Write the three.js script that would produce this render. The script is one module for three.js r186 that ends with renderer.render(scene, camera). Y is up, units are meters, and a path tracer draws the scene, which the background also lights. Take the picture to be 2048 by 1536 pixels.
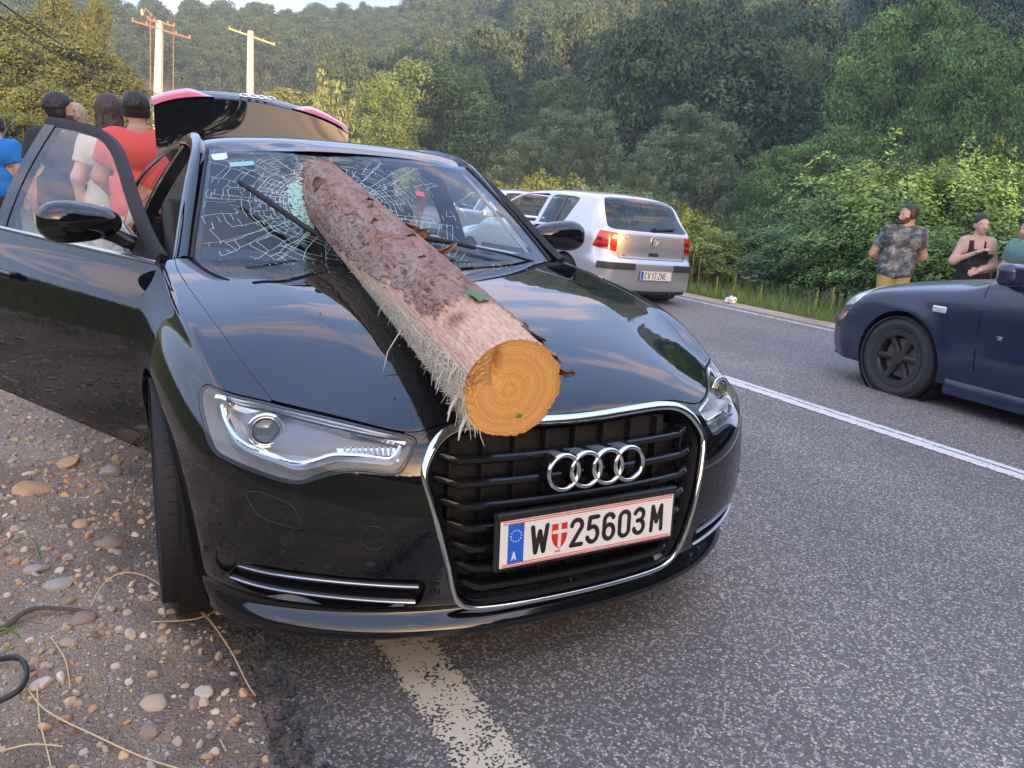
import * as THREE from 'three';
import { mergeGeometries, mergeVertices } from 'three/addons/utils/BufferGeometryUtils.js';
import { RoundedBoxGeometry } from 'three/addons/geometries/RoundedBoxGeometry.js';
import { createNoise2D, createNoise3D } from 'simplex-noise';

// ------------------------------------------------------------------ camera
const scene = new THREE.Scene();
const camera = new THREE.PerspectiveCamera(51.23, 4 / 3, 0.05, 4000);
{
  const D = Math.PI / 180, yaw = -29.06 * D, pitch = -13.61 * D, roll = 3.2 * D;
  camera.position.set(-1.108, 1.274, 1.571);
  const f = new THREE.Vector3(-Math.sin(yaw) * Math.cos(pitch), Math.sin(pitch), -Math.cos(yaw) * Math.cos(pitch));
  const r = f.clone().cross(new THREE.Vector3(0, 1, 0)).normalize(), u = r.clone().cross(f);
  camera.up.copy(u.multiplyScalar(Math.cos(roll)).addScaledVector(r, -Math.sin(roll)));
  camera.lookAt(camera.position.clone().add(f));
}
// ------------------------------------------------------------------ sky and sun
const sunDir = new THREE.Vector3(-0.1, 0.105, 0.99).normalize();
{
  const W = 2048, H = 1024, a = new Float32Array(W * H * 4), r2 = n => { let s = n >>> 0; return () => { s = (s + 0x6D2B79F5) | 0; let t = Math.imul(s ^ (s >>> 15), 1 | s); t = (t + Math.imul(t ^ (t >>> 7), 61 | t)) ^ t; return ((t ^ (t >>> 14)) >>> 0) / 4294967296; }; };
  const n3 = createNoise3D(r2(21)), f3 = (x, y, z, o) => { let s = 0, k = 0.5; for (let i = 0; i < o; i++) { s += k * n3(x, y, z); x = x * 2.1 + 3; y = y * 2.1; z = z * 2.1 - 5; k *= 0.5; } return s; };
  const mix = (p, q, t) => p + (q - p) * t, st = (e0, e1, v) => { const t = Math.min(1, Math.max(0, (v - e0) / (e1 - e0))); return t * t * (3 - 2 * t); };
  for (let j = 0; j < H; j++) {
    const el = ((j + 0.5) / H - 0.5) * Math.PI, y = Math.sin(el), c = Math.cos(el);
    for (let i = 0; i < W; i++) {
      const az = ((i + 0.5) / W - 0.5) * 2 * Math.PI, x = Math.cos(az) * c, z = Math.sin(az) * c, q = (j * W + i) * 4;
      const d = Math.max(-1, Math.min(1, x * sunDir.x + y * sunDir.y + z * sunDir.z)), hz = Math.pow(1 - Math.max(0, y), 3.2);
      // clear evening air: deep blue overhead, pale near the horizon, golden round the low sun
      const far = 0.5 - 0.5 * d; let R = mix(0.24, mix(0.85, 0.26, far), hz), G = mix(0.36, mix(0.82, 0.38, far), hz), B = mix(0.63, mix(0.74, 0.52, far), hz);
      const g1 = Math.pow(Math.max(0, d), 3.5) * Math.pow(1 - Math.max(0, y), 2.2), g2 = Math.pow(Math.max(0, d), 30);
      R += 2.1 * g1 + 3.2 * g2; G += 1.2 * g1 + 2.0 * g2; B += 0.25 * g1 + 0.8 * g2;
      if (y > 0.01) {
        // thin evening clouds on a sheet above, streaked along the wind
        const k = 1 / (y + 0.12), cx = x * k, cz = z * k, n = f3(cx * 0.75 + 4.2, 1.7, cz * 1.6 - 2.3, 6) + 0.28 * f3(cx * 0.28, 5.1, cz * 0.35, 3);
        const m = st(0.14, 0.46, n) * st(0.02, 0.16, y) * 0.8, w = 0.5 + 0.5 * d, e = st(0.62, 0.2, n);
        const cr = mix(0.55, 1.05, w) + 0.2 * e, cg = mix(0.5, 0.72, w) + 0.12 * e, cb = mix(0.62, 0.6, w);
        R = mix(R, cr, m); G = mix(G, cg, m); B = mix(B, cb, m);
      } else if (y < -0.01) { R = 0.16; G = 0.16; B = 0.15; }
      a[q] = Math.max(0, R); a[q + 1] = Math.max(0, G); a[q + 2] = Math.max(0, B); a[q + 3] = 1;
    }
  }
  const t = new THREE.DataTexture(a, W, H, THREE.RGBAFormat, THREE.FloatType); t.mapping = THREE.EquirectangularReflectionMapping; t.magFilter = t.minFilter = THREE.LinearFilter; t.needsUpdate = true;
  scene.background = t; scene.environment = t;
}
const sun = new THREE.DirectionalLight(new THREE.Color().setRGB(1, 0.6, 0.28), 4.2); sun.position.copy(sunDir).multiplyScalar(200); sun.castShadow = true; sun.shadow.mapSize.set(4096, 4096);
Object.assign(sun.shadow.camera, { left: -120, right: 160, top: 120, bottom: -60, near: 1, far: 600 }); scene.add(sun, sun.target);
const renderer = new THREE.WebGLRenderer({ antialias: true });
renderer.toneMapping = THREE.LinearToneMapping; renderer.toneMappingExposure = 3.6; renderer.shadowMap.enabled = true;
// ------------------------------------------------------------------ helpers
function rng(seed) { let a = seed >>> 0; return () => { a = (a + 0x6D2B79F5) | 0; let t = Math.imul(a ^ (a >>> 15), 1 | a); t = (t + Math.imul(t ^ (t >>> 7), 61 | t)) ^ t; return ((t ^ (t >>> 14)) >>> 0) / 4294967296; }; }
const noise2 = createNoise2D(rng(11)), noise3 = createNoise3D(rng(12));
const fbm2 = (x, y, n = 4) => { let s = 0, a = 0.5; for (let i = 0; i < n; i++) { s += a * noise2(x, y); x = x * 2.03 + 7.1; y = y * 2.03 - 3.7; a *= 0.5; } return s; };
const fbm3 = (x, y, z, n = 4) => { let s = 0, a = 0.5; for (let i = 0; i < n; i++) { s += a * noise3(x, y, z); x = x * 2.03 + 7.1; y = y * 2.03 - 3.7; z = z * 2.03 + 1.3; a *= 0.5; } return s; };
const clamp = (v, a, b) => Math.min(b, Math.max(a, v)), lerp = (a, b, t) => a + (b - a) * t;
const sstep = (a, b, v) => { const t = clamp((v - a) / (b - a), 0, 1); return t * t * (3 - 2 * t); };
const V3 = (x, y, z) => new THREE.Vector3(x, y, z);
const smax = (a, b, k) => 0.5 * (a + b + Math.sqrt((a - b) * (a - b) + k * k));
const smin = (a, b, k) => 0.5 * (a + b - Math.sqrt((a - b) * (a - b) + k * k));
// natural cubic spline through [x, y] pairs, straight beyond its ends; even = mirrored at x = 0
function spline(pairs, even = false) {
  let p = pairs;
  if (even) p = [...pairs.slice(pairs[0][0] === 0 ? 1 : 0).reverse().map(([x, y]) => [-x, y]), ...pairs];
  const n = p.length, x = p.map(q => q[0]), y = p.map(q => q[1]), m = new Array(n).fill(0), c = new Array(n).fill(0), d = new Array(n).fill(0);
  for (let i = 1; i < n - 1; i++) {
    const a = x[i] - x[i - 1], b = 2 * (x[i + 1] - x[i - 1]), e = x[i + 1] - x[i];
    const r = 6 * ((y[i + 1] - y[i]) / e - (y[i] - y[i - 1]) / a), w = b - a * c[i - 1];
    c[i] = e / w; d[i] = (r - a * d[i - 1]) / w;
  }
  for (let i = n - 2; i > 0; i--) m[i] = d[i] - c[i] * m[i + 1];
  const s0 = n > 1 ? (y[1] - y[0]) / (x[1] - x[0]) - (x[1] - x[0]) * (2 * m[0] + m[1]) / 6 : 0;
  const h1 = x[n - 1] - x[n - 2], s1 = (y[n - 1] - y[n - 2]) / h1 + h1 * (m[n - 2] + 2 * m[n - 1]) / 6;
  return t => {
    if (t <= x[0]) return y[0] + s0 * (t - x[0]);
    if (t >= x[n - 1]) return y[n - 1] + s1 * (t - x[n - 1]);
    let i = 1; while (x[i] < t) i++;
    const h = x[i] - x[i - 1], A = (x[i] - t) / h, B = 1 - A;
    return A * y[i - 1] + B * y[i] + ((A * A * A - A) * m[i - 1] + (B * B * B - B) * m[i]) * h * h / 6;
  };
}
// closed or open smooth polyline through points (any dimension)
function smoothLine(pts, per = 6, closed = false) {
  const n = pts.length, out = [], at = i => closed ? pts[(i + n) % n] : pts[clamp(i, 0, n - 1)];
  const segs = closed ? n : n - 1;
  for (let i = 0; i < segs; i++) {
    const a = at(i - 1), b = at(i), c = at(i + 1), d = at(i + 2);
    const dist = (p, q) => Math.pow(p.reduce((s, v, k) => s + (v - q[k]) ** 2, 0), 0.25) || 1e-6;
    const t0 = 0, t1 = t0 + dist(a, b), t2 = t1 + dist(b, c), t3 = t2 + dist(c, d);
    for (let k = 0; k < per; k++) {
      const t = lerp(t1, t2, k / per), L = (p, q, u, v) => p.map((w, j) => ((v - t) * w + (t - u) * q[j]) / (v - u));
      const A1 = L(a, b, t0, t1), A2 = L(b, c, t1, t2), A3 = L(c, d, t2, t3), B1 = L(A1, A2, t0, t2), B2 = L(A2, A3, t1, t3);
      out.push(L(B1, B2, t1, t2));
    }
  }
  if (!closed) out.push(pts[n - 1].slice());
  return out;
}
// signed distance to a closed 2-D polygon, negative inside
function polySDF(poly) {
  const n = poly.length;
  let x0 = 1e9, x1 = -1e9, y0 = 1e9, y1 = -1e9;
  for (const [x, y] of poly) { x0 = Math.min(x0, x); x1 = Math.max(x1, x); y0 = Math.min(y0, y); y1 = Math.max(y1, y); }
  return (px, py) => {
    const bx = Math.max(x0 - px, 0, px - x1), by = Math.max(y0 - py, 0, py - y1);
    if (bx > 0.06 || by > 0.06) return Math.hypot(bx, by);
    let d = 1e9, inside = false;
    for (let i = 0, j = n - 1; i < n; j = i++) {
      const [ax, ay] = poly[i], [cx, cy] = poly[j], ex = cx - ax, ey = cy - ay, wx = px - ax, wy = py - ay;
      const t = clamp((wx * ex + wy * ey) / (ex * ex + ey * ey || 1e-12), 0, 1), qx = wx - ex * t, qy = wy - ey * t;
      d = Math.min(d, qx * qx + qy * qy);
      if ((ay > py) !== (cy > py) && px < ax + (py - ay) / (cy - ay) * (cx - ax)) inside = !inside;
    }
    return inside ? -Math.sqrt(d) : Math.sqrt(d);
  };
}
const gradOf = (F, x, y, z, e = 8e-4) => {
  const gx = F(x + e, y, z) - F(x - e, y, z), gy = F(x, y + e, z) - F(x, y - e, z), gz = F(x, y, z + e) - F(x, y, z - e), l = Math.hypot(gx, gy, gz) || 1;
  return [gx / l, gy / l, gz / l];
};
// point where the ray leaves the solid F < 0
function shoot(F, r, t0 = 0.05, t1 = 3) {
  const [ox, oy, oz, dx, dy, dz] = r, f = t => F(ox + dx * t, oy + dy * t, oz + dz * t);
  let a = t0, fa = f(a), b = a, fb = fa; const st = (t1 - t0) / 40;
  if (fa > 0) return null;
  for (; b < t1 && fb <= 0;) { a = b; fa = fb; b += st; fb = f(b); }
  if (fb <= 0) return null;
  for (let i = 0; i < 40 && b - a > 1e-7; i++) {
    let m = a + (b - a) * (fa / (fa - fb)); if (i % 3 === 2) m = (a + b) / 2; m = clamp(m, a + (b - a) * 0.02, b - (b - a) * 0.02);
    const fm = f(m); if (fm > 0) { b = m; fb = fm; } else { a = m; fa = fm; }
    if (Math.abs(fm) < 1e-7) { a = b = m; }
  }
  const t = (a + b) / 2; return [ox + dx * t, oy + dy * t, oz + dz * t];
}
// sheet of the surface F = 0 seen along a family of rays fam(u, v), cut to where every mask(x, y, z) < 0, with turned-in edges
function sheet(F, fam, [u0, u1, nu], [v0, v1, nv], masks, { rim = 0.014, bevel = 0.002, lift = 0, t1 = 3, inward = null } = {}) {
  const verts = [];                       // {u, v, p, n}
  const make = (u, v) => { const p = shoot(F, fam(u, v), 0.05, t1); if (!p) return null; verts.push({ u, v, p }); return verts.length - 1; };
  const grid = []; for (let j = 0; j <= nv; j++) for (let i = 0; i <= nu; i++) grid.push(make(lerp(u0, u1, i / nu), lerp(v0, v1, j / nv)));
  let tris = [];
  for (let j = 0; j < nv; j++) for (let i = 0; i < nu; i++) {
    const a = grid[j * (nu + 1) + i], b = grid[j * (nu + 1) + i + 1], c = grid[(j + 1) * (nu + 1) + i + 1], d = grid[(j + 1) * (nu + 1) + i];
    if (a !== null && b !== null && c !== null) tris.push([a, b, c]);
    if (a !== null && c !== null && d !== null) tris.push([a, c, d]);
  }
  for (const mask of masks) {
    const val = new Map(), mv = i => { if (!val.has(i)) { const [x, y, z] = verts[i].p; val.set(i, mask(x, y, z)); } return val.get(i); };
    const cuts = new Map(), out = [];
    const cut = (a, b) => {
      const key = a < b ? a * 4194304 + b : b * 4194304 + a; if (cuts.has(key)) return cuts.get(key);
      if (a > b) [a, b] = [b, a];
      let A = verts[a], B = verts[b], ta = 0, fa = mv(a), tb = 1, fb = mv(b), id = null;
      for (let k = 0; k < 4; k++) {
        const t = ta + (tb - ta) * clamp(fa / (fa - fb), 0.02, 0.98), u = lerp(A.u, B.u, t), v = lerp(A.v, B.v, t), p = shoot(F, fam(u, v), 0.05, t1);
        if (!p) break; const fm = mask(...p);
        if (k === 3 || Math.abs(fm) < 5e-5) { verts.push({ u, v, p }); id = verts.length - 1; break; }
        if ((fm < 0) === (fa < 0)) { ta = t; fa = fm; } else { tb = t; fb = fm; }
      }
      cuts.set(key, id); return id;
    };
    for (const t of tris) {
      const poly = [];
      for (let k = 0; k < 3; k++) {
        const a = t[k], b = t[(k + 1) % 3], ia = mv(a) < 0, ib = mv(b) < 0;
        if (ia) poly.push(a);
        if (ia !== ib) { const c = cut(a, b); if (c !== null) poly.push(c); }
      }
      for (let k = 2; k < poly.length; k++) out.push([poly[0], poly[k - 1], poly[k]]);
    }
    tris = out;
  }
  const used = new Map(), pos = [], nor = [], idx = [];
  const put = i => { if (!used.has(i)) { const { p } = verts[i], n = gradOf(F, ...p); used.set(i, pos.length / 3); pos.push(p[0] + n[0] * lift, p[1] + n[1] * lift, p[2] + n[2] * lift); nor.push(...n); } return used.get(i); };
  for (const t of tris) {
    const [a, b, c] = t.map(put); if (a === b || b === c || a === c) continue;
    const P = i => [pos[i * 3], pos[i * 3 + 1], pos[i * 3 + 2]], A = P(a), B = P(b), C = P(c);
    const e = B.map((v, k) => v - A[k]), f = C.map((v, k) => v - A[k]), g = [e[1] * f[2] - e[2] * f[1], e[2] * f[0] - e[0] * f[2], e[0] * f[1] - e[1] * f[0]];
    if (Math.hypot(...g) < 1e-12) continue;
    if (g[0] * nor[a * 3] + g[1] * nor[a * 3 + 1] + g[2] * nor[a * 3 + 2] >= 0) idx.push(a, b, c); else idx.push(a, c, b);
  }
  if (rim > 0) {
    const edge = new Map();
    for (let i = 0; i < idx.length; i += 3) for (let k = 0; k < 3; k++) { const a = idx[i + k], b = idx[i + (k + 1) % 3], key = a < b ? a + '_' + b : b + '_' + a; edge.has(key) ? edge.set(key, null) : edge.set(key, [a, b]); }
    // outward direction of the edge per vertex
    const out = new Map();
    const P = i => V3(pos[i * 3], pos[i * 3 + 1], pos[i * 3 + 2]), N = i => V3(nor[i * 3], nor[i * 3 + 1], nor[i * 3 + 2]);
    const list = [...edge.values()].filter(Boolean);
    for (const [a, b] of list) { const d = P(b).sub(P(a)), o = d.cross(N(a)).normalize(); for (const i of [a, b]) out.set(i, (out.get(i) || V3(0, 0, 0)).add(o)); }
    const r1 = new Map(), add = (p, n) => { pos.push(p.x, p.y, p.z); nor.push(n.x, n.y, n.z); return pos.length / 3 - 1; };
    for (const [i, o] of out) {
      o.normalize(); const p = P(i), n = N(i), q = p.clone().addScaledVector(o, bevel).addScaledVector(n, -bevel), w = q.clone().addScaledVector(n, -rim);
      const m = n.clone().add(o).normalize();
      r1.set(i, [add(p, n), add(q, m), add(q, o), add(w, o)]);
    }
    for (const [a, b] of list) {
      const A = r1.get(a), B = r1.get(b);
      idx.push(B[0], A[0], A[1], B[0], A[1], B[1], B[2], A[2], A[3], B[2], A[3], B[3]);
    }
  }
  const g = new THREE.BufferGeometry();
  g.setAttribute('position', new THREE.Float32BufferAttribute(pos, 3)); g.setAttribute('normal', new THREE.Float32BufferAttribute(nor, 3)); g.setIndex(idx);
  return g;
}
function flipX(g) {
  const h = g.clone(), p = h.attributes.position, n = h.attributes.normal;
  for (let i = 0; i < p.count; i++) { p.setX(i, -p.getX(i)); n.setX(i, -n.getX(i)); }
  if (h.index) { const ix = h.index; for (let i = 0; i < ix.count; i += 3) { const t = ix.getX(i + 1); ix.setX(i + 1, ix.getX(i + 2)); ix.setX(i + 2, t); } }
  else { for (const k of Object.keys(h.attributes)) { const at = h.attributes[k], s = at.itemSize; for (let i = 0; i < at.count; i += 3) for (let c = 0; c < s; c++) { const t = at.array[(i + 1) * s + c]; at.array[(i + 1) * s + c] = at.array[(i + 2) * s + c]; at.array[(i + 2) * s + c] = t; } } }
  return h;
}
function bare(g) { const h = g.clone(); for (const k of Object.keys(h.attributes)) if (!['position', 'normal'].includes(k)) h.deleteAttribute(k); return h.index ? h.toNonIndexed() : h; }
const joined = list => list.length === 1 ? list[0] : mergeGeometries(list.map(bare));
const both = g => joined([g, flipX(g)]);
const names = new Map();
const numbered = n => { const k = names.get(n) || 0; names.set(n, k + 1); return k ? `${n}_${String(k).padStart(3, '0')}` : n; };
function obj(name, geo, mat, parent) {
  const m = new THREE.Mesh(Array.isArray(geo) ? joined(geo) : geo, mat); m.castShadow = m.receiveShadow = true;
  m.name = parent ? name : numbered(name); (parent || scene).add(m); return m;
}
function tag(o, label, category, group, kind) { o.userData.label = label; o.userData.category = category; if (group) o.userData.group = group; if (kind) o.userData.kind = kind; return o; }
function thing(name, label, category, [x, y, z] = [0, 0, 0], turn = 0, group) { const o = new THREE.Group(); o.name = numbered(name); o.position.set(x, y, z); o.rotation.y = turn; scene.add(o); return tag(o, label, category, group); }
function ground(o) { o.userData.kind = 'structure'; return o; }
const at = (g, x = 0, y = 0, z = 0, rx = 0, ry = 0, rz = 0) => { g.applyMatrix4(new THREE.Matrix4().makeRotationFromEuler(new THREE.Euler(rx, ry, rz, 'YXZ')).setPosition(x, y, z)); return g; };
const rbox = (w, h, d, r = 0.006, s = 2) => new RoundedBoxGeometry(w, h, d, s, Math.min(r, w / 2.01, h / 2.01, d / 2.01));
// tube through points with radius r(t) or number
function tube(pts, r, seg = 8, closed = false, flat = 1) {
  const P = pts.map(p => p.isVector3 ? p : V3(...p)), n = P.length, pos = [], nor = [], idx = [], rad = typeof r === 'function' ? r : () => r;
  let up = V3(0, 1, 0); const T = i => { const a = P[closed ? (i - 1 + n) % n : Math.max(0, i - 1)], b = P[closed ? (i + 1) % n : Math.min(n - 1, i + 1)]; return b.clone().sub(a).normalize(); };
  if (P.every(p => Math.abs(p.z - P[0].z) < 1e-7)) up = V3(0, 0, 1); else if (Math.abs(T(0).dot(up)) > 0.9) up = V3(1, 0, 0);
  for (let i = 0; i < n; i++) {
    const t = T(i); up = up.clone().addScaledVector(t, -up.dot(t)).normalize(); const s = t.clone().cross(up), R = rad(i / Math.max(1, n - 1), i);
    for (let k = 0; k < seg; k++) { const a = k / seg * Math.PI * 2, c = Math.cos(a), d = Math.sin(a) * flat, o = s.clone().multiplyScalar(c).addScaledVector(up, d); pos.push(P[i].x + o.x * R, P[i].y + o.y * R, P[i].z + o.z * R); o.normalize(); nor.push(o.x, o.y, o.z); }
  }
  const rows = closed ? n : n - 1;
  for (let i = 0; i < rows; i++) for (let k = 0; k < seg; k++) { const a = i * seg + k, b = i * seg + (k + 1) % seg, c = ((i + 1) % n) * seg + k, d = ((i + 1) % n) * seg + (k + 1) % seg; idx.push(a, c, b, b, c, d); }
  if (!closed) for (const [i, s] of [[0, 1], [n - 1, -1]]) { const t = T(i).multiplyScalar(-s), c = pos.length / 3; pos.push(P[i].x, P[i].y, P[i].z); nor.push(t.x, t.y, t.z); for (let k = 0; k < seg; k++) { const q = (i * seg + k) * 3; pos.push(pos[q], pos[q + 1], pos[q + 2]); nor.push(t.x, t.y, t.z); } for (let k = 0; k < seg; k++) { const a = c + 1 + k, b = c + 1 + (k + 1) % seg; s > 0 ? idx.push(c, a, b) : idx.push(c, b, a); } }
  const g = new THREE.BufferGeometry(); g.setAttribute('position', new THREE.Float32BufferAttribute(pos, 3)); g.setAttribute('normal', new THREE.Float32BufferAttribute(nor, 3)); g.setIndex(idx); return g;
}
// ribbon-like bar of a cross-section (list of [across, out]) swept along points with given outward normals
function sweep(pts, outs, prof, closed = false) {
  const n = pts.length, m = prof.length, pos = [], idx = [];
  for (let i = 0; i < n; i++) {
    const a = pts[closed ? (i - 1 + n) % n : Math.max(0, i - 1)], b = pts[closed ? (i + 1) % n : Math.min(n - 1, i + 1)];
    const t = V3(...b).sub(V3(...a)).normalize(), o = V3(...outs[i]); o.addScaledVector(t, -o.dot(t)).normalize(); const s = t.clone().cross(o), P = typeof prof[0] === 'function' ? null : prof;
    for (const [c, d] of P) pos.push(pts[i][0] + s.x * c + o.x * d, pts[i][1] + s.y * c + o.y * d, pts[i][2] + s.z * c + o.z * d);
  }
  for (let i = 0; i < (closed ? n : n - 1); i++) for (let k = 0; k < m; k++) { const a = i * m + k, b = i * m + (k + 1) % m, c = ((i + 1) % n) * m + k, d = ((i + 1) % n) * m + (k + 1) % m; idx.push(a, c, b, b, c, d); }
  if (!closed) for (const i of [0, n - 1]) for (let k = 2; k < m; k++) i ? idx.push(i * m, i * m + k - 1, i * m + k) : idx.push(0, k, k - 1);
  const g = new THREE.BufferGeometry(); g.setAttribute('position', new THREE.Float32BufferAttribute(pos, 3)); g.setIndex(idx);
  const h = g.toNonIndexed(); h.computeVertexNormals(); return crease(h, 0.7);
}
// smooth normals across faces that meet at less than the angle
function crease(g, angle = 0.6) {
  const h = g.index ? g.toNonIndexed() : g; const p = h.attributes.position, n = p.count, fn = [], map = new Map(), c = Math.cos(angle), nor = new Float32Array(n * 3);
  const A = V3(), B = V3(), C = V3();
  for (let i = 0; i < n; i += 3) { A.fromBufferAttribute(p, i); B.fromBufferAttribute(p, i + 1); C.fromBufferAttribute(p, i + 2); B.sub(A); C.sub(A); B.cross(C); const w = B.length(); fn.push([B.x, B.y, B.z, w]); }
  const key = i => `${Math.round(p.getX(i) * 2e4)},${Math.round(p.getY(i) * 2e4)},${Math.round(p.getZ(i) * 2e4)}`, keys = [];
  for (let i = 0; i < n; i++) { const k = key(i); keys.push(k); map.has(k) ? map.get(k).push(i) : map.set(k, [i]); }
  for (let i = 0; i < n; i++) {
    const f = fn[i / 3 | 0]; let x = 0, y = 0, z = 0;
    for (const j of map.get(keys[i])) { const q = fn[j / 3 | 0]; if ((f[0] * q[0] + f[1] * q[1] + f[2] * q[2]) >= c * f[3] * q[3]) { x += q[0]; y += q[1]; z += q[2]; } }
    const l = Math.hypot(x, y, z) || 1; nor[i * 3] = x / l; nor[i * 3 + 1] = y / l; nor[i * 3 + 2] = z / l;
  }
  h.setAttribute('normal', new THREE.BufferAttribute(nor, 3)); return h;
}
// grid surface through a table of points rows[j][i] = [x, y, z], smoothed both ways
function patch(rows, pu = 4, pv = 4) {
  const a = rows.map(r => smoothLine(r, pu)), w = a[0].length, cols = [];
  for (let i = 0; i < w; i++) cols.push(smoothLine(a.map(r => r[i]), pv));
  const h = cols[0].length, pos = [], idx = [];
  for (let j = 0; j < h; j++) for (let i = 0; i < w; i++) pos.push(...cols[i][j]);
  for (let j = 0; j < h - 1; j++) for (let i = 0; i < w - 1; i++) { const q = j * w + i; idx.push(q, q + 1, q + w, q + 1, q + w + 1, q + w); }
  const g = new THREE.BufferGeometry(); g.setAttribute('position', new THREE.Float32BufferAttribute(pos, 3)); g.setIndex(idx); g.computeVertexNormals(); return g;
}
const std = (r, g, b, rough = 0.6, metal = 0, more = {}) => new THREE.MeshPhysicalMaterial({ color: new THREE.Color().setRGB(r, g, b), roughness: rough, metalness: metal, ...more });
function dataTex(w, h, fn, srgb = false, rep = null) {
  const d = new Uint8Array(w * h * 4);
  for (let j = 0; j < h; j++) for (let i = 0; i < w; i++) { const c = fn(i / w, j / h, i, j), q = (j * w + i) * 4; d[q] = clamp(c[0], 0, 1) * 255; d[q + 1] = clamp(c[1], 0, 1) * 255; d[q + 2] = clamp(c[2], 0, 1) * 255; d[q + 3] = 255; }
  const t = new THREE.DataTexture(d, w, h); t.magFilter = t.minFilter = THREE.LinearFilter; t.wrapS = t.wrapT = THREE.RepeatWrapping; if (srgb) t.colorSpace = THREE.SRGBColorSpace; t.needsUpdate = true; return t;
}
// ------------------------------------------------------------------ materials
const M = {
  paint: std(0.004, 0.0042, 0.0055, 0.015, 0, { ior: 1.68 }),
  chrome: std(0.78, 0.77, 0.75, 0.07, 1), satin: std(0.55, 0.55, 0.55, 0.3, 1), dullChrome: std(0.5, 0.5, 0.5, 0.18, 1),
  gloss: std(0.008, 0.008, 0.009, 0.12), plastic: std(0.014, 0.014, 0.015, 0.42), matte: std(0.02, 0.02, 0.021, 0.8), rubber: std(0.016, 0.016, 0.017, 0.72),
  glass: std(0.93, 0.98, 0.96, 0, 0, { transmission: 1, thickness: 0, ior: 1.5 }), dark: std(0.006, 0.006, 0.006, 0.9),
  privacy: std(0.5, 0.56, 0.55, 0, 0, { transmission: 1, thickness: 0, ior: 1.5 }),
  lens: std(0.97, 0.98, 0.98, 0, 0, { transmission: 1, thickness: 0, ior: 1.45 }),
  bezel: std(0.72, 0.72, 0.7, 0.28, 0.7), bezelDark: std(0.05, 0.05, 0.052, 0.3), tub: std(0.2, 0.2, 0.2, 0.35, 0.4), reflector: std(0.75, 0.75, 0.75, 0.15, 1),
  bulbGlass: std(0.06, 0.06, 0.06, 0.02, 0, { clearcoat: 1, clearcoatRoughness: 0, ior: 1.6 }),
  beige: std(0.42, 0.38, 0.3, 0.85), cabin: std(0.03, 0.03, 0.032, 0.7), leather: std(0.035, 0.032, 0.03, 0.5), headliner: std(0.4, 0.38, 0.33, 0.9),
  plateWhite: std(0.78, 0.76, 0.71, 0.45), ink: std(0.012, 0.012, 0.013, 0.45), red: std(0.62, 0.02, 0.02, 0.45), euBlue: std(0.01, 0.12, 0.6, 0.45), euStar: std(0.8, 0.75, 0.4, 0.5), shieldWhite: std(0.75, 0.72, 0.68, 0.45),
  crack: std(0.5, 0.66, 0.61, 0.5), shard: std(0.62, 0.86, 0.76, 0.12, 0, { transmission: 0.55, thickness: 0, ior: 1.5 }),
  steel: std(0.3, 0.3, 0.3, 0.4, 0.9), discRust: std(0.2, 0.12, 0.08, 0.7),
};
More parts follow.
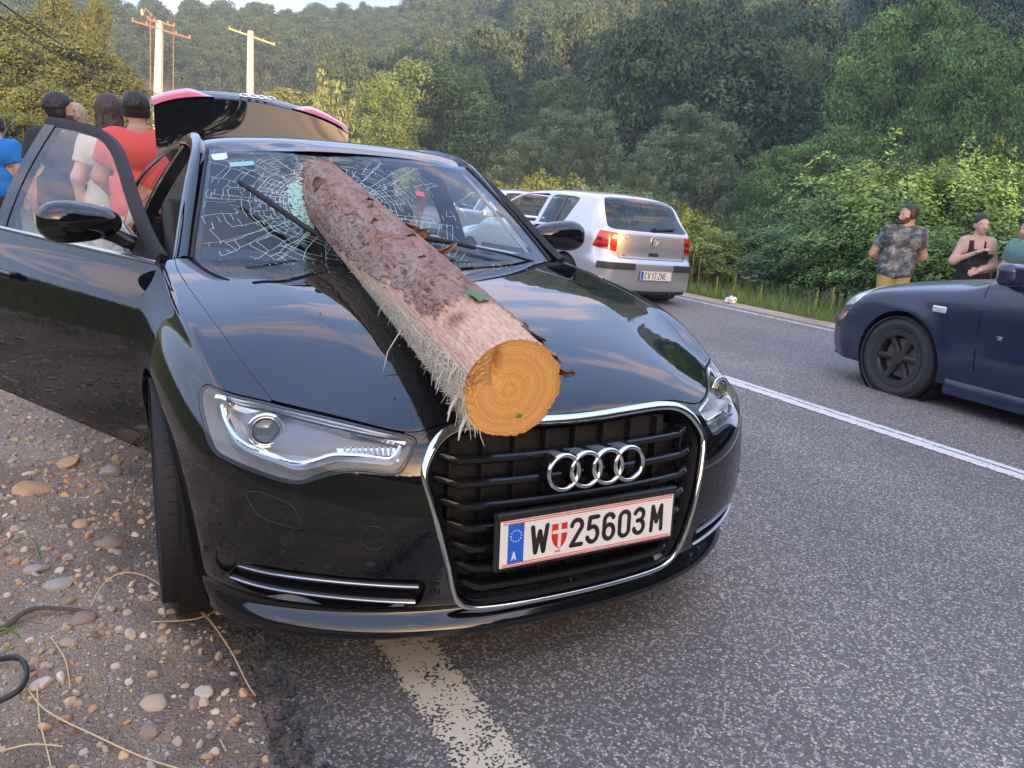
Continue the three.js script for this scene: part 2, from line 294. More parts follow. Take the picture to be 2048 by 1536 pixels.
// letters and figures as round strokes in a box one high; [width, strokes]
const arcPts = (cx, cy, rx, ry, a0, a1, n = 14) => Array.from({ length: n + 1 }, (_, i) => { const a = lerp(a0, a1, i / n) * Math.PI / 180; return [cx + rx * Math.cos(a), cy + ry * Math.sin(a)]; });
const GLYPH = {
  W: [0.62, [[[0, 1], [0.14, 0], [0.31, 0.8], [0.48, 0], [0.62, 1]]]], M: [0.5, [[[0, 0], [0.04, 1], [0.25, 0.34], [0.46, 1], [0.5, 0]]]],
  2: [0.44, [[...arcPts(0.22, 0.77, 0.22, 0.23, 175, -25), [0, 0], [0.44, 0]]]], 5: [0.44, [[[0.42, 1], [0.07, 1], [0.03, 0.56], ...arcPts(0.2, 0.31, 0.23, 0.31, 118, -160, 18)]]],
  6: [0.44, [[[0.4, 0.86], ...arcPts(0.22, 0.78, 0.21, 0.22, 30, 180), [0.01, 0.3]], arcPts(0.22, 0.29, 0.22, 0.29, 0, 360, 22)]], 0: [0.42, [[...arcPts(0.21, 0.77, 0.21, 0.23, 0, 180), ...arcPts(0.21, 0.23, 0.21, 0.23, 180, 360), [0.42, 0.77]]]],
  3: [0.42, [[...arcPts(0.2, 0.77, 0.2, 0.23, 160, -80), [0.13, 0.53]], arcPts(0.2, 0.27, 0.22, 0.27, 95, -165, 18)]], 1: [0.2, [[[0, 0.75], [0.18, 1], [0.18, 0]]]], 7: [0.42, [[[0, 1], [0.42, 1], [0.12, 0]]]],
  C: [0.46, [arcPts(0.25, 0.5, 0.25, 0.5, 48, 312, 20)]], V: [0.5, [[[0, 1], [0.25, 0], [0.5, 1]]]], Z: [0.46, [[[0, 1], [0.46, 1], [0, 0], [0.46, 0]]]], N: [0.46, [[[0, 0], [0, 1], [0.46, 0], [0.46, 1]]]], E: [0.38, [[[0.38, 1], [0, 1], [0, 0], [0.38, 0]], [[0, 0.53], [0.32, 0.53]]]],
  A: [0.5, [[[0, 0], [0.25, 1], [0.5, 0]], [[0.1, 0.32], [0.4, 0.32]]]], I: [0.08, [[[0.04, 0], [0.04, 1]]]], G: [0.5, [[...arcPts(0.25, 0.5, 0.25, 0.5, 48, 330, 20), [0.47, 0.46], [0.28, 0.46]]]], O: [0.5, [arcPts(0.25, 0.5, 0.25, 0.5, 0, 360, 24)]], L: [0.36, [[[0, 1], [0, 0], [0.36, 0]]]], F: [0.36, [[[0.36, 1], [0, 1], [0, 0]], [[0, 0.53], [0.3, 0.53]]]],
  S: [0.42, [[...arcPts(0.21, 0.75, 0.2, 0.25, 30, 200), ...arcPts(0.21, 0.26, 0.21, 0.26, 75, -150)]]], T: [0.44, [[[0, 1], [0.44, 1]], [[0.22, 1], [0.22, 0]]]], D: [0.46, [[[0, 0], [0, 1], ...arcPts(0.16, 0.5, 0.3, 0.5, 90, -90), [0, 0]]]], R: [0.46, [[[0, 0], [0, 1], ...arcPts(0.24, 0.76, 0.2, 0.24, 90, -90), [0, 0.52]], [[0.22, 0.52], [0.46, 0]]]],
};
function glyph(ch, x, y, h, r, raise = 0.5, sx = 1) {
  const [w, st] = GLYPH[ch], out = [];
  for (const s of st) {
    const p = s.map(([a, b]) => [x + a * h * sx, y + b * h, 0]); let run = [p[0]];
    const flush = () => { if (run.length > 1) out.push(tube(run, r, 10)); };
    for (let i = 1; i < p.length; i++) {
      run.push(p[i]);
      if (i < p.length - 1) { const a = [p[i][0] - p[i - 1][0], p[i][1] - p[i - 1][1]], b = [p[i + 1][0] - p[i][0], p[i + 1][1] - p[i][1]], c = (a[0] * b[0] + a[1] * b[1]) / (Math.hypot(...a) * Math.hypot(...b) || 1); if (c < 0.86) { flush(); run = [p[i]]; out.push(new THREE.SphereGeometry(r, 10, 6).translate(...p[i])); } }
    }
    flush(); for (const e of [p[0], p[p.length - 1]]) out.push(new THREE.SphereGeometry(r, 10, 6).translate(...e));
  }
  return joined(out).scale(1, 1, raise);
}
// ------------------------------------------------------------------ ground
const roadY = x => x < 3.08 ? 0 : -0.032 * (x - 3.08), bend = z => z < -8 ? 0.012 * (z + 8) * (z + 8) : 0;         // the road leaves to the right far ahead
function hillY(x, z) { const r = Math.hypot(x, z), a = Math.atan2(x, -z) * 57.3, q = sstep(17, 42, a) * sstep(165, 120, a); return q <= 0 ? 0 : 0.235 * q * (Math.max(0, r - 34) - 0.5 * Math.max(0, r - 150)) * sstep(30, 62, r); }
function landY(x, z) {
  const u = x - bend(z);
  if (u > 6.85) { const d = u - 6.85, base = roadY(6.85); let h = base - 0.02 - 0.27 * sstep(0.25, 1.2, d) - 0.7 * sstep(3.5, 8, d); return h + hillY(x, z) + 0.25 * fbm2(x * 0.11, z * 0.11, 3) * sstep(2, 12, d) + 5 * fbm2(x * 0.013, z * 0.013, 2) * sstep(20, 80, d); }
  if (u < -0.72) { const d = -0.72 - u; let h = -0.015 + 0.03 * fbm2(x * 0.7, z * 0.7, 3) * sstep(0.2, 1.5, d); const rise = sstep(3.2, 9, d) * 2.4 + clamp(d - 8, 0, 60) * 0.05; h += rise; const ahead = sstep(-45, -95, z); h += ahead * (19 + 9 * sstep(10, 90, x)) * sstep(-85, -205, z) + hillY(x, z); return h + 0.3 * fbm2(x * 0.09, z * 0.09, 3) * sstep(4, 12, d); }
  return roadY(u) - 0.03;
}
const worley = (seed, n) => { const R = rng(seed), px = [], py = [], v = []; for (let i = 0; i < n * n; i++) { px.push(R()); py.push(R()); v.push(R()); } return (u, w) => { const x = u * n, y = w * n, ix = Math.floor(x), iy = Math.floor(y); let d1 = 9, d2 = 9, id = 0; for (let b = -1; b <= 1; b++) for (let a = -1; a <= 1; a++) { const cx = ix + a, cy = iy + b, k = ((cy % n + n) % n) * n + ((cx % n + n) % n), dx = cx + px[k] - x, dy = cy + py[k] - y, d = dx * dx + dy * dy; if (d < d1) { d2 = d1; d1 = d; id = k; } else if (d < d2) d2 = d; } return [Math.sqrt(d1), Math.sqrt(d2), v[id], v[(id * 7 + 13) % (n * n)]]; }; };
// asphalt with chippings, tile of 2.2 m
const asphalt = (() => {
  const N = 2048, w1 = worley(3, 280), w2 = worley(4, 560), hgt = new Float32Array(N * N), h = dataTex(4, 4, () => [0, 0, 0]);
  const map = dataTex(N, N, (u, v, i, j) => {
    const [a, b, k, k2] = w1(u, v), [c, d, q] = w2(u, v), e1 = sstep(0.02, 0.3, b - a), e2 = sstep(0.02, 0.3, d - c);
    const big = k < 0.52 ? e1 : 0, sm = q < 0.5 ? e2 : 0, tone = k2;
    let s = big * (0.25 + 0.75 * tone) * 0.8, t = sm * 0.3 * q * 2; const val = Math.max(s, t * (1 - big)); hgt[j * N + i] = 0.55 * big * (0.5 + 0.5 * tone) + 0.25 * sm * (1 - big) + 0.2 * (val > 0.1 ? 1 : 0);
    const base = 0.095, L = base + 0.42 * val * val + 0.16 * val, warm = k2 > 0.7 ? 1.08 : 1; return [L * 1.08 * warm, L, L * (k2 > 0.7 ? 0.82 : 0.91)].map(x => Math.pow(x, 1 / 2.2));
  }, true);
  const bump = dataTex(N, N, (u, v, i, j) => { const x = hgt[j * N + i]; return [x, x, x]; });
  return new THREE.MeshStandardMaterial({ map, bumpMap: bump, bumpScale: 0.002, roughness: 0.8, vertexColors: true });
})();
const dirt = (() => {
  const N = 1024, w1 = worley(8, 90), w2 = worley(9, 190), hg = new Float32Array(N * N);
  const map = dataTex(N, N, (u, v, i, j) => {
    const [a, b, k, k2] = w1(u, v), [c, d, q, q2] = w2(u, v), e1 = sstep(0.03, 0.25, b - a) * (k < 0.3 ? 1 : 0), e2 = sstep(0.03, 0.25, d - c) * (q < 0.4 ? 1 : 0), n = 0.5 + 0.5 * noise2(i * 0.11, j * 0.11), f = 0.5 + 0.5 * noise2(i * 0.6, j * 0.6);
    hg[j * N + i] = Math.max(e1 * 0.9, e2 * 0.5) + 0.15 * f; const soil = [0.25 + 0.1 * n + 0.08 * f, 0.175 + 0.07 * n + 0.055 * f, 0.11 + 0.045 * n + 0.035 * f], st1 = [0.3 + 0.25 * k2, 0.27 + 0.2 * k2, 0.22 + 0.15 * k2];
    const m = Math.max(e1, e2 * 0.8); return soil.map((x, z) => Math.pow(lerp(x, st1[z] * (q2 > 0.8 ? 0.6 : 1), m), 1 / 2.2));
  }, true);
  const bump = dataTex(N, N, (u, v, i, j) => { const x = hg[j * N + i]; return [x, x, x]; });
  return new THREE.MeshStandardMaterial({ map, bumpMap: bump, bumpScale: 0.006, roughness: 0.95, vertexColors: true });
})();
function gridMesh(xs, zs, yf, uvScale, colf) {
  const pos = [], uv = [], col = [], idx = [], w = xs.length;
  for (const z of zs) for (const x of xs) { pos.push(x, yf(x, z), z); uv.push(x / uvScale, z / uvScale); if (colf) col.push(...colf(x, z)); }
  for (let j = 0; j < zs.length - 1; j++) for (let i = 0; i < w - 1; i++) { const a = j * w + i; idx.push(a, a + w, a + 1, a + 1, a + w, a + w + 1); }
  const g = new THREE.BufferGeometry(); g.setAttribute('position', new THREE.Float32BufferAttribute(pos, 3)); g.setAttribute('uv', new THREE.Float32BufferAttribute(uv, 2)); if (colf) g.setAttribute('color', new THREE.Float32BufferAttribute(col, 3)); g.setIndex(idx); g.computeVertexNormals(); return g;
}
const span = (a, b, n) => Array.from({ length: n + 1 }, (_, i) => lerp(a, b, i / n));
// road: near strip with a crumbling edge, then the bend ahead and behind
const edgeX = z => -0.72 + 0.05 * fbm2(z * 3, 1, 4) + 0.018 * noise2(z * 22, 8);
{
  const pos = [], uv = [], col = [], idx = [], zs = [...span(40, 2.5, 30), ...span(2.45, -4, 340), ...span(-4.2, -60, 90)], cols = [0, 0.004, 0.01, 0.02, 0.03, 0.045, 0.06, 0.08, ...span(0.1, 1, 60)];
  // coarse wear: tar-rich strip at the edge, polished wheel tracks, blotches
  const wearAt = (x, z) => { const tar = sstep(0.3, 0.05, x + 0.72 + 0.14 * fbm2(z * 3, x * 3, 3)), tr = v => Math.exp(-Math.pow((x - v) / 0.32, 2)), n = fbm2(x * 0.55, z * 0.22, 4), f = fbm2(x * 3.2, z * 2.1, 3); return (1 - 0.42 * tar) * (1 + 0.1 * (tr(0.75) + tr(2.25) + tr(3.9) + tr(5.5)) + 0.24 * n + 0.12 * f); };
  zs.forEach(z => cols.forEach(c => { const x = lerp(edgeX(z), 6.85, c) + bend(z); pos.push(x, roadY(x - bend(z)) - (c === 0 ? 0.014 : 0) , z); uv.push(x / 2.2, z / 2.2); const q = wearAt(x - bend(z), z); col.push(q, q * 0.985, q * 0.965); }));
  const w = cols.length; for (let j = 0; j < zs.length - 1; j++) for (let i = 0; i < w - 1; i++) { const a = j * w + i; idx.push(a, a + 1, a + w, a + 1, a + w + 1, a + w); }
  const g = new THREE.BufferGeometry(); g.setAttribute('position', new THREE.Float32BufferAttribute(pos, 3)); g.setAttribute('uv', new THREE.Float32BufferAttribute(uv, 2)); g.setAttribute('color', new THREE.Float32BufferAttribute(col, 3)); g.setIndex(idx); g.computeVertexNormals();
  ground(obj('road', g, asphalt));
}
// gravel shoulder under the near wheels
ground(obj('shoulder', gridMesh(span(-5, -0.66, 190), span(2.6, -7, 380), (x, z) => { const d = -0.7 - x; return -0.012 + 0.012 * fbm2(x * 3, z * 3, 3) + 0.005 * fbm2(x * 14, z * 14, 3) + 0.02 * fbm2(x * 0.6, z * 0.6, 2) * sstep(0.2, 1, d) - 0.004 * sstep(0.1, 0, d) - (x < -4.6 || z < -6.4 || z > 2.2 ? 0.05 : 0) + 0.03 * sstep(3.2, 4.4, d); }, 1.1, (x, z) => { const n = 0.75 + 0.5 * fbm2(x * 1.1 + 3, z * 1.1, 4), d = sstep(0.35, 0.0, -0.72 - x + 0.25 * fbm2(x * 4, z * 4, 3)); return [lerp(n, 0.42, d), lerp(n * 0.98, 0.42, d), lerp(n * 0.95, 0.44, d)]; }), dirt));
// far verge: strip of pale dust and broken asphalt, then land
const soil = std(0.1, 0.095, 0.055, 1);
{
  const map = dataTex(256, 256, (u, v, i, j) => { const n = 0.5 + 0.5 * fbm2(i * 0.05, j * 0.05, 5); return [0.28 + 0.14 * n, 0.27 + 0.17 * n, 0.15 + 0.08 * n]; }, true);
  const land = new THREE.MeshStandardMaterial({ map, roughness: 1 });
  const xs = [...span(-220, -30, 36), ...span(-28, 40, 90), ...span(43, 280, 50)], zs = [...span(-280, -80, 50), ...span(-78, 20, 100), ...span(23, 240, 45)];
  const lower = (x, z) => { const u = x - bend(z); const nearRoad = (u > -5.2 && u < 6.85 && z < 3 && z > -7.2) || (u > -0.9 && u < 6.9 && z < 40 && z > -60); return landY(x, z) - (nearRoad ? 0.12 : 0); };
  ground(obj('ground', gridMesh(xs, zs, lower, 3, null), land));
  ground(obj('verge', gridMesh([6.8, 6.95, 7.1, 7.25, 7.4, 7.6], span(14, -8, 100), (x, z) => roadY(6.85) + 0.012 * fbm2(x * 6, z * 2, 3) - (x < 6.82 ? 0.03 : 0) - 0.27 * sstep(7.1, 8.05, x) + 0.01, 1.1, (x, z) => { const n = 1.35 + 0.7 * fbm2(x * 2.2, z * 1.1, 4) - 0.8 * sstep(7.1, 7.3, x + 0.15 * fbm2(z, 3, 2)); return [n, n * 0.97, n * 0.95]; }), dirt));
}
// painted lines
const linePaint = std(0.62, 0.6, 0.55, 0.8), edgePaint = std(0.55, 0.47, 0.33, 0.85);
function paint(name, x0, x1, z0, z1, cell, wear, mat, seed, cut = null) {
  const pos = [], idx = [], nx = Math.round((x1 - x0) / cell), nz = Math.round((z0 - z1) / cell), R = rng(seed), id = new Map();
  const vert = (i, j) => { const k = i * 100000 + j; if (!id.has(k)) { const x = x0 + i * cell + (R() - 0.5) * cell * 0.8, z = z0 - j * cell + (R() - 0.5) * cell * 0.8; id.set(k, pos.length / 3); pos.push(x, roadY(x) + 0.004, z); } return id.get(k); };
  for (let j = 0; j < nz; j++) for (let i = 0; i < nx; i++) {
    const x = x0 + (i + 0.5) * cell, z = z0 - (j + 0.5) * cell, e = Math.min(i + 0.5, nx - i - 0.5) * cell, w = fbm2(x * 9 + seed, z * 9, 3) * 0.7 + 0.6 * noise2(x * 60, z * 60 + seed) + 0.3 * noise2(x * 140, z * 140);
    if (w + wear(x, z) - 0.55 * sstep(0.025, 0, e) < 0) continue; if (cut && cut(x, z)) continue; const a = vert(i, j), b = vert(i + 1, j), c = vert(i + 1, j + 1), d = vert(i, j + 1); idx.push(a, b, d, b, c, d);
  }
  const g = new THREE.BufferGeometry(); g.setAttribute('position', new THREE.Float32BufferAttribute(pos, 3)); g.setIndex(idx); g.computeVertexNormals(); return ground(obj(name, g, mat));
}
paint('edge_line', -0.43, -0.26, 1.3, -1.6, 0.0045, (x, z) => 0.3 + 0.2 * fbm2(z * 2, 3, 2), edgePaint, 5);
paint('centre_line', 3.0, 3.17, 2, -8, 0.009, () => 0.75, linePaint, 6, (x, z) => Math.abs(x - 3.1 - 0.012 * fbm2(z * 4, 2, 3)) < 0.008);
paint('far_edge_line', 6.52, 6.64, 0, -14, 0.012, () => 0.25, linePaint, 7);
// ------------------------------------------------------------------ the dark saloon: body surface
// car frame = world frame: x across (left-hand door side negative), y up, nose at z = 0, tail at z = -4.9
const carPlan = spline([[0, 0], [0.2, -0.008], [0.3, -0.021], [0.4, -0.045], [0.5, -0.08], [0.6, -0.13], [0.7, -0.198], [0.8, -0.302], [0.85, -0.388], [0.9, -0.54], [0.93, -0.72]], true);
const carNose = spline([[0.1, -0.12], [0.15, -0.078], [0.17, -0.05], [0.184, -0.034], [0.198, -0.033], [0.225, -0.052], [0.246, -0.062], [0.258, -0.05], [0.27, -0.026], [0.285, -0.008], [0.32, 0.004], [0.4, 0.016], [0.5, 0.016], [0.6, 0.002], [0.66, -0.016], [0.7, -0.038], [0.74, -0.07], [0.78, -0.115], [0.85, -0.25]]);
const hoodMid = spline([[-1.7, 0.998], [-1.3, 0.985], [-1.0, 0.962], [-0.7, 0.925], [-0.4, 0.868], [-0.25, 0.822], [-0.15, 0.78], [-0.08, 0.738], [0, 0.67]]);
const hoodDrop = spline([[-1.7, 0], [-1.4, 0.006], [-1.16, 0.018], [-0.9, 0.028], [-0.7, 0.043], [-0.585, 0.066], [-0.48, 0.092], [-0.357, 0.115], [-0.19, 0.12], [0, 0.115]]);
const hoodEdge = spline([[-1.5, 0.79], [-1.31, 0.803], [-1.16, 0.8], [-0.9, 0.786], [-0.7, 0.765], [-0.585, 0.745], [-0.48, 0.72], [-0.357, 0.69], [-0.25, 0.655]]);
const domeX = spline([[-1.4, 0.62], [-0.8, 0.52], [-0.1, 0.4]]);
const softplus = (v, k) => 0.5 * (v + Math.sqrt(v * v + k * k));
function hoodY(x, z) {
  const a = Math.abs(x), q = a / 0.72, s = Math.pow(smin(q, 0.72 + 0.28 * q, 0.03) + 0.0006, 2.4);
  return hoodMid(z) - hoodDrop(z) * s - 0.085 * softplus(a - domeX(z), 0.018);
}
const crestY = spline([[-5, 0.95], [-3, 0.96], [-1.9, 0.958], [-1.5, 0.955], [-1.3, 0.945], [-1.1, 0.922], [-0.84, 0.887], [-0.655, 0.845], [-0.56, 0.814], [-0.424, 0.77], [-0.3, 0.73], [0, 0.66]]);
const crestIn = spline([[-5, 0.09], [-4.2, 0.02], [-3, -0.018], [-1.9, -0.022], [-1.3, -0.023], [-0.84, -0.02], [-0.655, 0], [-0.56, 0.014], [-0.424, 0.04], [-0.3, 0.07]]);
const sideW = spline([[-0.8, 0.82], [-0.65, 0.872], [-0.5, 0.9], [-0.32, 0.917], [-0.22, 0.915], [-0.14, 0.898], [-0.09, 0.872], [-0.055, 0.85], [-0.03, 0.839], [-0.01, 0.833], [0.01, 0.827], [0.05, 0.8], [0.12, 0.745]]);
function carF(x, y, z) {
  const a = Math.abs(x), front = z - carNose(y) - carPlan(a), top = y - hoodY(a, z), side = a - sideW(y - crestY(z)) + crestIn(z);
  return smax(smax(front, top, 0.022), side, 0.012);
}
const fromCar = (ph, el) => [0, 0.45, -1.0, Math.sin(ph) * Math.cos(el), Math.sin(el), Math.cos(ph) * Math.cos(el)];
const fromHood = (x, z) => { const dx = x, dy = 1.2, dz = z + 0.9, l = Math.hypot(dx, dy, dz); return [0, -0.2, -0.9, dx / l, dy / l, dz / l]; };
// ------------------------------------------------------------------ the dark saloon: parts
const car = thing('saloon_car', 'glossy black saloon car with a log through its windscreen and its boot lid open', 'car');
const S2 = (x, y, z) => [Math.atan2(Math.abs(x), z + 1) * 0.95, y], toS = p => S2(...p);
const regionOf = (pts, per = 5, closed = true) => { const sdf = polySDF(smoothLine(pts.map(toS), per, closed)); return (x, y, z) => z < -0.95 ? 1 : sdf(...S2(x, y, z)); };
const flat = (pts) => { const sdf = polySDF(pts.map(toS)); return (x, y, z) => z < -0.95 ? 1 : sdf(...S2(x, y, z)); };
const onCar = ([x, y], dz = 0) => { const p = shoot(carF, [x, y, -1, 0, 0, 1], 0.02, 1.6); return p ? [p[0], p[1], p[2] + dz] : [x, y, 0]; };
const normAt = p => gradOf(carF, ...p);
const inset = (p, d) => { const n = normAt(p); return [p[0] - n[0] * d, p[1] - n[1] * d, p[2] - n[2] * d]; };

// outlines, metres
const lampLine = [[0.849, 0.72, -0.53], [0.842, 0.739, -0.54], [0.83, 0.748, -0.53], [0.805, 0.748, -0.473], [0.766, 0.74, -0.426], [0.691, 0.731, -0.351], [0.613, 0.726, -0.255], [0.558, 0.721, -0.194], [0.492, 0.711, -0.137], [0.436, 0.699, -0.1], [0.431, 0.692, -0.094], [0.44, 0.677, -0.088], [0.47, 0.632, -0.077], [0.48, 0.625, -0.078], [0.5, 0.623, -0.084], [0.559, 0.628, -0.113], [0.599, 0.623, -0.135], [0.64, 0.609, -0.156], [0.672, 0.594, -0.175], [0.69, 0.59, -0.187], [0.718, 0.592, -0.211], [0.774, 0.604, -0.27], [0.815, 0.613, -0.329], [0.838, 0.622, -0.376], [0.847, 0.654, -0.429]];
const grilleLine = [[0, 0.71], [0.2, 0.715], [0.29, 0.714], [0.345, 0.704], [0.38, 0.682], [0.408, 0.643], [0.416, 0.615], [0.406, 0.565], [0.387, 0.485], [0.364, 0.395], [0.345, 0.325], [0.328, 0.292], [0.3, 0.274], [0.26, 0.268], [0.15, 0.265], [0, 0.264]];
const lampIn = regionOf(lampLine, 4);
const grilleFull = smoothLine([...grilleLine, ...grilleLine.slice(1, -1).reverse().map(([x, y]) => [-x, y])], 5, true), grilleSDF = polySDF(grilleFull);
const grilleIn = (x, y, z) => z < -0.5 ? 1 : grilleSDF(x, y);
const fogLine = [[0.822, 0.313, -0.33], [0.806, 0.352, -0.294], [0.776, 0.37, -0.251], [0.684, 0.372, -0.172], [0.583, 0.368, -0.107], [0.476, 0.363, -0.058], [0.425, 0.358, -0.037], [0.416, 0.323, -0.043], [0.428, 0.274, -0.08], [0.466, 0.258, -0.13], [0.561, 0.254, -0.175], [0.667, 0.262, -0.241], [0.758, 0.281, -0.269], [0.812, 0.3, -0.331]];
const fogIn = regionOf(fogLine, 4);
const frontEdge = spline([[0, 0.727], [0.25, 0.73], [0.36, 0.724], [0.43, 0.71], [0.492, 0.716], [0.558, 0.726], [0.613, 0.731], [0.691, 0.737], [0.766, 0.745]], true);
const archIn = (x, y, z) => Math.hypot(z + 0.915, y - 0.345) - 0.362;
const seam = spline([[-0.95, 0.47], [-0.66, 0.552], [-0.52, 0.566], [-0.374, 0.575]]);
const isFender = (x, y, z) => Math.max(seam(z) + 0.0015 - y, z + 0.382);       // < 0 on the fender side
const isBumper = (x, y, z) => Math.min(1, Math.max(y - frontEdge(x) + 0.002, Math.min(y - seam(z) + 0.0015, -(z + 0.379))));
const hoodRear = x => -1.335 - 0.16 * Math.pow(Math.abs(x) / 0.8, 3);

obj('bonnet', both(sheet(carF, fromHood, [0, 1.15, 150], [-1.62, 0.6, 190], [(x, y, z) => x - hoodEdge(z) + 0.0025, (x, y, z) => hoodRear(x) - z, (x, y, z) => frontEdge(x) + 0.0025 - y])), M.paint, car);
const bumper = obj('front_bumper', both(sheet(carF, fromCar, [0, 1.62, 230], [-0.4, 0.42, 130], [(x, y, z) => 0.166 - y, isBumper, (x, y, z) => -lampIn(x, y, z) + 0.004, (x, y, z) => -grilleIn(x, y, z), (x, y, z) => -fogIn(x, y, z), (x, y, z) => -archIn(x, y, z), (x, y, z) => -0.9 - z], { rim: 0.02 })), M.paint, car);
const wing = sheet(carF, fromCar, [0.85, 2.25, 170], [-0.2, 0.85, 120], [isFender, (x, y, z) => hoodEdge(z) + 0.0025 - x, (x, y, z) => -lampIn(x, y, z) + 0.004, (x, y, z) => -archIn(x, y, z), (x, y, z) => -1.47 - z, (x, y, z) => 0.2 - y, (x, y, z) => y - 0.975], { rim: 0.02 });
obj('wing', wing, M.paint, car); obj('wing', flipX(wing), M.paint, car);

// covers and sensors let into the bumper
for (const s of [-1, 1]) {
  const mir = g => s < 0 ? flipX(g) : g;
  const groove = (pts, r) => { const l = smoothLine(pts, 6, true); return mir(tube(l.map(p => { const q = onCar(p); return inset(q, r * 0.35); }), r, 6, true)); };
  const washer = [[0.783, 0.548], [0.758, 0.555], [0.721, 0.545], [0.697, 0.533], [0.686, 0.51], [0.682, 0.484], [0.722, 0.486], [0.76, 0.497], [0.774, 0.515]];
  obj('washer_cover', groove(washer, 0.0016), M.plastic, bumper);
  obj('tow_hook_cover', groove(arcPts(0.536, 0.471, 0.027, 0.029, 0, 350, 15), 0.0014), M.plastic, bumper);
  const c = onCar([0.715, 0.444]), n = normAt(c), q = new THREE.Quaternion().setFromUnitVectors(V3(0, 0, 1), V3(...n));
  const sensor = joined([new THREE.TorusGeometry(0.0085, 0.0012, 8, 24), new THREE.CylinderGeometry(0.0075, 0.0075, 0.002, 20).rotateX(Math.PI / 2)]); sensor.applyQuaternion(q); sensor.translate(...c);
  obj('parking_sensor', mir(sensor), M.plastic, bumper);
}

// side intakes with two bright strips each
for (const s of [-1, 1]) {
  const mir = g => s < 0 ? flipX(g) : g;
  const intake = obj('side_intake', mir(sheet((x, y, z) => carF(x, y, z + 0.045), fromCar, [0.3, 1.3, 60], [-0.35, 0.05, 24], [(x, y, z) => y - 0.385, (x, y, z) => 0.235 - y, (x, y, z) => 0.38 - x], { rim: 0 })), M.matte, car);
  const strip = (y0, y1, x0, x1) => { const l = Array.from({ length: 24 }, (_, i) => { const t = i / 23, x = lerp(x0, x1, t); return onCar([x, lerp(y0, y1, t) + 0.006 * Math.sin(t * 3.1)]); }); return [l, l.map(normAt)]; };
  for (const [y0, y1, x0, x1] of [[0.337, 0.348, 0.432, 0.806], [0.291, 0.306, 0.435, 0.818]]) {
    const [l, n] = strip(y0, y1, x0, x1);
    obj('intake_blade', mir(sweep(l.map((p, i) => inset(p, 0.012)), n, [[-0.012, -0.03], [0.012, -0.03], [0.010, 0.006], [-0.010, 0.006]])), M.gloss, intake);
    obj('bright_strip', mir(sweep(l.map((p, i) => inset(p, 0.004)), n, [[-0.0032, -0.006], [0.0032, -0.006], [0.0032, 0.002], [0.0015, 0.004], [-0.0015, 0.004], [-0.0032, 0.002]])), M.satin, intake);
  }
}

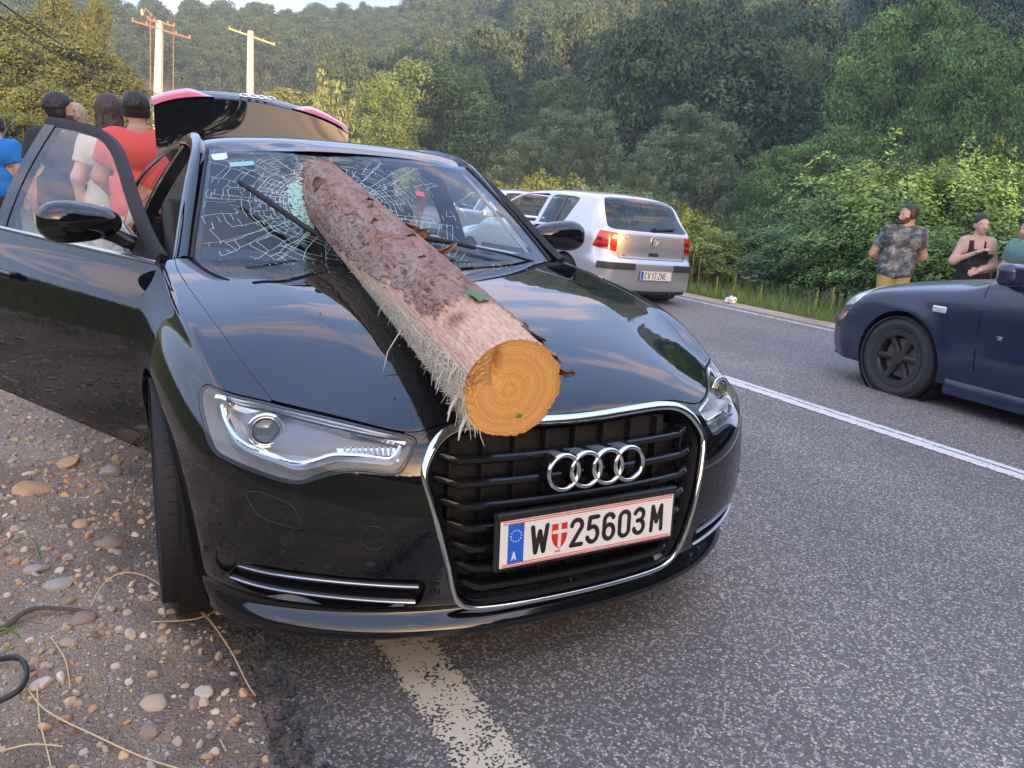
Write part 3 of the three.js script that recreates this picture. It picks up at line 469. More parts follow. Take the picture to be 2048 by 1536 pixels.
// grille
const grille = new THREE.Group(); grille.name = 'grille'; car.add(grille);
{
  const gz = spline([[0.2, -0.02], [0.26, -0.012], [0.29, -0.004], [0.32, 0.005], [0.4, 0.016], [0.5, 0.016], [0.6, 0.002], [0.66, -0.016], [0.7, -0.038], [0.74, -0.07]]);
  const line = grilleFull.map(([x, y]) => y > 0.4 ? shoot(carF, [x, y, -1, 0, 0, 1], 0.02, 1.6) : [x, y, gz(y) + carPlan(x) - 0.001]), n = line.map((p, i) => p[1] > 0.4 ? normAt(p) : V3(p[0] * 0.25, 0.05, 1).normalize().toArray());
  const wide = (p, i) => { const top = sstep(0.58, 0.71, p[1]); return lerp(0.0075, 0.0135, top); };
  // chrome surround, broader along the top
  const m = 9, pos = [], idx = [], N = line.length;
  const cen = line.map((p, i) => { const a = line[(i - 1 + N) % N], b = line[(i + 1) % N], t = V3(...b).sub(V3(...a)).normalize(), o = V3(...n[i]).addScaledVector(t, -V3(...n[i]).dot(t)).normalize(), s = t.clone().cross(o); return { p: V3(...p), o, s, w: wide(p) }; });
  for (const { p, o, s, w } of cen) for (let k = 0; k < m; k++) { const a = Math.PI * (k / (m - 1)); const q = p.clone().addScaledVector(s, -Math.cos(a) * w * -1 - w * 0.85).addScaledVector(o, Math.pow(Math.sin(a), 0.7) * 0.0105 - 0.003); pos.push(q.x, q.y, q.z); }
  for (let i = 0; i < N; i++) for (let k = 0; k < m - 1; k++) { const a = i * m + k, b = a + 1, c = ((i + 1) % N) * m + k, d = c + 1; idx.push(a, c, b, b, c, d); }
  const g = new THREE.BufferGeometry(); g.setAttribute('position', new THREE.Float32BufferAttribute(pos, 3)); g.setIndex(idx); g.computeVertexNormals();
  obj('chrome_surround', g, M.chrome, grille);
  // inner wall of the opening and backing
  const wall = []; for (let i = 0; i < N; i++) { const { p, s, w } = cen[i]; const c = V3(0, 0.49, p.z), q = p.clone().lerp(c, 0.03); wall.push([[q.x, q.y, q.z - 0.004], [q.x, q.y, q.z - 0.1]]); }
  const wp = [], wi = []; wall.forEach(r => r.forEach(v => wp.push(...v))); for (let i = 0; i < N; i++) { const a = i * 2, b = ((i + 1) % N) * 2; wi.push(a, a + 1, b, b, a + 1, b + 1); }
  const wg = new THREE.BufferGeometry(); wg.setAttribute('position', new THREE.Float32BufferAttribute(wp, 3)); wg.setIndex(wi); wg.computeVertexNormals();
  obj('grille_housing', joined([wg, at(rbox(0.8, 0.3, 0.01, 0.003), 0, 0.5, -0.145), at(rbox(0.66, 0.45, 0.01, 0.003), 0, 0.475, -0.13)]), M.matte, grille);
  const halfW = y => { let w = 0; for (let i = 0; i < N; i++) { const [x0, y0] = line[i], [x1, y1] = line[(i + 1) % N]; if ((y0 > y) !== (y1 > y)) { const x = x0 + (x1 - x0) * (y - y0) / (y1 - y0); w = Math.max(w, x); } } return w - 0.014; };
  for (let k = 0; k < 7; k++) {
    const y = 0.642 - k * 0.0545, w = halfW(y), pts = [], outs = [];
    for (let i = 0; i <= 40; i++) { const x = lerp(-w, w, i / 40), e = Math.abs(x) / w, up = sstep(0.84, 0.95, e) * 0.013; const p = onCar([x, y + up]); pts.push([p[0], p[1], p[2] - 0.02 - 0.018 * sstep(0.9, 1, e)]); outs.push([0, 0.18, 1]); }
    const bar = sweep(pts, outs, [[-0.011, -0.045], [0.006, -0.045], [0.0095, -0.004], [0.007, 0.005], [0.003, 0.008], [-0.006, 0.008], [-0.0105, 0.003]]);
    obj('slat', bar, M.gloss, grille);
  }
  for (let k = -4; k <= 4; k++) { const x = k * 0.088, h = Math.abs(x) > 0.3 ? 0.24 : 0.42; obj('grille_rib', at(rbox(0.005, h, 0.03, 0.001), x, Math.abs(x) > 0.3 ? 0.54 : 0.485, -0.085), M.plastic, grille); }
  for (let k = 0; k < 4; k++) {
    const ring = new THREE.TorusGeometry(0.0425, 0.0062, 14, 56); ring.scale(1, 1, 1.25);
    const r = obj('emblem_ring', at(ring, (k - 1.5) * 0.0648, 0.617, 0.033, -0.06), M.chrome, grille);
    obj('ring_base', at(new THREE.CylinderGeometry(0.046, 0.05, 0.032, 40, 1, true).rotateX(Math.PI / 2), (k - 1.5) * 0.0648, 0.617, 0.013, -0.06), M.gloss, r);
  }
}
// number plate
{
  const plate = new THREE.Group(); plate.name = 'number_plate'; plate.position.set(0, 0.4515, 0.03); plate.rotation.x = -0.03; car.add(plate); plate.userData.label = 'white number plate W 25603 M with red edge lines';
  obj('plate_holder', joined([at(rbox(0.545, 0.15, 0.012, 0.006), 0, 0.004, -0.009), at(rbox(0.54, 0.02, 0.02, 0.006), 0, 0.07, -0.004)]), M.plastic, plate);
  obj('plate_sheet', rbox(0.52, 0.12, 0.004, 0.0019), M.plateWhite, plate);
  for (const y of [0.0565, 0.0515, -0.0515, -0.0565]) obj('red_line', at(rbox(0.508, 0.0022, 0.001, 0.0004, 1), 0, y, 0.0022), M.red, plate);
  const eu = obj('blue_band', at(rbox(0.044, 0.1, 0.001, 0.0004, 1), -0.218, 0, 0.0022), M.euBlue, plate);
  obj('star_circle', joined(Array.from({ length: 12 }, (_, i) => { const a = i / 12 * Math.PI * 2; return at(new THREE.CylinderGeometry(0.0019, 0.0019, 0.0008, 5).rotateX(Math.PI / 2), -0.218 + Math.cos(a) * 0.0145, 0.019 + Math.sin(a) * 0.0145, 0.0031); })), M.euStar, eu);
  obj('letter', at(glyph('A', -0.008, 0, 0.019, 0.0021, 0.25), -0.2195, -0.041, 0.0028), M.shieldWhite, eu);
  let x = -0.178; const put = (ch, y = -0.033, h = 0.066, gap = 0.019, sx = 1) => { obj('letter', at(glyph(ch, 0, 0, h, 0.0062, 0.3, sx), x + 0.006, y, 0.0022), M.ink, plate); x += GLYPH[ch][0] * h * sx + gap; };
  put('W'); 
  const sh = new THREE.Shape(); sh.moveTo(-0.022, 0.03); sh.lineTo(0.022, 0.03); sh.lineTo(0.022, 0.0); sh.bezierCurveTo(0.022, -0.02, 0.01, -0.03, 0, -0.037); sh.bezierCurveTo(-0.01, -0.03, -0.022, -0.02, -0.022, 0); sh.closePath();
  const shield = obj('city_shield', at(new THREE.ExtrudeGeometry(sh, { depth: 0.001, bevelEnabled: false, curveSegments: 8 }), -0.0955, 0.002, 0.0021), M.red, plate);
  obj('shield_cross', joined([at(rbox(0.009, 0.062, 0.0006, 0.0002, 1), -0.0955, 0.0005, 0.0034), at(rbox(0.042, 0.009, 0.0006, 0.0002, 1), -0.0955, 0.011, 0.0037)]), M.shieldWhite, shield);
  let wx = -0.105; const word = []; for (const ch of 'WIEN') { word.push(glyph(ch, wx, -0.0435, 0.005, 0.0005, 0.3)); wx += GLYPH[ch][0] * 0.005 + 0.0018; } obj('city_name', at(joined(word), 0, 0, 0.0024), M.ink, plate);
  x = -0.0655; for (const ch of '25603') put(ch, -0.033, 0.066, 0.0185, 1.05); x += 0.008; put('M', -0.033, 0.066, 0, 1.0);
}

// headlights
for (const s of [-1, 1]) {
  const mir = g => s < 0 ? flipX(g) : g, lamp = new THREE.Group(); lamp.name = 'headlight'; car.add(lamp);
  const shifted = d => (x, y, z) => carF(x / (1 - d * 0.6), y, z + d);
  obj('lamp_lens', mir(sheet(carF, fromCar, [0.42, 1.12, 110], [0.08, 0.46, 46], [lampIn], { rim: 0.012, bevel: 0.003, lift: -0.001 })), M.lens, lamp);
  // seal round the lens
  const rim = smoothLine(lampLine.map(p => p), 4, true).map(p => shoot(carF, [0, p[1], -1, p[0], 0, p[2] + 1].map((v, i) => i < 3 ? v : v / Math.hypot(p[0], p[2] + 1)), 0.05, 2) || p);
  obj('lamp_seal', mir(tube(rim.map(p => inset(p, 0.006)), 0.0045, 6, true)), M.plastic, lamp);
  // tub
  const tubIn = (x, y, z) => lampIn(x, y, z) - 0.004;
  const deep = (x, y, z) => carF(x * 1.03 + 0.02, y, z + 0.062);
  obj('lamp_tub', mir(sheet(deep, fromCar, [0.42, 1.2, 70], [0.06, 0.5, 30], [(x, y, z) => lampIn(x, y, z + 0.055) - 0.02], { rim: 0 })), M.tub, lamp);
  const skirt = []; rim.forEach(p => { const a = inset(p, 0.008), b = inset(p, 0.075); skirt.push(...a, ...b); });
  const si = []; for (let i = 0; i < rim.length; i++) { const a = i * 2, b = ((i + 1) % rim.length) * 2; si.push(a, b, a + 1, b, b + 1, a + 1); }
  const sg = new THREE.BufferGeometry(); sg.setAttribute('position', new THREE.Float32BufferAttribute(skirt, 3)); sg.setIndex(si); sg.computeVertexNormals();
  obj('lamp_wall', mir(sg), M.bezel, lamp);
  // silver trim floor below the projector, with the light guide along its lower edge
  const guide = [[0.822, 0.722, -0.46], [0.82, 0.697, -0.42], [0.808, 0.67, -0.36], [0.78, 0.652, -0.296], [0.734, 0.641, -0.241], [0.692, 0.631, -0.201], [0.657, 0.642, -0.179], [0.615, 0.66, -0.16], [0.575, 0.663, -0.138], [0.529, 0.661, -0.114], [0.493, 0.659, -0.098], [0.482, 0.667, -0.097], [0.466, 0.69, -0.105]];
  const gl = smoothLine(guide, 5), gp = gl.map(p => inset(p, 0.026)), gn = gl.map(normAt);
  obj('light_guide', mir(sweep(gp, gn, [[-0.0055, -0.01], [0.0055, -0.01], [0.0055, 0.003], [0.002, 0.006], [-0.002, 0.006], [-0.0055, 0.003]])), M.chrome, lamp);
  // bezel between guide and projector: a shelf running inwards
  const shelf = []; gl.forEach((p, i) => { const q = inset(p, 0.028), up = [p[0] * 0.985, Math.min(0.712, p[1] + 0.022), p[2]], r = inset(up, 0.07); shelf.push([q, [lerp(q[0], r[0], 0.5), lerp(q[1], r[1], 0.35), lerp(q[2], r[2], 0.5)], r]); });
  const sp = [], sx = []; shelf.forEach(r => r.forEach(v => sp.push(...v))); for (let i = 0; i < shelf.length - 1; i++) for (let k = 0; k < 2; k++) { const a = i * 3 + k; sx.push(a, a + 1, a + 3, a + 1, a + 4, a + 3); }
  const sh = new THREE.BufferGeometry(); sh.setAttribute('position', new THREE.Float32BufferAttribute(sp, 3)); sh.setIndex(sx); sh.computeVertexNormals();
  obj('lamp_bezel', mir(sh), M.bezel, lamp);
  // outer lower band of the unit
  const low = smoothLine(guide.map(([x, y, z]) => [x, y - 0.012, z]), 5);
  obj('trim_band', mir(sweep(low.map(p => inset(p, 0.024)), low.map(normAt), [[-0.006, -0.03], [0.006, -0.03], [0.006, 0.001], [-0.006, -0.006]])), M.satin, lamp);
  const top = smoothLine([[0.826, 0.733, -0.5], [0.8, 0.737, -0.46], [0.762, 0.731, -0.42], [0.69, 0.722, -0.345], [0.612, 0.716, -0.252], [0.556, 0.711, -0.19], [0.49, 0.701, -0.134], [0.452, 0.692, -0.105]], 5);
  obj('trim_band', mir(sweep(top.map(p => inset(p, 0.018)), top.map(normAt), [[-0.005, -0.02], [0.005, -0.02], [0.005, 0.002], [-0.005, 0.002]])), M.chrome, lamp);
  // projector
  const c = inset([0.731, 0.699, -0.318], 0.03), aim = V3(0.18, 0, 1).normalize(), q = new THREE.Quaternion().setFromUnitVectors(V3(0, 0, 1), aim), set = g => { g.applyQuaternion(q); g.translate(c[0] + 0.002, c[1] + 0.004, c[2]); return mir(g); };
  const proj = obj('projector', set(joined([new THREE.TorusGeometry(0.0405, 0.0045, 10, 44), new THREE.TorusGeometry(0.0345, 0.002, 8, 40).translate(0, 0, 0.004)])), M.chrome, lamp);
  obj('projector_barrel', set(new THREE.CylinderGeometry(0.04, 0.036, 0.05, 36, 1, true).rotateX(Math.PI / 2).translate(0, 0, -0.025)), M.bezelDark, proj);
  obj('projector_lens', set(new THREE.SphereGeometry(0.034, 28, 14, 0, Math.PI * 2, 0, Math.PI / 2).rotateX(Math.PI / 2).scale(1, 1, 0.62).translate(0, 0, -0.008)), M.bulbGlass, proj);
  obj('projector_back', set(new THREE.CylinderGeometry(0.034, 0.034, 0.004, 30).rotateX(Math.PI / 2).translate(0, 0, -0.03)), M.bezelDark, proj);
  // ribbed indicator at the inner end
  const ribs = []; for (let k = 0; k < 9; k++) { const x = 0.49 + k * 0.0125; const a = inset(onCar([x, 0.672]), 0.034); ribs.push(at(rbox(0.004, 0.034 - k * 0.001, 0.01, 0.0015), a[0], a[1], a[2])); }
  obj('indicator', mir(joined([...ribs])), M.bezel, lamp);
  const plate = []; for (let k = 0; k <= 8; k++) { const x = 0.474 + k * 0.0165, a = inset(onCar([x, 0.692]), 0.05), b = inset(onCar([x, 0.652]), 0.05); plate.push(...a, ...b); }
  const pi = []; for (let k = 0; k < 8; k++) pi.push(k * 2, k * 2 + 1, k * 2 + 2, k * 2 + 1, k * 2 + 3, k * 2 + 2); const pg = new THREE.BufferGeometry(); pg.setAttribute('position', new THREE.Float32BufferAttribute(plate, 3)); pg.setIndex(pi); pg.computeVertexNormals();
  obj('indicator_reflector', mir(pg), M.reflector, lamp);
}
// ------------------------------------------------------------------ the dark saloon: cabin, glass, doors, boot, wheels
// log axis: cut end and the place where it enters the windscreen
const logEnd = V3(-0.302, 0.862, 0.118), logHole = V3(-0.168, 1.188, -1.7), logAxis = logHole.clone().sub(logEnd).normalize(), logR = 0.12;
const toAxis = (x, y, z) => { const p = V3(x, y, z).sub(logEnd), t = p.dot(logAxis); return p.addScaledVector(logAxis, -t).length(); };
function glassAt(s, t) {                                   // s -1..1 across, t 0..1 up the windscreen
  const xb = s * 0.742, xt = s * 0.592, a = Math.abs(s);
  const yb = 0.956 + 0.022 * a * a, zb = -1.345 - 0.125 * a * a * a, yt = 1.386 - 0.02 * a * a, zt = -1.965 - 0.09 * Math.pow(a, 2.5);
  const h = 4 * t * (1 - t) * 0.016;
  return [lerp(xb, xt, t), lerp(yb, yt, t) + h * 0.82, lerp(zb, zt, t) + h * 0.57];
}
const glassN = (s, t) => { const e = 1e-3, p = V3(...glassAt(s - e, t)), q = V3(...glassAt(s + e, t)), r = V3(...glassAt(s, t - e)), u = V3(...glassAt(s, t + e)); return q.sub(p).cross(u.sub(r)).normalize(); };
const rc = rng(5);
function dentAt(p) { const d = toAxis(...p) - logR; return 0.014 * Math.exp(-Math.max(0, d) / 0.07); }
function glassPoint(s, t, lift = 0) { const p = glassAt(s, t), n = glassN(s, t), d = dentAt(p), k = lift - d; return V3(p[0] + n.x * k, p[1] + n.y * k, p[2] + n.z * k); }
const screen = (() => {
  const nu = 150, nv = 90, pos = [], idx = [], keep = [];
  for (let j = 0; j <= nv; j++) for (let i = 0; i <= nu; i++) {
    const s = lerp(-1, 1, i / nu), t = j / nv, p = glassPoint(s, t), d = toAxis(p.x, p.y, p.z) - logR, w = 0.0011 * Math.exp(-Math.max(0, d) / 0.12);
    pos.push(p.x + (rc() - 0.5) * w, p.y + (rc() - 0.5) * w, p.z + (rc() - 0.5) * w); keep.push(d > 0.004);
  }
  for (let j = 0; j < nv; j++) for (let i = 0; i < nu; i++) { const a = j * (nu + 1) + i, b = a + 1, c = a + nu + 2, d = a + nu + 1; if (keep[a] && keep[b] && keep[c] && keep[d]) idx.push(a, b, c, a, c, d); }
  const g = new THREE.BufferGeometry(); g.setAttribute('position', new THREE.Float32BufferAttribute(pos, 3)); g.setIndex(idx); g.computeVertexNormals();
  return obj('windscreen', g, M.glass, car);
})();
// black edge band printed round the glass
{
  const band = (a, b, n, lift) => { const pos = [], idx = []; for (let i = 0; i <= n; i++) { for (const q of [a(i / n), b(i / n)]) { const p = glassPoint(q[0], q[1], lift); pos.push(p.x, p.y, p.z); } if (i < n) { const k = i * 2; idx.push(k, k + 2, k + 1, k + 1, k + 2, k + 3); } } const g = new THREE.BufferGeometry(); g.setAttribute('position', new THREE.Float32BufferAttribute(pos, 3)); g.setIndex(idx); g.computeVertexNormals(); return g; };
  obj('edge_band', joined([band(u => [-1, u], u => [-0.965, u], 30, -0.004), band(u => [0.965, u], u => [1, u], 30, -0.004), band(u => [lerp(-0.96, 0.96, u), 0], u => [lerp(-0.96, 0.96, u), 0.1], 40, -0.004), band(u => [lerp(-0.96, -0.42, u), 0.965], u => [lerp(-0.96, -0.42, u), 1], 20, -0.004), band(u => [lerp(0.0, 0.96, u), 0.965], u => [lerp(0.0, 0.96, u), 1], 20, -0.004)]), M.plastic, screen);
  // cracks: rays and rings round the hole
  const hole = (() => { let best = 9, b = null; for (let i = 0; i <= 200; i++) for (let j = 0; j <= 120; j++) { const s = i / 100 - 1, t = j / 120, p = glassAt(s, t), d = toAxis(...p); if (d < best) { best = d; b = [s, t]; } } return b; })();
  const R = rng(77), lines = [], W = 0.66, H = 0.76;            // half width and height of the glass in metres
  const ptAt = (r, a) => [hole[0] + r * Math.cos(a) / W, hole[1] + r * Math.sin(a) / H];
  const inside = ([s, t]) => Math.abs(s) < 0.985 && t > 0.01 && t < 0.985;
  const push = (list, w) => { if (list.length > 1) lines.push([list, w]); };
  // a web: cracks run out from the hole and are tied by straight pieces, thick and close near it
  const rays = Array.from({ length: 78 }, (_, i) => (i + (R() - 0.5) * 0.75) / 78 * Math.PI * 2), radii = []; for (let r = 0.125; r < 0.72; r *= 1.045 + R() * 0.045) radii.push(r);
  const reach = rays.map(a => 0.2 + Math.pow(R(), 1.0) * (0.38 + 0.2 * Math.max(0, -Math.cos(a)) + 0.08 * Math.max(0, Math.cos(a)))), node = rays.map((a, i) => { let da = 0; return radii.map(r => { da += (R() - 0.5) * 0.035; return [r * (1 + (R() - 0.5) * 0.035), a + da]; }); });
  const wide = r => 0.00042 + 0.0007 * Math.exp(-(r - 0.12) / 0.12) + 0.0003 * R();
  rays.forEach((a, i) => { let list = []; for (let k = 0; k < radii.length && radii[k] < reach[i]; k++) { const p = ptAt(...node[i][k]); if (inside(p) && R() > 0.05) list.push(p); else { push(list, wide(radii[k])); list = []; } } push(list, wide(0.25)); });
  for (let k = 0; k < radii.length; k++) for (let i = 0; i < rays.length; i++) { const j = (i + 1) % rays.length, r = radii[k], keep = 0.96 - 0.9 * Math.max(0, r - 0.2) - 0.3 * Math.abs(Math.sin(k * 2.3)); if (r > 0.62 || R() > keep || r > Math.max(reach[i], reach[j]) + 0.05) continue; const p = ptAt(...node[i][k]), q = ptAt(node[j][k][0], node[j][k][1]); if (inside(p) && inside(q)) push([p, [lerp(p[0], q[0], 0.5) + (R() - 0.5) * 0.006, lerp(p[1], q[1], 0.5) + (R() - 0.5) * 0.006], q], wide(r)); }
  for (let k = 0; k < 420; k++) {                               // short stray cracks in the crazed zone
    const a = Math.PI * (0.05 + R() * 1.25), r0 = 0.13 + R() * R() * 0.36; let p = ptAt(r0, a), dir = R() * Math.PI * 2; const list = [];
    for (let i = 0; i < 2 + R() * 2; i++) { if (!inside(p)) break; list.push(p); dir += (R() - 0.5) * 1.6; p = [p[0] + Math.cos(dir) * 0.012 / W, p[1] + Math.sin(dir) * 0.012 / H]; }
    push(list, 0.0003 + R() * 0.0005);
  }
  const pos = [], idx = [];
  for (const [list, w] of lines) {
    const P = list.map(([s, t]) => [glassPoint(s, t, 0.0012), glassN(s, t)]).filter(([p]) => toAxis(p.x, p.y, p.z) > logR + 0.002);
    for (let i = 0; i < P.length - 1; i++) {
      const [p, n] = P[i], q = P[i + 1][0]; if (p.distanceTo(q) > 0.06) continue; const d = q.clone().sub(p).cross(n).normalize().multiplyScalar(w), k = pos.length / 3;
      for (const v of [p.clone().add(d), p.clone().sub(d), q.clone().add(d), q.clone().sub(d)]) pos.push(v.x, v.y, v.z); idx.push(k, k + 1, k + 2, k + 2, k + 1, k + 3);
    }
  }
  const g = new THREE.BufferGeometry(); g.setAttribute('position', new THREE.Float32BufferAttribute(pos, 3)); g.setIndex(idx); g.computeVertexNormals();
  obj('crack_web', g, M.crack, screen).userData.kind = 'stuff';
  // crushed glass hugging the log: small tilted crumbs
  const cp = [], ci = [];
  for (let k = 0; k < 4600; k++) {
    const a = k < 2200 ? Math.PI * (0.5 + (R() - 0.5) * 0.75) : R() * Math.PI * 2, up = Math.sin(a), spread = (up > 0 ? 0.09 : 0.07) * (0.3 + 0.7 * Math.abs(up)) + (Math.cos(a) < 0 ? 0.03 : 0), r = 0.108 + Math.pow(R(), 1.6) * spread, [s, t] = ptAt(r * (up > 0.3 ? 1 : 1.02), a);
    if (!inside([s, t])) continue; const p = glassPoint(s, t, 0.002 + R() * 0.004); if (toAxis(p.x, p.y, p.z) < logR + 0.001) continue;
    const n = glassN(s, t), size = 0.003 + R() * 0.005, q0 = cp.length / 3, tw = R() * 6.3;
    const e1 = V3(1, 0, 0).addScaledVector(n, -n.x).normalize(), e2 = n.clone().cross(e1);
    for (let i = 0; i < 3; i++) { const b = tw + i * 2.1 + (R() - 0.5) * 0.8; const v = p.clone().addScaledVector(e1, Math.cos(b) * size).addScaledVector(e2, Math.sin(b) * size).addScaledVector(n, (R() - 0.5) * size * 0.9); cp.push(v.x, v.y, v.z); } ci.push(q0, q0 + 1, q0 + 2);
  }
  const cg = new THREE.BufferGeometry(); cg.setAttribute('position', new THREE.Float32BufferAttribute(cp, 3)); cg.setIndex(ci); cg.computeVertexNormals();
  obj('crushed_glass', cg, M.shard, screen).userData.kind = 'stuff';
  // stickers behind the glass
  const stick = (s, t, w, h, mat, name, r) => { const sh = new THREE.Shape(), hw = w / 2, hh = h / 2; sh.moveTo(-hw, hh); sh.lineTo(hw, hh); sh.lineTo(hw, -hh + r); sh.quadraticCurveTo(hw, -hh, hw - r, -hh); sh.lineTo(-hw + r, -hh); sh.quadraticCurveTo(-hw, -hh, -hw, -hh + r); sh.closePath(); const gg = new THREE.ExtrudeGeometry(sh, { depth: 0.0006, bevelEnabled: false }); const p = glassPoint(s, t, 0.0008), n = glassN(s, t); gg.applyQuaternion(new THREE.Quaternion().setFromRotationMatrix(new THREE.Matrix4().makeBasis(V3(1, 0, 0).addScaledVector(n, -n.x).normalize(), n.clone().cross(V3(1, 0, 0).addScaledVector(n, -n.x).normalize()), n))); gg.translate(p.x, p.y, p.z); return obj(name, gg, mat, screen); };
  stick(-0.915, 0.915, 0.06, 0.055, std(0.62, 0.66, 0.68, 0.5), 'test_badge', 0.022);
  stick(-0.78, 0.84, 0.095, 0.034, std(0.3, 0.62, 0.6, 0.4, 0, { transmission: 0.3, thickness: 0 }), 'toll_sticker', 0.006);
  stick(0.34, 0.62, 0.04, 0.035, std(0.6, 0.1, 0.12, 0.5), 'paper_tag', 0.004);
}
// roof, with a small dent over the broken glass
{
  const zs = [-1.965, -2.02, -2.15, -2.4, -2.8, -3.2, -3.45], ymid = [1.39, 1.408, 1.436, 1.458, 1.46, 1.437, 1.405], rows = zs.map((z, j) => [-1, -0.93, -0.8, -0.5, -0.2, 0, 0.2, 0.5, 0.8, 0.93, 1].map(s => { const a = Math.abs(s), front = j === 0 ? -0.09 * Math.pow(a, 2.5) : j === 1 ? -0.07 * Math.pow(a, 2.5) : 0; return [s * 0.595, ymid[j] - 0.03 * a * a - 0.018 * Math.pow(a, 8), z + front]; }));
  const g = patch(rows, 6, 6), p = g.attributes.position;
  for (let i = 0; i < p.count; i++) { const dx = (p.getX(i) + 0.28) / 0.07, dz = (p.getZ(i) + 2.04) / 0.05; p.setY(i, p.getY(i) - 0.012 * Math.exp(-dx * dx - dz * dz)); }
  g.computeVertexNormals(); const n = g.attributes.normal; if (n.getY(20) < 0) { const ix = g.index; for (let i = 0; i < ix.count; i += 3) { const t = ix.getX(i + 1); ix.setX(i + 1, ix.getX(i + 2)); ix.setX(i + 2, t); } g.computeVertexNormals(); }
  obj('roof', g, M.paint, car);
  const h = g.clone(); h.translate(0, -0.035, -0.02); obj('headliner', h, M.headliner, car);
}
const railPts = smoothLine([[0.772, 0.965, -1.52], [0.729, 1.09, -1.7], [0.69, 1.2, -1.85], [0.652, 1.305, -2.0], [0.625, 1.372, -2.13], [0.607, 1.412, -2.35], [0.602, 1.428, -2.7], [0.603, 1.408, -3.05], [0.612, 1.35, -3.4], [0.632, 1.24, -3.75], [0.66, 1.1, -4.05], [0.69, 0.985, -4.25]], 8);
const railOut = railPts.map(([x, y, z]) => { const f = sstep(-2.2, -1.8, z), b = sstep(-3.1, -3.6, z); return [0.72, 0.55, 0.42 * f - 0.3 * b]; });
for (const s of [-1, 1]) {
  const mir = g => s < 0 ? flipX(g) : g;
  obj('roof_pillar', mir(sweep(railPts, railOut, [[-0.03, -0.03], [-0.034, 0.0], [-0.026, 0.009], [0, 0.013], [0.026, 0.009], [0.034, 0.0], [0.03, -0.03]])), M.paint, car);
  const inner = railPts.slice(0, 40); obj('pillar_trim', mir(sweep(inner.map(([x, y, z]) => [x - 0.03, y - 0.026, z - 0.022]), railOut.slice(0, 40), [[-0.03, -0.012], [-0.03, 0.0], [0.03, 0.0], [0.03, -0.012]])), M.beige, car);
  // screen seal along the pillar
  const seal = Array.from({ length: 24 }, (_, i) => { const p = glassPoint(0.995, i / 23, 0.002); return [p.x, p.y, p.z]; });
  obj('screen_seal', mir(tube(seal, 0.0065, 6)), M.rubber, car);
}
// side of the body: sill, doors; the door on the grassy side stands open
const lateral = (z, y) => [0, y, z, 1, 0, 0];
const sideF = (x, y, z) => Math.abs(x) - sideW(y - crestY(z)) + crestIn(z);
const beltX = z => sideW(0.958 - crestY(z)) - crestIn(z);
const doorPanel = (z0, z1, y0, y1) => sheet(sideF, lateral, [z0, z1, 60], [y0, y1, 60], [(x, y, z) => -archR(z, y)], { rim: 0.03, t1: 1.3 });
const archR = (z, y) => Math.hypot(z + 3.83, y - 0.345) - 0.37;
const dlo = (z0, z1) => { const out = []; for (let i = 0; i <= 16; i++) { const z = lerp(z0, z1, i / 16); out.push(z); } return out; };
const dloTop = spline([[-4.05, 1.06], [-3.75, 1.205], [-3.4, 1.318], [-3.05, 1.378], [-2.7, 1.398], [-2.35, 1.385], [-2.13, 1.348], [-2.0, 1.287], [-1.85, 1.185], [-1.7, 1.075], [-1.56, 0.985], [-1.5, 0.955]]);
const sideX = (y, z) => lerp(beltX(z) - 0.005, 0.617 + 0.02 * sstep(-3.2, -4, z), clamp((y - 0.958) / 0.44, 0, 1.1)) + 0.02 * Math.sin(clamp((y - 0.958) / 0.44, 0, 1) * Math.PI);
function sideGlass(z0, z1, grow = 0) { const pos = [], idx = [], n = 24, m = 10; for (let i = 0; i <= n; i++) for (let j = 0; j <= m; j++) { const z = lerp(z0, z1, i / n), y = lerp(0.95, Math.max(0.952, dloTop(z) + grow), j / m); pos.push(sideX(y, z), y, z); } for (let i = 0; i < n; i++) for (let j = 0; j < m; j++) { const a = i * (m + 1) + j, b = a + m + 1; idx.push(a, a + 1, b, a + 1, b + 1, b); } const g = new THREE.BufferGeometry(); g.setAttribute('position', new THREE.Float32BufferAttribute(pos, 3)); g.setIndex(idx); g.computeVertexNormals(); return g; }
function frame(z0, z1, w) { const top = []; for (let i = 0; i <= 30; i++) { const z = lerp(z0, z1, i / 30), y = dloTop(z) + 0.004; top.push([sideX(y, z), y, z]); } return sweep(top, top.map(() => [0.9, 0.35, 0]), [[-w, -0.025], [-w, 0.006], [0, 0.01], [w, 0.006], [w, -0.025]]); }
const belt = (z0, z1, r) => tube(Array.from({ length: 24 }, (_, i) => { const z = lerp(z0, z1, i / 23); return [beltX(z) + 0.004, 0.957, z]; }), r, 8);
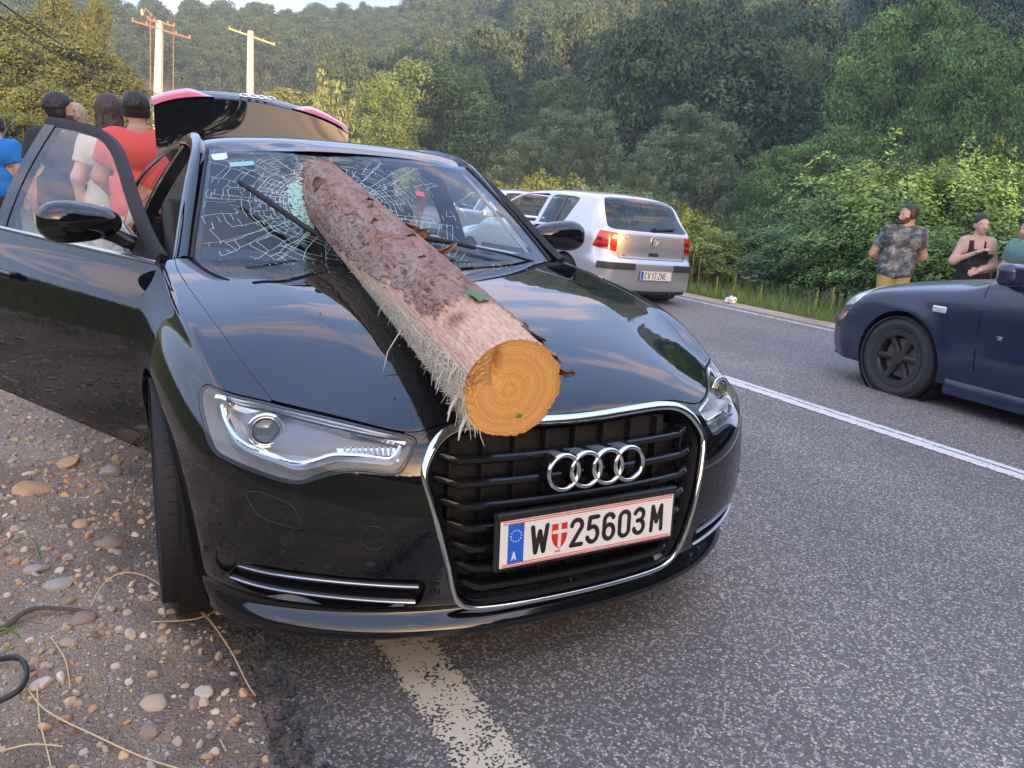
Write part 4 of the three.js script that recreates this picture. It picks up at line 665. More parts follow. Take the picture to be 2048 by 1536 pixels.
for (const s of [-1, 1]) {
  const mir = g => s < 0 ? flipX(g) : g;
  const rear = new THREE.Group(); rear.name = 'rear_door'; car.add(rear);
  obj('door_skin', mir(doorPanel(-2.665, -3.75, 0.3, 0.955)), M.paint, rear); obj('door_window', mir(sideGlass(-2.7, -3.62)), M.glass, rear); obj('window_frame', mir(frame(-2.66, -4.02, 0.018)), M.gloss, rear); obj('bright_trim', mir(belt(-2.66, -3.95, 0.009)), M.satin, rear);
  const pil = Array.from({ length: 10 }, (_, i) => { const y = lerp(0.95, 1.395, i / 9); return [sideX(y, -2.64) - 0.004, y, lerp(-2.66, -2.62, i / 9)]; }); obj('door_pillar', mir(sweep(pil, pil.map(() => [1, 0.3, 0]), [[-0.045, -0.05], [-0.045, 0], [0.045, 0], [0.045, -0.05]])), M.gloss, rear);
  obj('sill', mir(sheet(sideF, lateral, [-1.3, -3.5, 40], [0.2, 0.3, 8], [], { t1: 1.3, rim: 0.04 })), M.paint, car);
  obj('rear_quarter', mir(sheet((x, y, z) => smax(sideF(x, y, z), -4.86 - z, 0.12), (z, y) => { const l = Math.hypot(1, z * 0.9); return [0, y, -3.9, 1 / l, 0, z * 0.9 / l]; }, [0.16, -6, 90], [0.25, 0.97, 50], [(x, y, z) => -archR(z, y), (x, y, z) => z + 3.755], { t1: 2.4 })), M.paint, car);
}
function buildDoor(s) {
  const mir = g => s < 0 ? flipX(g) : g, door = new THREE.Group(); door.name = 'front_door';
  const hinge = V3(s * 0.895, 0, -1.5); door.position.copy(hinge); car.add(door);
  const put = (name, g, m, par = door) => { const h = mir(g); h.translate(-hinge.x, 0, -hinge.z); return obj(name, h, m, par); };
  put('door_skin', doorPanel(-1.474, -2.655, 0.245, 0.955), M.paint);
  const inner = doorPanel(-1.5, -2.63, 0.27, 0.94); inner.translate(-0.07, 0, 0); put('door_card', inner, M.cabin);
  put('door_window', sideGlass(-1.62, -2.6), M.glass);
  put('window_frame', frame(-1.53, -2.63, 0.02), M.rubber);
  const pil = Array.from({ length: 10 }, (_, i) => { const y = lerp(0.95, 1.39, i / 9); return [sideX(y, -2.58), y, lerp(-2.6, -2.585, i / 9)]; }); put('door_pillar', sweep(pil, pil.map(() => [1, 0.3, 0]), [[-0.04, -0.03], [-0.04, 0.004], [0.04, 0.004], [0.04, -0.03]]), M.gloss);
  put('quarter_post', joined([sideGlass(-1.52, -1.68, 0.01).translate(0.004, 0, 0)]), M.plastic);
  put('bright_trim', belt(-1.52, -2.65, 0.0095), M.satin);
  const hz = -2.42; put('door_handle', joined([at(rbox(0.02, 0.03, 0.21, 0.01), sideW(0.8 - crestY(hz)) - crestIn(hz) + 0.03, 0.8, hz), at(rbox(0.03, 0.025, 0.03, 0.008), sideW(0.8 - crestY(hz)) - crestIn(hz) + 0.012, 0.8, hz + 0.085), at(rbox(0.03, 0.025, 0.03, 0.008), sideW(0.8 - crestY(hz)) - crestIn(hz) + 0.012, 0.8, hz - 0.085)]), M.paint);
  // mirror: housing, lower shell, glass, arm
  const mF = (x, y, z) => { const u = (x - 0.967) / 0.145, v = (y - 1.07) / 0.07, w = (z + 1.79) / 0.075, taper = 1 - 0.22 * clamp(-u, -1, 1); return Math.pow(Math.abs(u), 2.6) + Math.pow(Math.abs(v / taper), 2.4) + Math.pow(Math.abs(w), 2.2) - 1; };
  const fam = (a, e) => [0.967, 1.07, -1.79, Math.sin(a) * Math.cos(e), Math.sin(e), Math.cos(a) * Math.cos(e)];
  const mirror = put('door_mirror', sheet(mF, fam, [-1.75, 1.75, 60], [-1.5, 1.5, 40], [(x, y, z) => 1.04 - 0.1 * (x - 0.95) - y, (x, y, z) => -1.825 - z], { rim: 0.008, t1: 0.4 }), M.paint);
  put('mirror_base', joined([sheet(mF, fam, [-3.1, 3.1, 60], [-1.55, 0.2, 24], [(x, y, z) => y - 1.038 + 0.1 * (x - 0.95), (x, y, z) => -1.835 - z], { rim: 0.004, t1: 0.4, lift: -0.001 }), tube([[0.77, 0.99, -1.72], [0.82, 1.005, -1.75], [0.86, 1.025, -1.77], [0.9, 1.04, -1.785]], t => 0.03 - 0.004 * t, 10)]), M.gloss, mirror);
  put('mirror_glass', at(rbox(0.2, 0.105, 0.006, 0.003), 0.95, 1.072, -1.828), M.reflector, mirror);
  return door;
}
const openDoor = buildDoor(-1); openDoor.rotation.order = 'YXZ'; openDoor.rotation.y = 29 * Math.PI / 180; openDoor.rotation.x = 0.045; openDoor.userData.label = 'front door standing open over the gravel';
buildDoor(1);
// cowl, wipers
obj('scuttle', patch([-1, -0.7, -0.35, 0, 0.35, 0.7, 1].map(s => { const a = Math.abs(s); return [[s * 0.75, 0.945 + 0.012 * a, hoodRear(s * 0.75) + 0.06], [s * 0.75, 0.94 + 0.012 * a, hoodRear(s * 0.75) - 0.02], [s * 0.745, 0.96 + 0.015 * a * a, -1.36 - 0.125 * a * a * a]]; }), 4, 4), M.matte, car);
function wiper(pts, bend) {
  const l = smoothLine(pts.map(([s, t, h]) => { const p = glassPoint(s, t, h); return [p.x, p.y, p.z]; }), 8), k = Math.floor(l.length * 0.42);
  const w = new THREE.Group(); w.name = 'wiper'; car.add(w);
  obj('wiper_arm', tube(l.slice(0, k + 6), t => 0.011 - 0.004 * t, 8, false, 0.6), M.plastic, w);
  obj('wiper_blade', tube(l.slice(k), t => 0.0105 - 0.004 * Math.abs(t - 0.5), 8, false, 1.1), M.rubber, w);
}
wiper([[-0.02, 0.02, 0.02], [-0.22, 0.085, 0.05], [-0.4, 0.16, 0.05], [-0.56, 0.29, 0.06], [-0.7, 0.43, 0.065], [-0.79, 0.53, 0.06]]);
wiper([[0.82, 0.0, 0.015], [0.68, 0.05, 0.025], [0.5, 0.115, 0.022], [0.3, 0.18, 0.02], [0.12, 0.21, 0.02], [0.02, 0.21, 0.02]]);
// boot lid standing upright
{
  const lid = new THREE.Group(); lid.name = 'boot_lid'; car.add(lid); lid.userData.label = 'boot lid standing wide open';
  const S = [-1, -0.85, -0.5, 0, 0.5, 0.85, 1], tilt = s => -0.03 * s;
  const edge = s => 1.735 - 0.09 * s * s - 0.035 * Math.pow(Math.abs(s), 6) + tilt(s), deck = S.map(s => [[s * 0.6, 1.0, -3.93 + 0.02 * s * s], [s * 0.605, 1.25, -4.0 + 0.02 * s * s], [s * 0.61, 1.5, -4.055 + 0.03 * s * s], [s * 0.612, edge(s), -4.09 + 0.06 * s * s]]);
  const face = S.map(s => [[s * 0.612, edge(s), -4.09 + 0.06 * s * s], [s * 0.615, edge(s) + 0.012, -4.105 + 0.06 * s * s], [s * 0.615, edge(s) + 0.055, -4.22 + 0.06 * s * s], [s * 0.6, edge(s) + 0.06, -4.36 + 0.07 * s * s]]);
  const up = g => { const n = g.attributes.normal; let q = 0; for (let i = 0; i < n.count; i++) q += n.getY(i) + n.getZ(i); if (q < 0) { const ix = g.index; for (let i = 0; i < ix.count; i += 3) { const t = ix.getX(i + 1); ix.setX(i + 1, ix.getX(i + 2)); ix.setX(i + 2, t); } g.computeVertexNormals(); } return g; };
  obj('lid_skin', joined([up(patch(deck, 5, 5)), up(patch(face, 5, 5))]), M.paint, lid);
  obj('lid_liner', joined([at(rbox(1.18, 0.66, 0.05, 0.02), 0, 1.34, -4.12), at(rbox(1.16, 0.05, 0.24, 0.02), 0, 1.65, -4.24)]), M.matte, lid);
  for (const s of [-1, 1]) {
    const rows = [0.4, 0.6, 0.8, 0.93, 0.99].map(a => { const q = s * a, e = edge(q), w = sstep(0.38, 0.55, a); return [[q * 0.6165, e + 0.014, -4.085 + 0.06 * q * q + 0.008 * w], [q * 0.62, e + 0.03 * w + 0.016, -4.12 + 0.06 * q * q], [q * 0.62, e + 0.06 * w + 0.01, -4.2 + 0.06 * q * q]]; });
    obj('tail_light', up(patch(rows, 4, 4)), std(0.55, 0.02, 0.03, 0.15, 0, { clearcoat: 1 }), lid);
  }
  for (let k = 0; k < 4; k++) obj('emblem_ring', at(new THREE.TorusGeometry(0.034, 0.0055, 8, 36), (k - 1.5) * 0.052 + 0.03, 1.775, -4.12, -1.25), M.chrome, lid);
}
obj('rear_window', patch([-1, -0.5, 0, 0.5, 1].map(s => [[s * 0.6, 1.0, -4.05 + 0.06 * s * s], [s * 0.57, 1.2, -3.78 + 0.05 * s * s], [s * 0.54, 1.39, -3.45 + 0.03 * s * s]]), 5, 5), M.privacy, car);
// cabin
obj('dashboard', joined([patch([-1, -0.5, 0, 0.5, 1].map(s => [[s * 0.72, 0.93, -1.4 - 0.08 * s * s], [s * 0.72, 0.965, -1.55], [s * 0.7, 0.955, -1.75], [s * 0.69, 0.86, -1.9], [s * 0.69, 0.6, -1.95]]), 5, 5), at(new THREE.SphereGeometry(0.17, 20, 12, 0, 6.3, 0, 1.5).scale(1.1, 0.5, 0.9), 0.36, 0.945, -1.72)]), M.cabin, car);
obj('steering_wheel', joined([at(new THREE.TorusGeometry(0.185, 0.016, 10, 40), 0.36, 0.9, -1.98, 0.45), at(rbox(0.33, 0.05, 0.03, 0.012), 0.36, 0.9, -1.98, 0.45), at(new THREE.CylinderGeometry(0.07, 0.07, 0.04, 24).rotateX(Math.PI / 2), 0.36, 0.9, -1.985, 0.45)]), M.leather, car);
for (const x of [-0.37, 0.37]) { const st = new THREE.Group(); st.name = 'front_seat'; car.add(st); obj('seat_cushion', at(rbox(0.5, 0.16, 0.52, 0.06, 3), x, 0.52, -2.35), M.leather, st); obj('backrest', at(rbox(0.5, 0.66, 0.15, 0.06, 3), x, 0.84, -2.7, -0.28), M.leather, st); obj('headrest', at(rbox(0.27, 0.19, 0.1, 0.045, 3), x, 1.235, -2.83, -0.2), M.leather, st); }
obj('rear_bench', joined([at(rbox(1.25, 0.6, 0.16, 0.05, 3), 0, 0.82, -3.55, -0.35), at(rbox(1.25, 0.16, 0.5, 0.05, 3), 0, 0.5, -3.2)]), M.leather, car);
obj('parcel_shelf', at(rbox(1.2, 0.02, 0.5, 0.008), 0, 1.0, -3.88), M.cabin, car);
obj('rear_mirror', joined([at(rbox(0.25, 0.07, 0.04, 0.018, 3), 0.02, 1.305, -1.98, 0.1), at(rbox(0.03, 0.06, 0.03, 0.01), 0.02, 1.35, -1.97)]), M.plastic, car);
obj('seat_belt', joined([at(rbox(0.05, 0.5, 0.004, 0.001), 0.575, 1.12, -2.62, 0.05, 0, -0.25)]), M.beige, car);
obj('underbody', joined([at(rbox(1.6, 0.05, 4.3, 0.02), 0, 0.22, -2.5), at(rbox(1.3, 0.5, 0.03, 0.01), 0, 0.6, -1.36), at(rbox(1.3, 0.4, 0.6, 0.03), 0, 0.45, -0.62), at(rbox(1.3, 0.012, 1.4, 0.004), 0, 0.175, -0.95), at(rbox(1.3, 0.7, 0.05, 0.01), 0, 0.6, -4.72)]), M.dark, car);
for (const s of [-1, 1]) for (const z of [-0.915, -3.83]) { const liner = new THREE.CylinderGeometry(0.385, 0.385, 0.3, 36, 1, true).rotateZ(Math.PI / 2); obj('wheel_liner', at(liner, s * 0.76, 0.345, z), M.dark, car); }
obj('rear_bumper', at(rbox(1.72, 0.45, 0.14, 0.06, 3), 0, 0.45, -4.84), M.paint, car);
// wheels
function tyreGeo(R, w, rimR) { const h = w / 2, prof = [[rimR, -h * 0.8], [rimR + 0.02, -h * 0.95], [(R + rimR) / 2, -h * 1.04], [R - 0.025, -h * 0.96], [R - 0.008, -h * 0.84], [R - 0.001, -h * 0.72]]; for (const g of [-0.5, -0.18, 0.18, 0.5]) prof.push([R, (g - 0.045) * w], [R - 0.007, (g - 0.04) * w], [R - 0.007, (g + 0.04) * w], [R, (g + 0.045) * w]); const pr = [...prof.filter(([, a]) => Math.abs(a) < h * 2)]; pr.push([R - 0.001, h * 0.72], [R - 0.008, h * 0.84], [R - 0.025, h * 0.96], [(R + rimR) / 2, h * 1.04], [rimR + 0.02, h * 0.95], [rimR, h * 0.8]); pr.sort((a, b) => 0); const seen = pr.sort((a, b) => 0); return crease(new THREE.LatheGeometry(seen.map(([r, a]) => new THREE.Vector2(r, a)), 72).rotateZ(Math.PI / 2), 0.5); }
function wheel(parent, x, y, z, R, w, rimR, spokes, rimMat, steer, side, tyreMat = M.rubber) {
  const g = new THREE.Group(); g.name = 'wheel'; g.position.set(x, y, z); g.rotation.y = steer; parent.add(g);
  obj('tyre', tyreGeo(R, w, rimR), tyreMat, g);
  const sipes = []; for (let k = 0; k < 64; k++) { const a = k / 64 * Math.PI * 2; sipes.push(at(new THREE.BoxGeometry(w * 0.2, 0.004, 0.0016), 0, 0, 0).translate(w * 0.35, 0, R - 0.0007).rotateX(a)); sipes.push(new THREE.BoxGeometry(w * 0.2, 0.004, 0.0016).translate(-w * 0.35, 0, R - 0.0007).rotateX(a + 0.05)); }
  obj('tread_sipe', joined(sipes), M.dark, g);
  const h = w / 2, rim = new THREE.LatheGeometry([[rimR * 0.82, -h * 0.9], [rimR + 0.012, -h * 0.95], [rimR + 0.014, -h * 0.86], [rimR - 0.012, -h * 0.7], [rimR - 0.025, 0], [rimR - 0.012, h * 0.7], [rimR + 0.014, h * 0.86], [rimR + 0.012, h * 0.95], [rimR - 0.004, h * 0.9], [rimR - 0.03, h * 0.55], [rimR - 0.035, 0]].map(([r, a]) => new THREE.Vector2(r, a)), 60).rotateZ(Math.PI / 2);
  const parts = [crease(side < 0 ? rim : flipX(rim), 0.5)], o = side;
  obj('rim', joined([parts[0].clone(), flipX(parts[0])]), rimMat, g);
  for (let k = 0; k < spokes.n; k++) for (const d of spokes.pair ? [-0.12, 0.12] : [0]) { const a = k / spokes.n * Math.PI * 2 + d + (spokes.turn || 0), pts = [0.04, 0.35, 0.7, 1].map(t => { const r = lerp(0.035, rimR - 0.008, t), off = h * lerp(0.62, 0.82, t) - 0.012 * Math.sin(t * 3.1); return [o * off, Math.cos(a) * r, Math.sin(a) * r]; }); obj('spoke', sweep(smoothLine(pts, 4), smoothLine(pts, 4).map(() => [o, 0, 0]), [[-spokes.w, -0.03], [-spokes.w, -0.002], [-spokes.w * 0.4, 0.006], [spokes.w * 0.4, 0.006], [spokes.w, -0.002], [spokes.w, -0.03]]), rimMat, g); }
  obj('hub', new THREE.CylinderGeometry(0.045, 0.06, 0.03, 24).rotateZ(-o * Math.PI / 2).translate(o * h * 0.62, 0, 0), rimMat, g);
  obj('brake_disc', new THREE.CylinderGeometry(rimR * 0.72, rimR * 0.72, 0.02, 40).rotateZ(Math.PI / 2).translate(o * h * 0.1, 0, 0), M.discRust, g);
  return g;
}
for (const s of [-1, 1]) { wheel(car, s * 0.812, 0.338, -0.915, 0.338, 0.225, 0.225, { n: 5, pair: true, w: 0.013 }, M.satin, -0.05, s); wheel(car, s * 0.812, 0.338, -3.83, 0.338, 0.225, 0.225, { n: 5, pair: true, w: 0.013 }, M.satin, 0, s); }
// ------------------------------------------------------------------ the log
{
  const a = logAxis, up = V3(0, 1, 0).addScaledVector(a, -a.y).normalize(), rt = a.clone().cross(up), R = rng(31), L = 2.45, R0 = logR - 0.006;
  const spot = (th, t, r) => logEnd.clone().addScaledVector(a, t).addScaledVector(up, Math.cos(th) * r).addScaledVector(rt, Math.sin(th) * r);
  // bark cover: 1 bark, 0 bare; bare along the side that scraped the bonnet and round the cut end
  const wob = (th, t) => fbm2(th * 2.2 + 3, t * 6, 3);
  const bareEdge = t => lerp(-1.0, -1.95, sstep(0.15, 1.6, t));           // angle left of which the bark is gone
  const barkAt = (th, t) => {
    let e = th - bareEdge(t) + 0.22 * wob(th, t * 1.6);                     // > 0 bark
    if (th > 2.2) e = Math.min(e, 3.0 - th);
    const end = t - (0.26 - 0.12 * sstep(0.0, 0.9, th) - 0.2 * sstep(0.75, 1.3, th) + 0.05 * wob(th * 2, t * 3)); // top bark stops short of the cut
    return Math.min(e, end * 6);
  };
  const knots = [[-0.62, 0.19, 0.03], [-0.35, 1.62, 0.024], [0.12, 1.42, 0.022], [-0.1, 1.28, 0.02], [0.25, 0.9, 0.022]];
  const nth = 300, nt = 560, pos = [], col = [], idx = [], c = new THREE.Color();
  for (let j = 0; j <= nt; j++) {
    const t = L * j / nt;
    for (let i = 0; i <= nth; i++) {
      const th = lerp(-Math.PI, Math.PI, i / nth), b = barkAt(th, t), cov = sstep(-0.02, 0.05, b), lip = Math.exp(-Math.pow((b - 0.03) / 0.06, 2));
      const X = Math.cos(th) * 1.6, Y = Math.sin(th) * 1.6;
      // bark: short cracks running round the stem
      const wv = t * 42 + 2.2 * fbm3(X * 1.1, Y * 1.1, t * 3, 3) + th * 0.9, crackN = noise3(X * 2.0, Y * 2.0, wv * 0.9), crk = sstep(0.2, 0.02, Math.abs(crackN)) * sstep(-0.5, 0.0, noise3(X * 3 + 5, Y * 3, t * 14));
      const plate = fbm3(X * 2.2, Y * 2.2, t * 9, 4), fine = noise3(X * 22, Y * 22, t * 120);
      const fib = noise3(th * 26, t * 3.5, 2.0) * 0.6 + noise3(th * 60, t * 7, 7) * 0.4;
      let r = R0 + cov * (0.0055 + 0.0034 * plate - 0.0052 * crk + 0.0007 * fine + 0.0015 * lip) + (1 - cov) * (0.0026 * fib - 0.0025 * sstep(0.0, -0.7, b));
      let k = 0; for (const [kt, kz, kr] of knots) { const d = Math.hypot((th - kt) * logR, t - kz) / kr; k = Math.max(k, Math.exp(-d * d)); }
      r += 0.006 * k * (0.6 + 0.8 * noise3(X * 9, Y * 9, t * 60));
      r *= 1 + 0.018 * Math.sin(2 * th + 0.6) + 0.012 * fbm2(t * 1.5, 4);
      const p = spot(th, t, r); pos.push(p.x, p.y, p.z);
      // colours of bark, inner bark and bare wood
      const g = 0.5 + 0.5 * plate, grey = sstep(0.05, 0.5, fbm3(X * 0.8 + 9, Y * 0.8, t * 2.2, 3) + 0.35 * sstep(-0.2, -1.3, th));
      const bark = [lerp(0.15, 0.4, g), lerp(0.08, 0.235, g), lerp(0.058, 0.175, g)]; for (let q = 0; q < 3; q++) bark[q] = lerp(bark[q], [0.33, 0.27, 0.23][q], 0.5 * grey) * (1 - 0.72 * crk) * (0.9 + 0.16 * fine);
      const innerN = fbm3(X * 5, Y * 5, t * 22, 4), pink = [0.56 + 0.12 * innerN, 0.36 + 0.1 * innerN, 0.24 + 0.09 * innerN];
      const wf = 0.5 + 0.5 * fib, wood = [lerp(0.3, 0.66, wf), lerp(0.24, 0.57, wf), lerp(0.17, 0.44, wf)];
      const toWood = sstep(-0.1, -0.42, b + 0.2 * innerN) * sstep(0.25, -0.35, th - bareEdge(t) + 0.25), bare = pink.map((v, q) => lerp(v, wood[q], toWood));
      const speck = noise3(X * 40, Y * 40, t * 180) > 0.62 ? 0.5 : 1;
      for (let q = 0; q < 3; q++) { let v = lerp(bare[q] * speck, bark[q], cov); v = lerp(v, [0.16, 0.075, 0.04][q], 0.75 * k); col.push(clamp(v, 0.01, 0.9)); }
    }
  }
  for (let j = 0; j < nt; j++) for (let i = 0; i < nth; i++) { const q = j * (nth + 1) + i, s = q + nth + 1; idx.push(q, q + 1, s, q + 1, s + 1, s); }
  const g = new THREE.BufferGeometry(); g.setAttribute('position', new THREE.Float32BufferAttribute(pos, 3)); g.setAttribute('color', new THREE.Float32BufferAttribute(col, 3)); g.setIndex(idx); g.computeVertexNormals();
  const log = thing('tree_log', 'thick spruce log with peeling bark lying on the bonnet and through the windscreen', 'log');
  obj('stem', g, new THREE.MeshStandardMaterial({ vertexColors: true, roughness: 0.88 }), log);
  // sawn end: rings, saw marks, a torn notch
  const T = 1024, ring = dataTex(T, T, (u, v) => {
    const x = (u - 0.5) * 2, y = (v - 0.5) * 2, r = Math.hypot(x + 0.05, y + 0.02) + 0.012 * fbm2(x * 3, y * 3, 3), an = Math.atan2(y, x);
    const wp = r * 46 + 0.5 * fbm2(x * 3, y * 3, 2), rr = noise2(wp, 3.3) * 0.9 + 0.5 * noise2(wp * 2.7 + 0.3 * noise2(an * 9, r * 20), 8.1), saw = noise2(x * 22 + y * 4, y * 70 - x * 8), f = fbm2(x * 45, y * 45, 4);
    let k = 0.52 + 0.2 * rr + 0.2 * saw + 0.35 * f; const rim = sstep(0.86, 0.99, r) * 0.3, heart = sstep(0.5, 0.0, r) * 0.06;
    const ray = Math.abs(noise2(Math.cos(an) * 30, Math.sin(an) * 30)) < 0.03 && r > 0.25 ? 0.75 : 1, stain = sstep(0.15, 0.5, 0.35 * fbm2(x * 5 + 4, y * 5, 3) + 0.55 * sstep(-0.15, -0.5, x) * sstep(-0.2, 0.35, y));
    const c0 = [0.5, 0.21, 0.045], c1 = [0.92, 0.54, 0.17]; let o = c0.map((v0, q) => lerp(v0, c1[q], clamp(0.5 + (k - 0.5) * 1.5 + heart - rim, 0, 1)) * ray); o = o.map((v0, q) => lerp(v0, [0.3, 0.16, 0.07][q], 0.45 * stain)); return o.map(v0 => Math.pow(v0, 1 / 2.2));
  }, true);
  const N = 120, ep = [], eu = [], ei = [];
  for (let j = 0; j <= 60; j++) for (let i = 0; i <= N; i++) {
    const th = i / N * Math.PI * 2 - Math.PI, f = j / 60, ii = i / N * nth, r1 = (() => { const t = 0; const p = V3(pos[Math.round(ii) * 3], pos[Math.round(ii) * 3 + 1], pos[Math.round(ii) * 3 + 2]); return p.sub(logEnd).length(); })(), r = r1 * f;
    const x = Math.sin(th) * f, y = Math.cos(th) * f; let d = 0.0012 * noise2(x * 40 + y * 7, y * 60 - x * 9) * 0.5 + 0.0009 * fbm2(x * 40, y * 40, 3);
    const nx = x + 0.36, ny = y - 0.48; d -= 0.028 * Math.exp(-(nx * nx) / 0.008 - (ny * ny) / 0.09) * sstep(0.1, 0.5, f);
    d -= 0.016 * sstep(0.5, 0.98, -x * 0.95 + y * 0.2) * (0.4 + 0.6 * noise2(x * 9, y * 9)) ;
    const p = spot(th, -0.001 - d * 1, r); ep.push(p.x, p.y, p.z); eu.push(0.5 + x / 2, 0.5 + y / 2);
  }
  for (let j = 0; j < 60; j++) for (let i = 0; i < N; i++) { const q = j * (N + 1) + i, s = q + N + 1; ei.push(q, s, q + 1, q + 1, s, s + 1); }
  const eg = new THREE.BufferGeometry(); eg.setAttribute('position', new THREE.Float32BufferAttribute(ep, 3)); eg.setAttribute('uv', new THREE.Float32BufferAttribute(eu, 2)); eg.setIndex(ei); eg.computeVertexNormals();
  obj('sawn_end', eg, new THREE.MeshStandardMaterial({ map: ring, roughness: 0.85 }), log);
  // torn fibres along the bare side
  const fibs = [], fcol = [[], [], []];
  for (let k = 0; k < 1500; k++) {
    const t = Math.pow(R(), 1.7) * 1.6, near = 1 - sstep(0, 0.5, t), th = bareEdge(t) - 0.25 - R() * (0.9 + 0.5 * near), len = (0.008 + R() * R() * 0.034) * (0.6 + near * 0.9), p0 = spot(th, t, R0 - 0.003);
    const o = spot(th, t, R0 + 1).sub(spot(th, t, R0)), dir = a.clone().multiplyScalar((R() < 0.6 ? -1 : 1) * (0.5 + R())).addScaledVector(o, 0.06 + R() * (0.12 + 0.35 * near)).addScaledVector(V3(R() - 0.5, R() - 0.8, R() - 0.5), 0.5).normalize();
    const bend = V3((R() - 0.5), (R() - 0.6), R() - 0.5).multiplyScalar(len * 0.5); const p1 = p0.clone().addScaledVector(dir, len * 0.5).addScaledVector(bend, 0.3), p2 = p0.clone().addScaledVector(dir, len).add(bend), w = 0.0006 + R() * 0.0014;
    fibs.push(tube([p0, p1, p2], q => w * (1 - 0.7 * q), 4));
  }
  for (const [th, t, len, w] of [[-1.9, 0.47, 0.13, 0.003], [-1.7, 0.62, 0.05, 0.0016], [-1.3, 0.06, 0.05, 0.003], [-1.7, 0.02, 0.07, 0.006], [-2.1, 0.0, 0.06, 0.007], [-1.6, 0.12, 0.05, 0.003]]) {
    const p0 = spot(th, t, R0 - 0.004), o = spot(th, t, R0 + 1).sub(spot(th, t, R0)), d = o.clone().multiplyScalar(0.5).add(V3(-0.2, -0.8, 0.3)).addScaledVector(a, -0.3).normalize();
    fibs.push(tube([p0, p0.clone().addScaledVector(d, len * 0.5).addScaledVector(o, len * 0.1), p0.clone().addScaledVector(d, len)], q => w * (1 - 0.8 * q), 5, false, 0.5));
  }
  obj('torn_fibres', joined(fibs), std(0.58, 0.5, 0.37, 0.85), log).userData.kind = 'stuff';
  // curls of loose bark
  const curl = (th, t, w, h, out, turn) => { const rows = []; for (let i = 0; i <= 4; i++) { const r = []; for (let j = 0; j <= 4; j++) { const u = (i / 4 - 0.5) * w * (1 - 0.5 * j / 4) * (0.8 + 0.4 * R()), v = j / 4 * h * 0.6 * (0.7 + 0.6 * R()), p = spot(th + (u * Math.cos(turn) + v * Math.sin(turn)) / logR, t + u * Math.sin(turn) - v * Math.cos(turn), logR - 0.002 + 0.6 * out * Math.pow(j / 4, 1.6) * (0.5 + 0.8 * R()) + 0.006 * R() - 0.03 * Math.pow(i / 4 - 0.5, 2)); r.push([p.x, p.y, p.z]); } rows.push(r); } const gA = patch(rows, 3, 3), gB = flipN(gA); return joined([gA, gB]); };
  const flipN = gA => { const b = gA.clone(), ix = b.index; for (let i = 0; i < ix.count; i += 3) { const q = ix.getX(i + 1); ix.setX(i + 1, ix.getX(i + 2)); ix.setX(i + 2, q); } b.computeVertexNormals(); const n = b.attributes.normal, p = b.attributes.position; for (let i = 0; i < p.count; i++) p.setXYZ(i, p.getX(i) + n.getX(i) * 0.002, p.getY(i) + n.getY(i) * 0.002, p.getZ(i) + n.getZ(i) * 0.002); return b; };
  const barkM = std(0.26, 0.13, 0.085, 0.9), barkD = std(0.12, 0.06, 0.045, 0.9);
  for (const [th, t, w, h, out, turn, m] of [[0.75, 1.12, 0.08, 0.07, 0.05, 0.5, barkM], [0.95, 1.02, 0.04, 0.09, 0.07, -0.3, barkM], [1.05, 1.3, 0.05, 0.04, 0.03, 0.9, barkM], [0.05, 1.33, 0.04, 0.035, 0.025, 0.3, barkD], [-0.15, 1.22, 0.035, 0.03, 0.02, 1.2, barkD], [0.15, 0.85, 0.06, 0.04, 0.02, 0.2, barkM], [0.95, 0.22, 0.05, 0.05, 0.03, 0.1, barkM], [0.75, 0.13, 0.05, 0.11, 0.016, 0.3, barkD], [1.0, 0.07, 0.04, 0.1, 0.012, 0.1, barkM], [0.85, 0.8, 0.025, 0.06, 0.08, 0.0, barkM], [0.8, 0.72, 0.04, 0.04, 0.035, 0.8, barkD], [-0.75, 1.7, 0.09, 0.1, 0.03, 3.0, barkD], [1.35, 0.03, 0.02, 0.1, 0.03, -0.2, barkD], [0.5, 1.36, 0.03, 0.03, 0.02, 0.8, barkM], [-0.4, 1.05, 0.05, 0.03, 0.012, 0.5, barkM], [-0.2, 0.62, 0.05, 0.03, 0.01, 0.1, barkM]]) obj('bark_curl', curl(th, t, w, h, out, turn), m, log);
  obj('green_needle', (() => { const p = spot(0.3, -0.004, 0.055); return new THREE.SphereGeometry(0.008, 8, 6).scale(1, 0.6, 0.2).translate(p.x, p.y - 0.11, p.z); })(), std(0.1, 0.2, 0.03, 0.7), log);
  // a torn leaf on the top
  const lp = [], n0 = spot(0.02, 0.25, logR + 0.006); for (let i = 0; i < 11; i++) { const q = i / 10 * Math.PI * 2, r = (i % 2 ? 0.018 : 0.033) * (0.8 + 0.4 * R()); lp.push([Math.cos(q) * r, Math.sin(q) * r * 1.25]); }
  const ls = new THREE.Shape(lp.map(q => new THREE.Vector2(...q))), lg = new THREE.ExtrudeGeometry(ls, { depth: 0.0012, bevelEnabled: false }); lg.rotateX(-Math.PI / 2 + 0.35); lg.rotateY(0.6); lg.translate(n0.x, n0.y, n0.z);
  tag(obj('green_leaf', lg, std(0.07, 0.16, 0.03, 0.6)), 'torn green leaf stuck on top of the log', 'leaf');
}
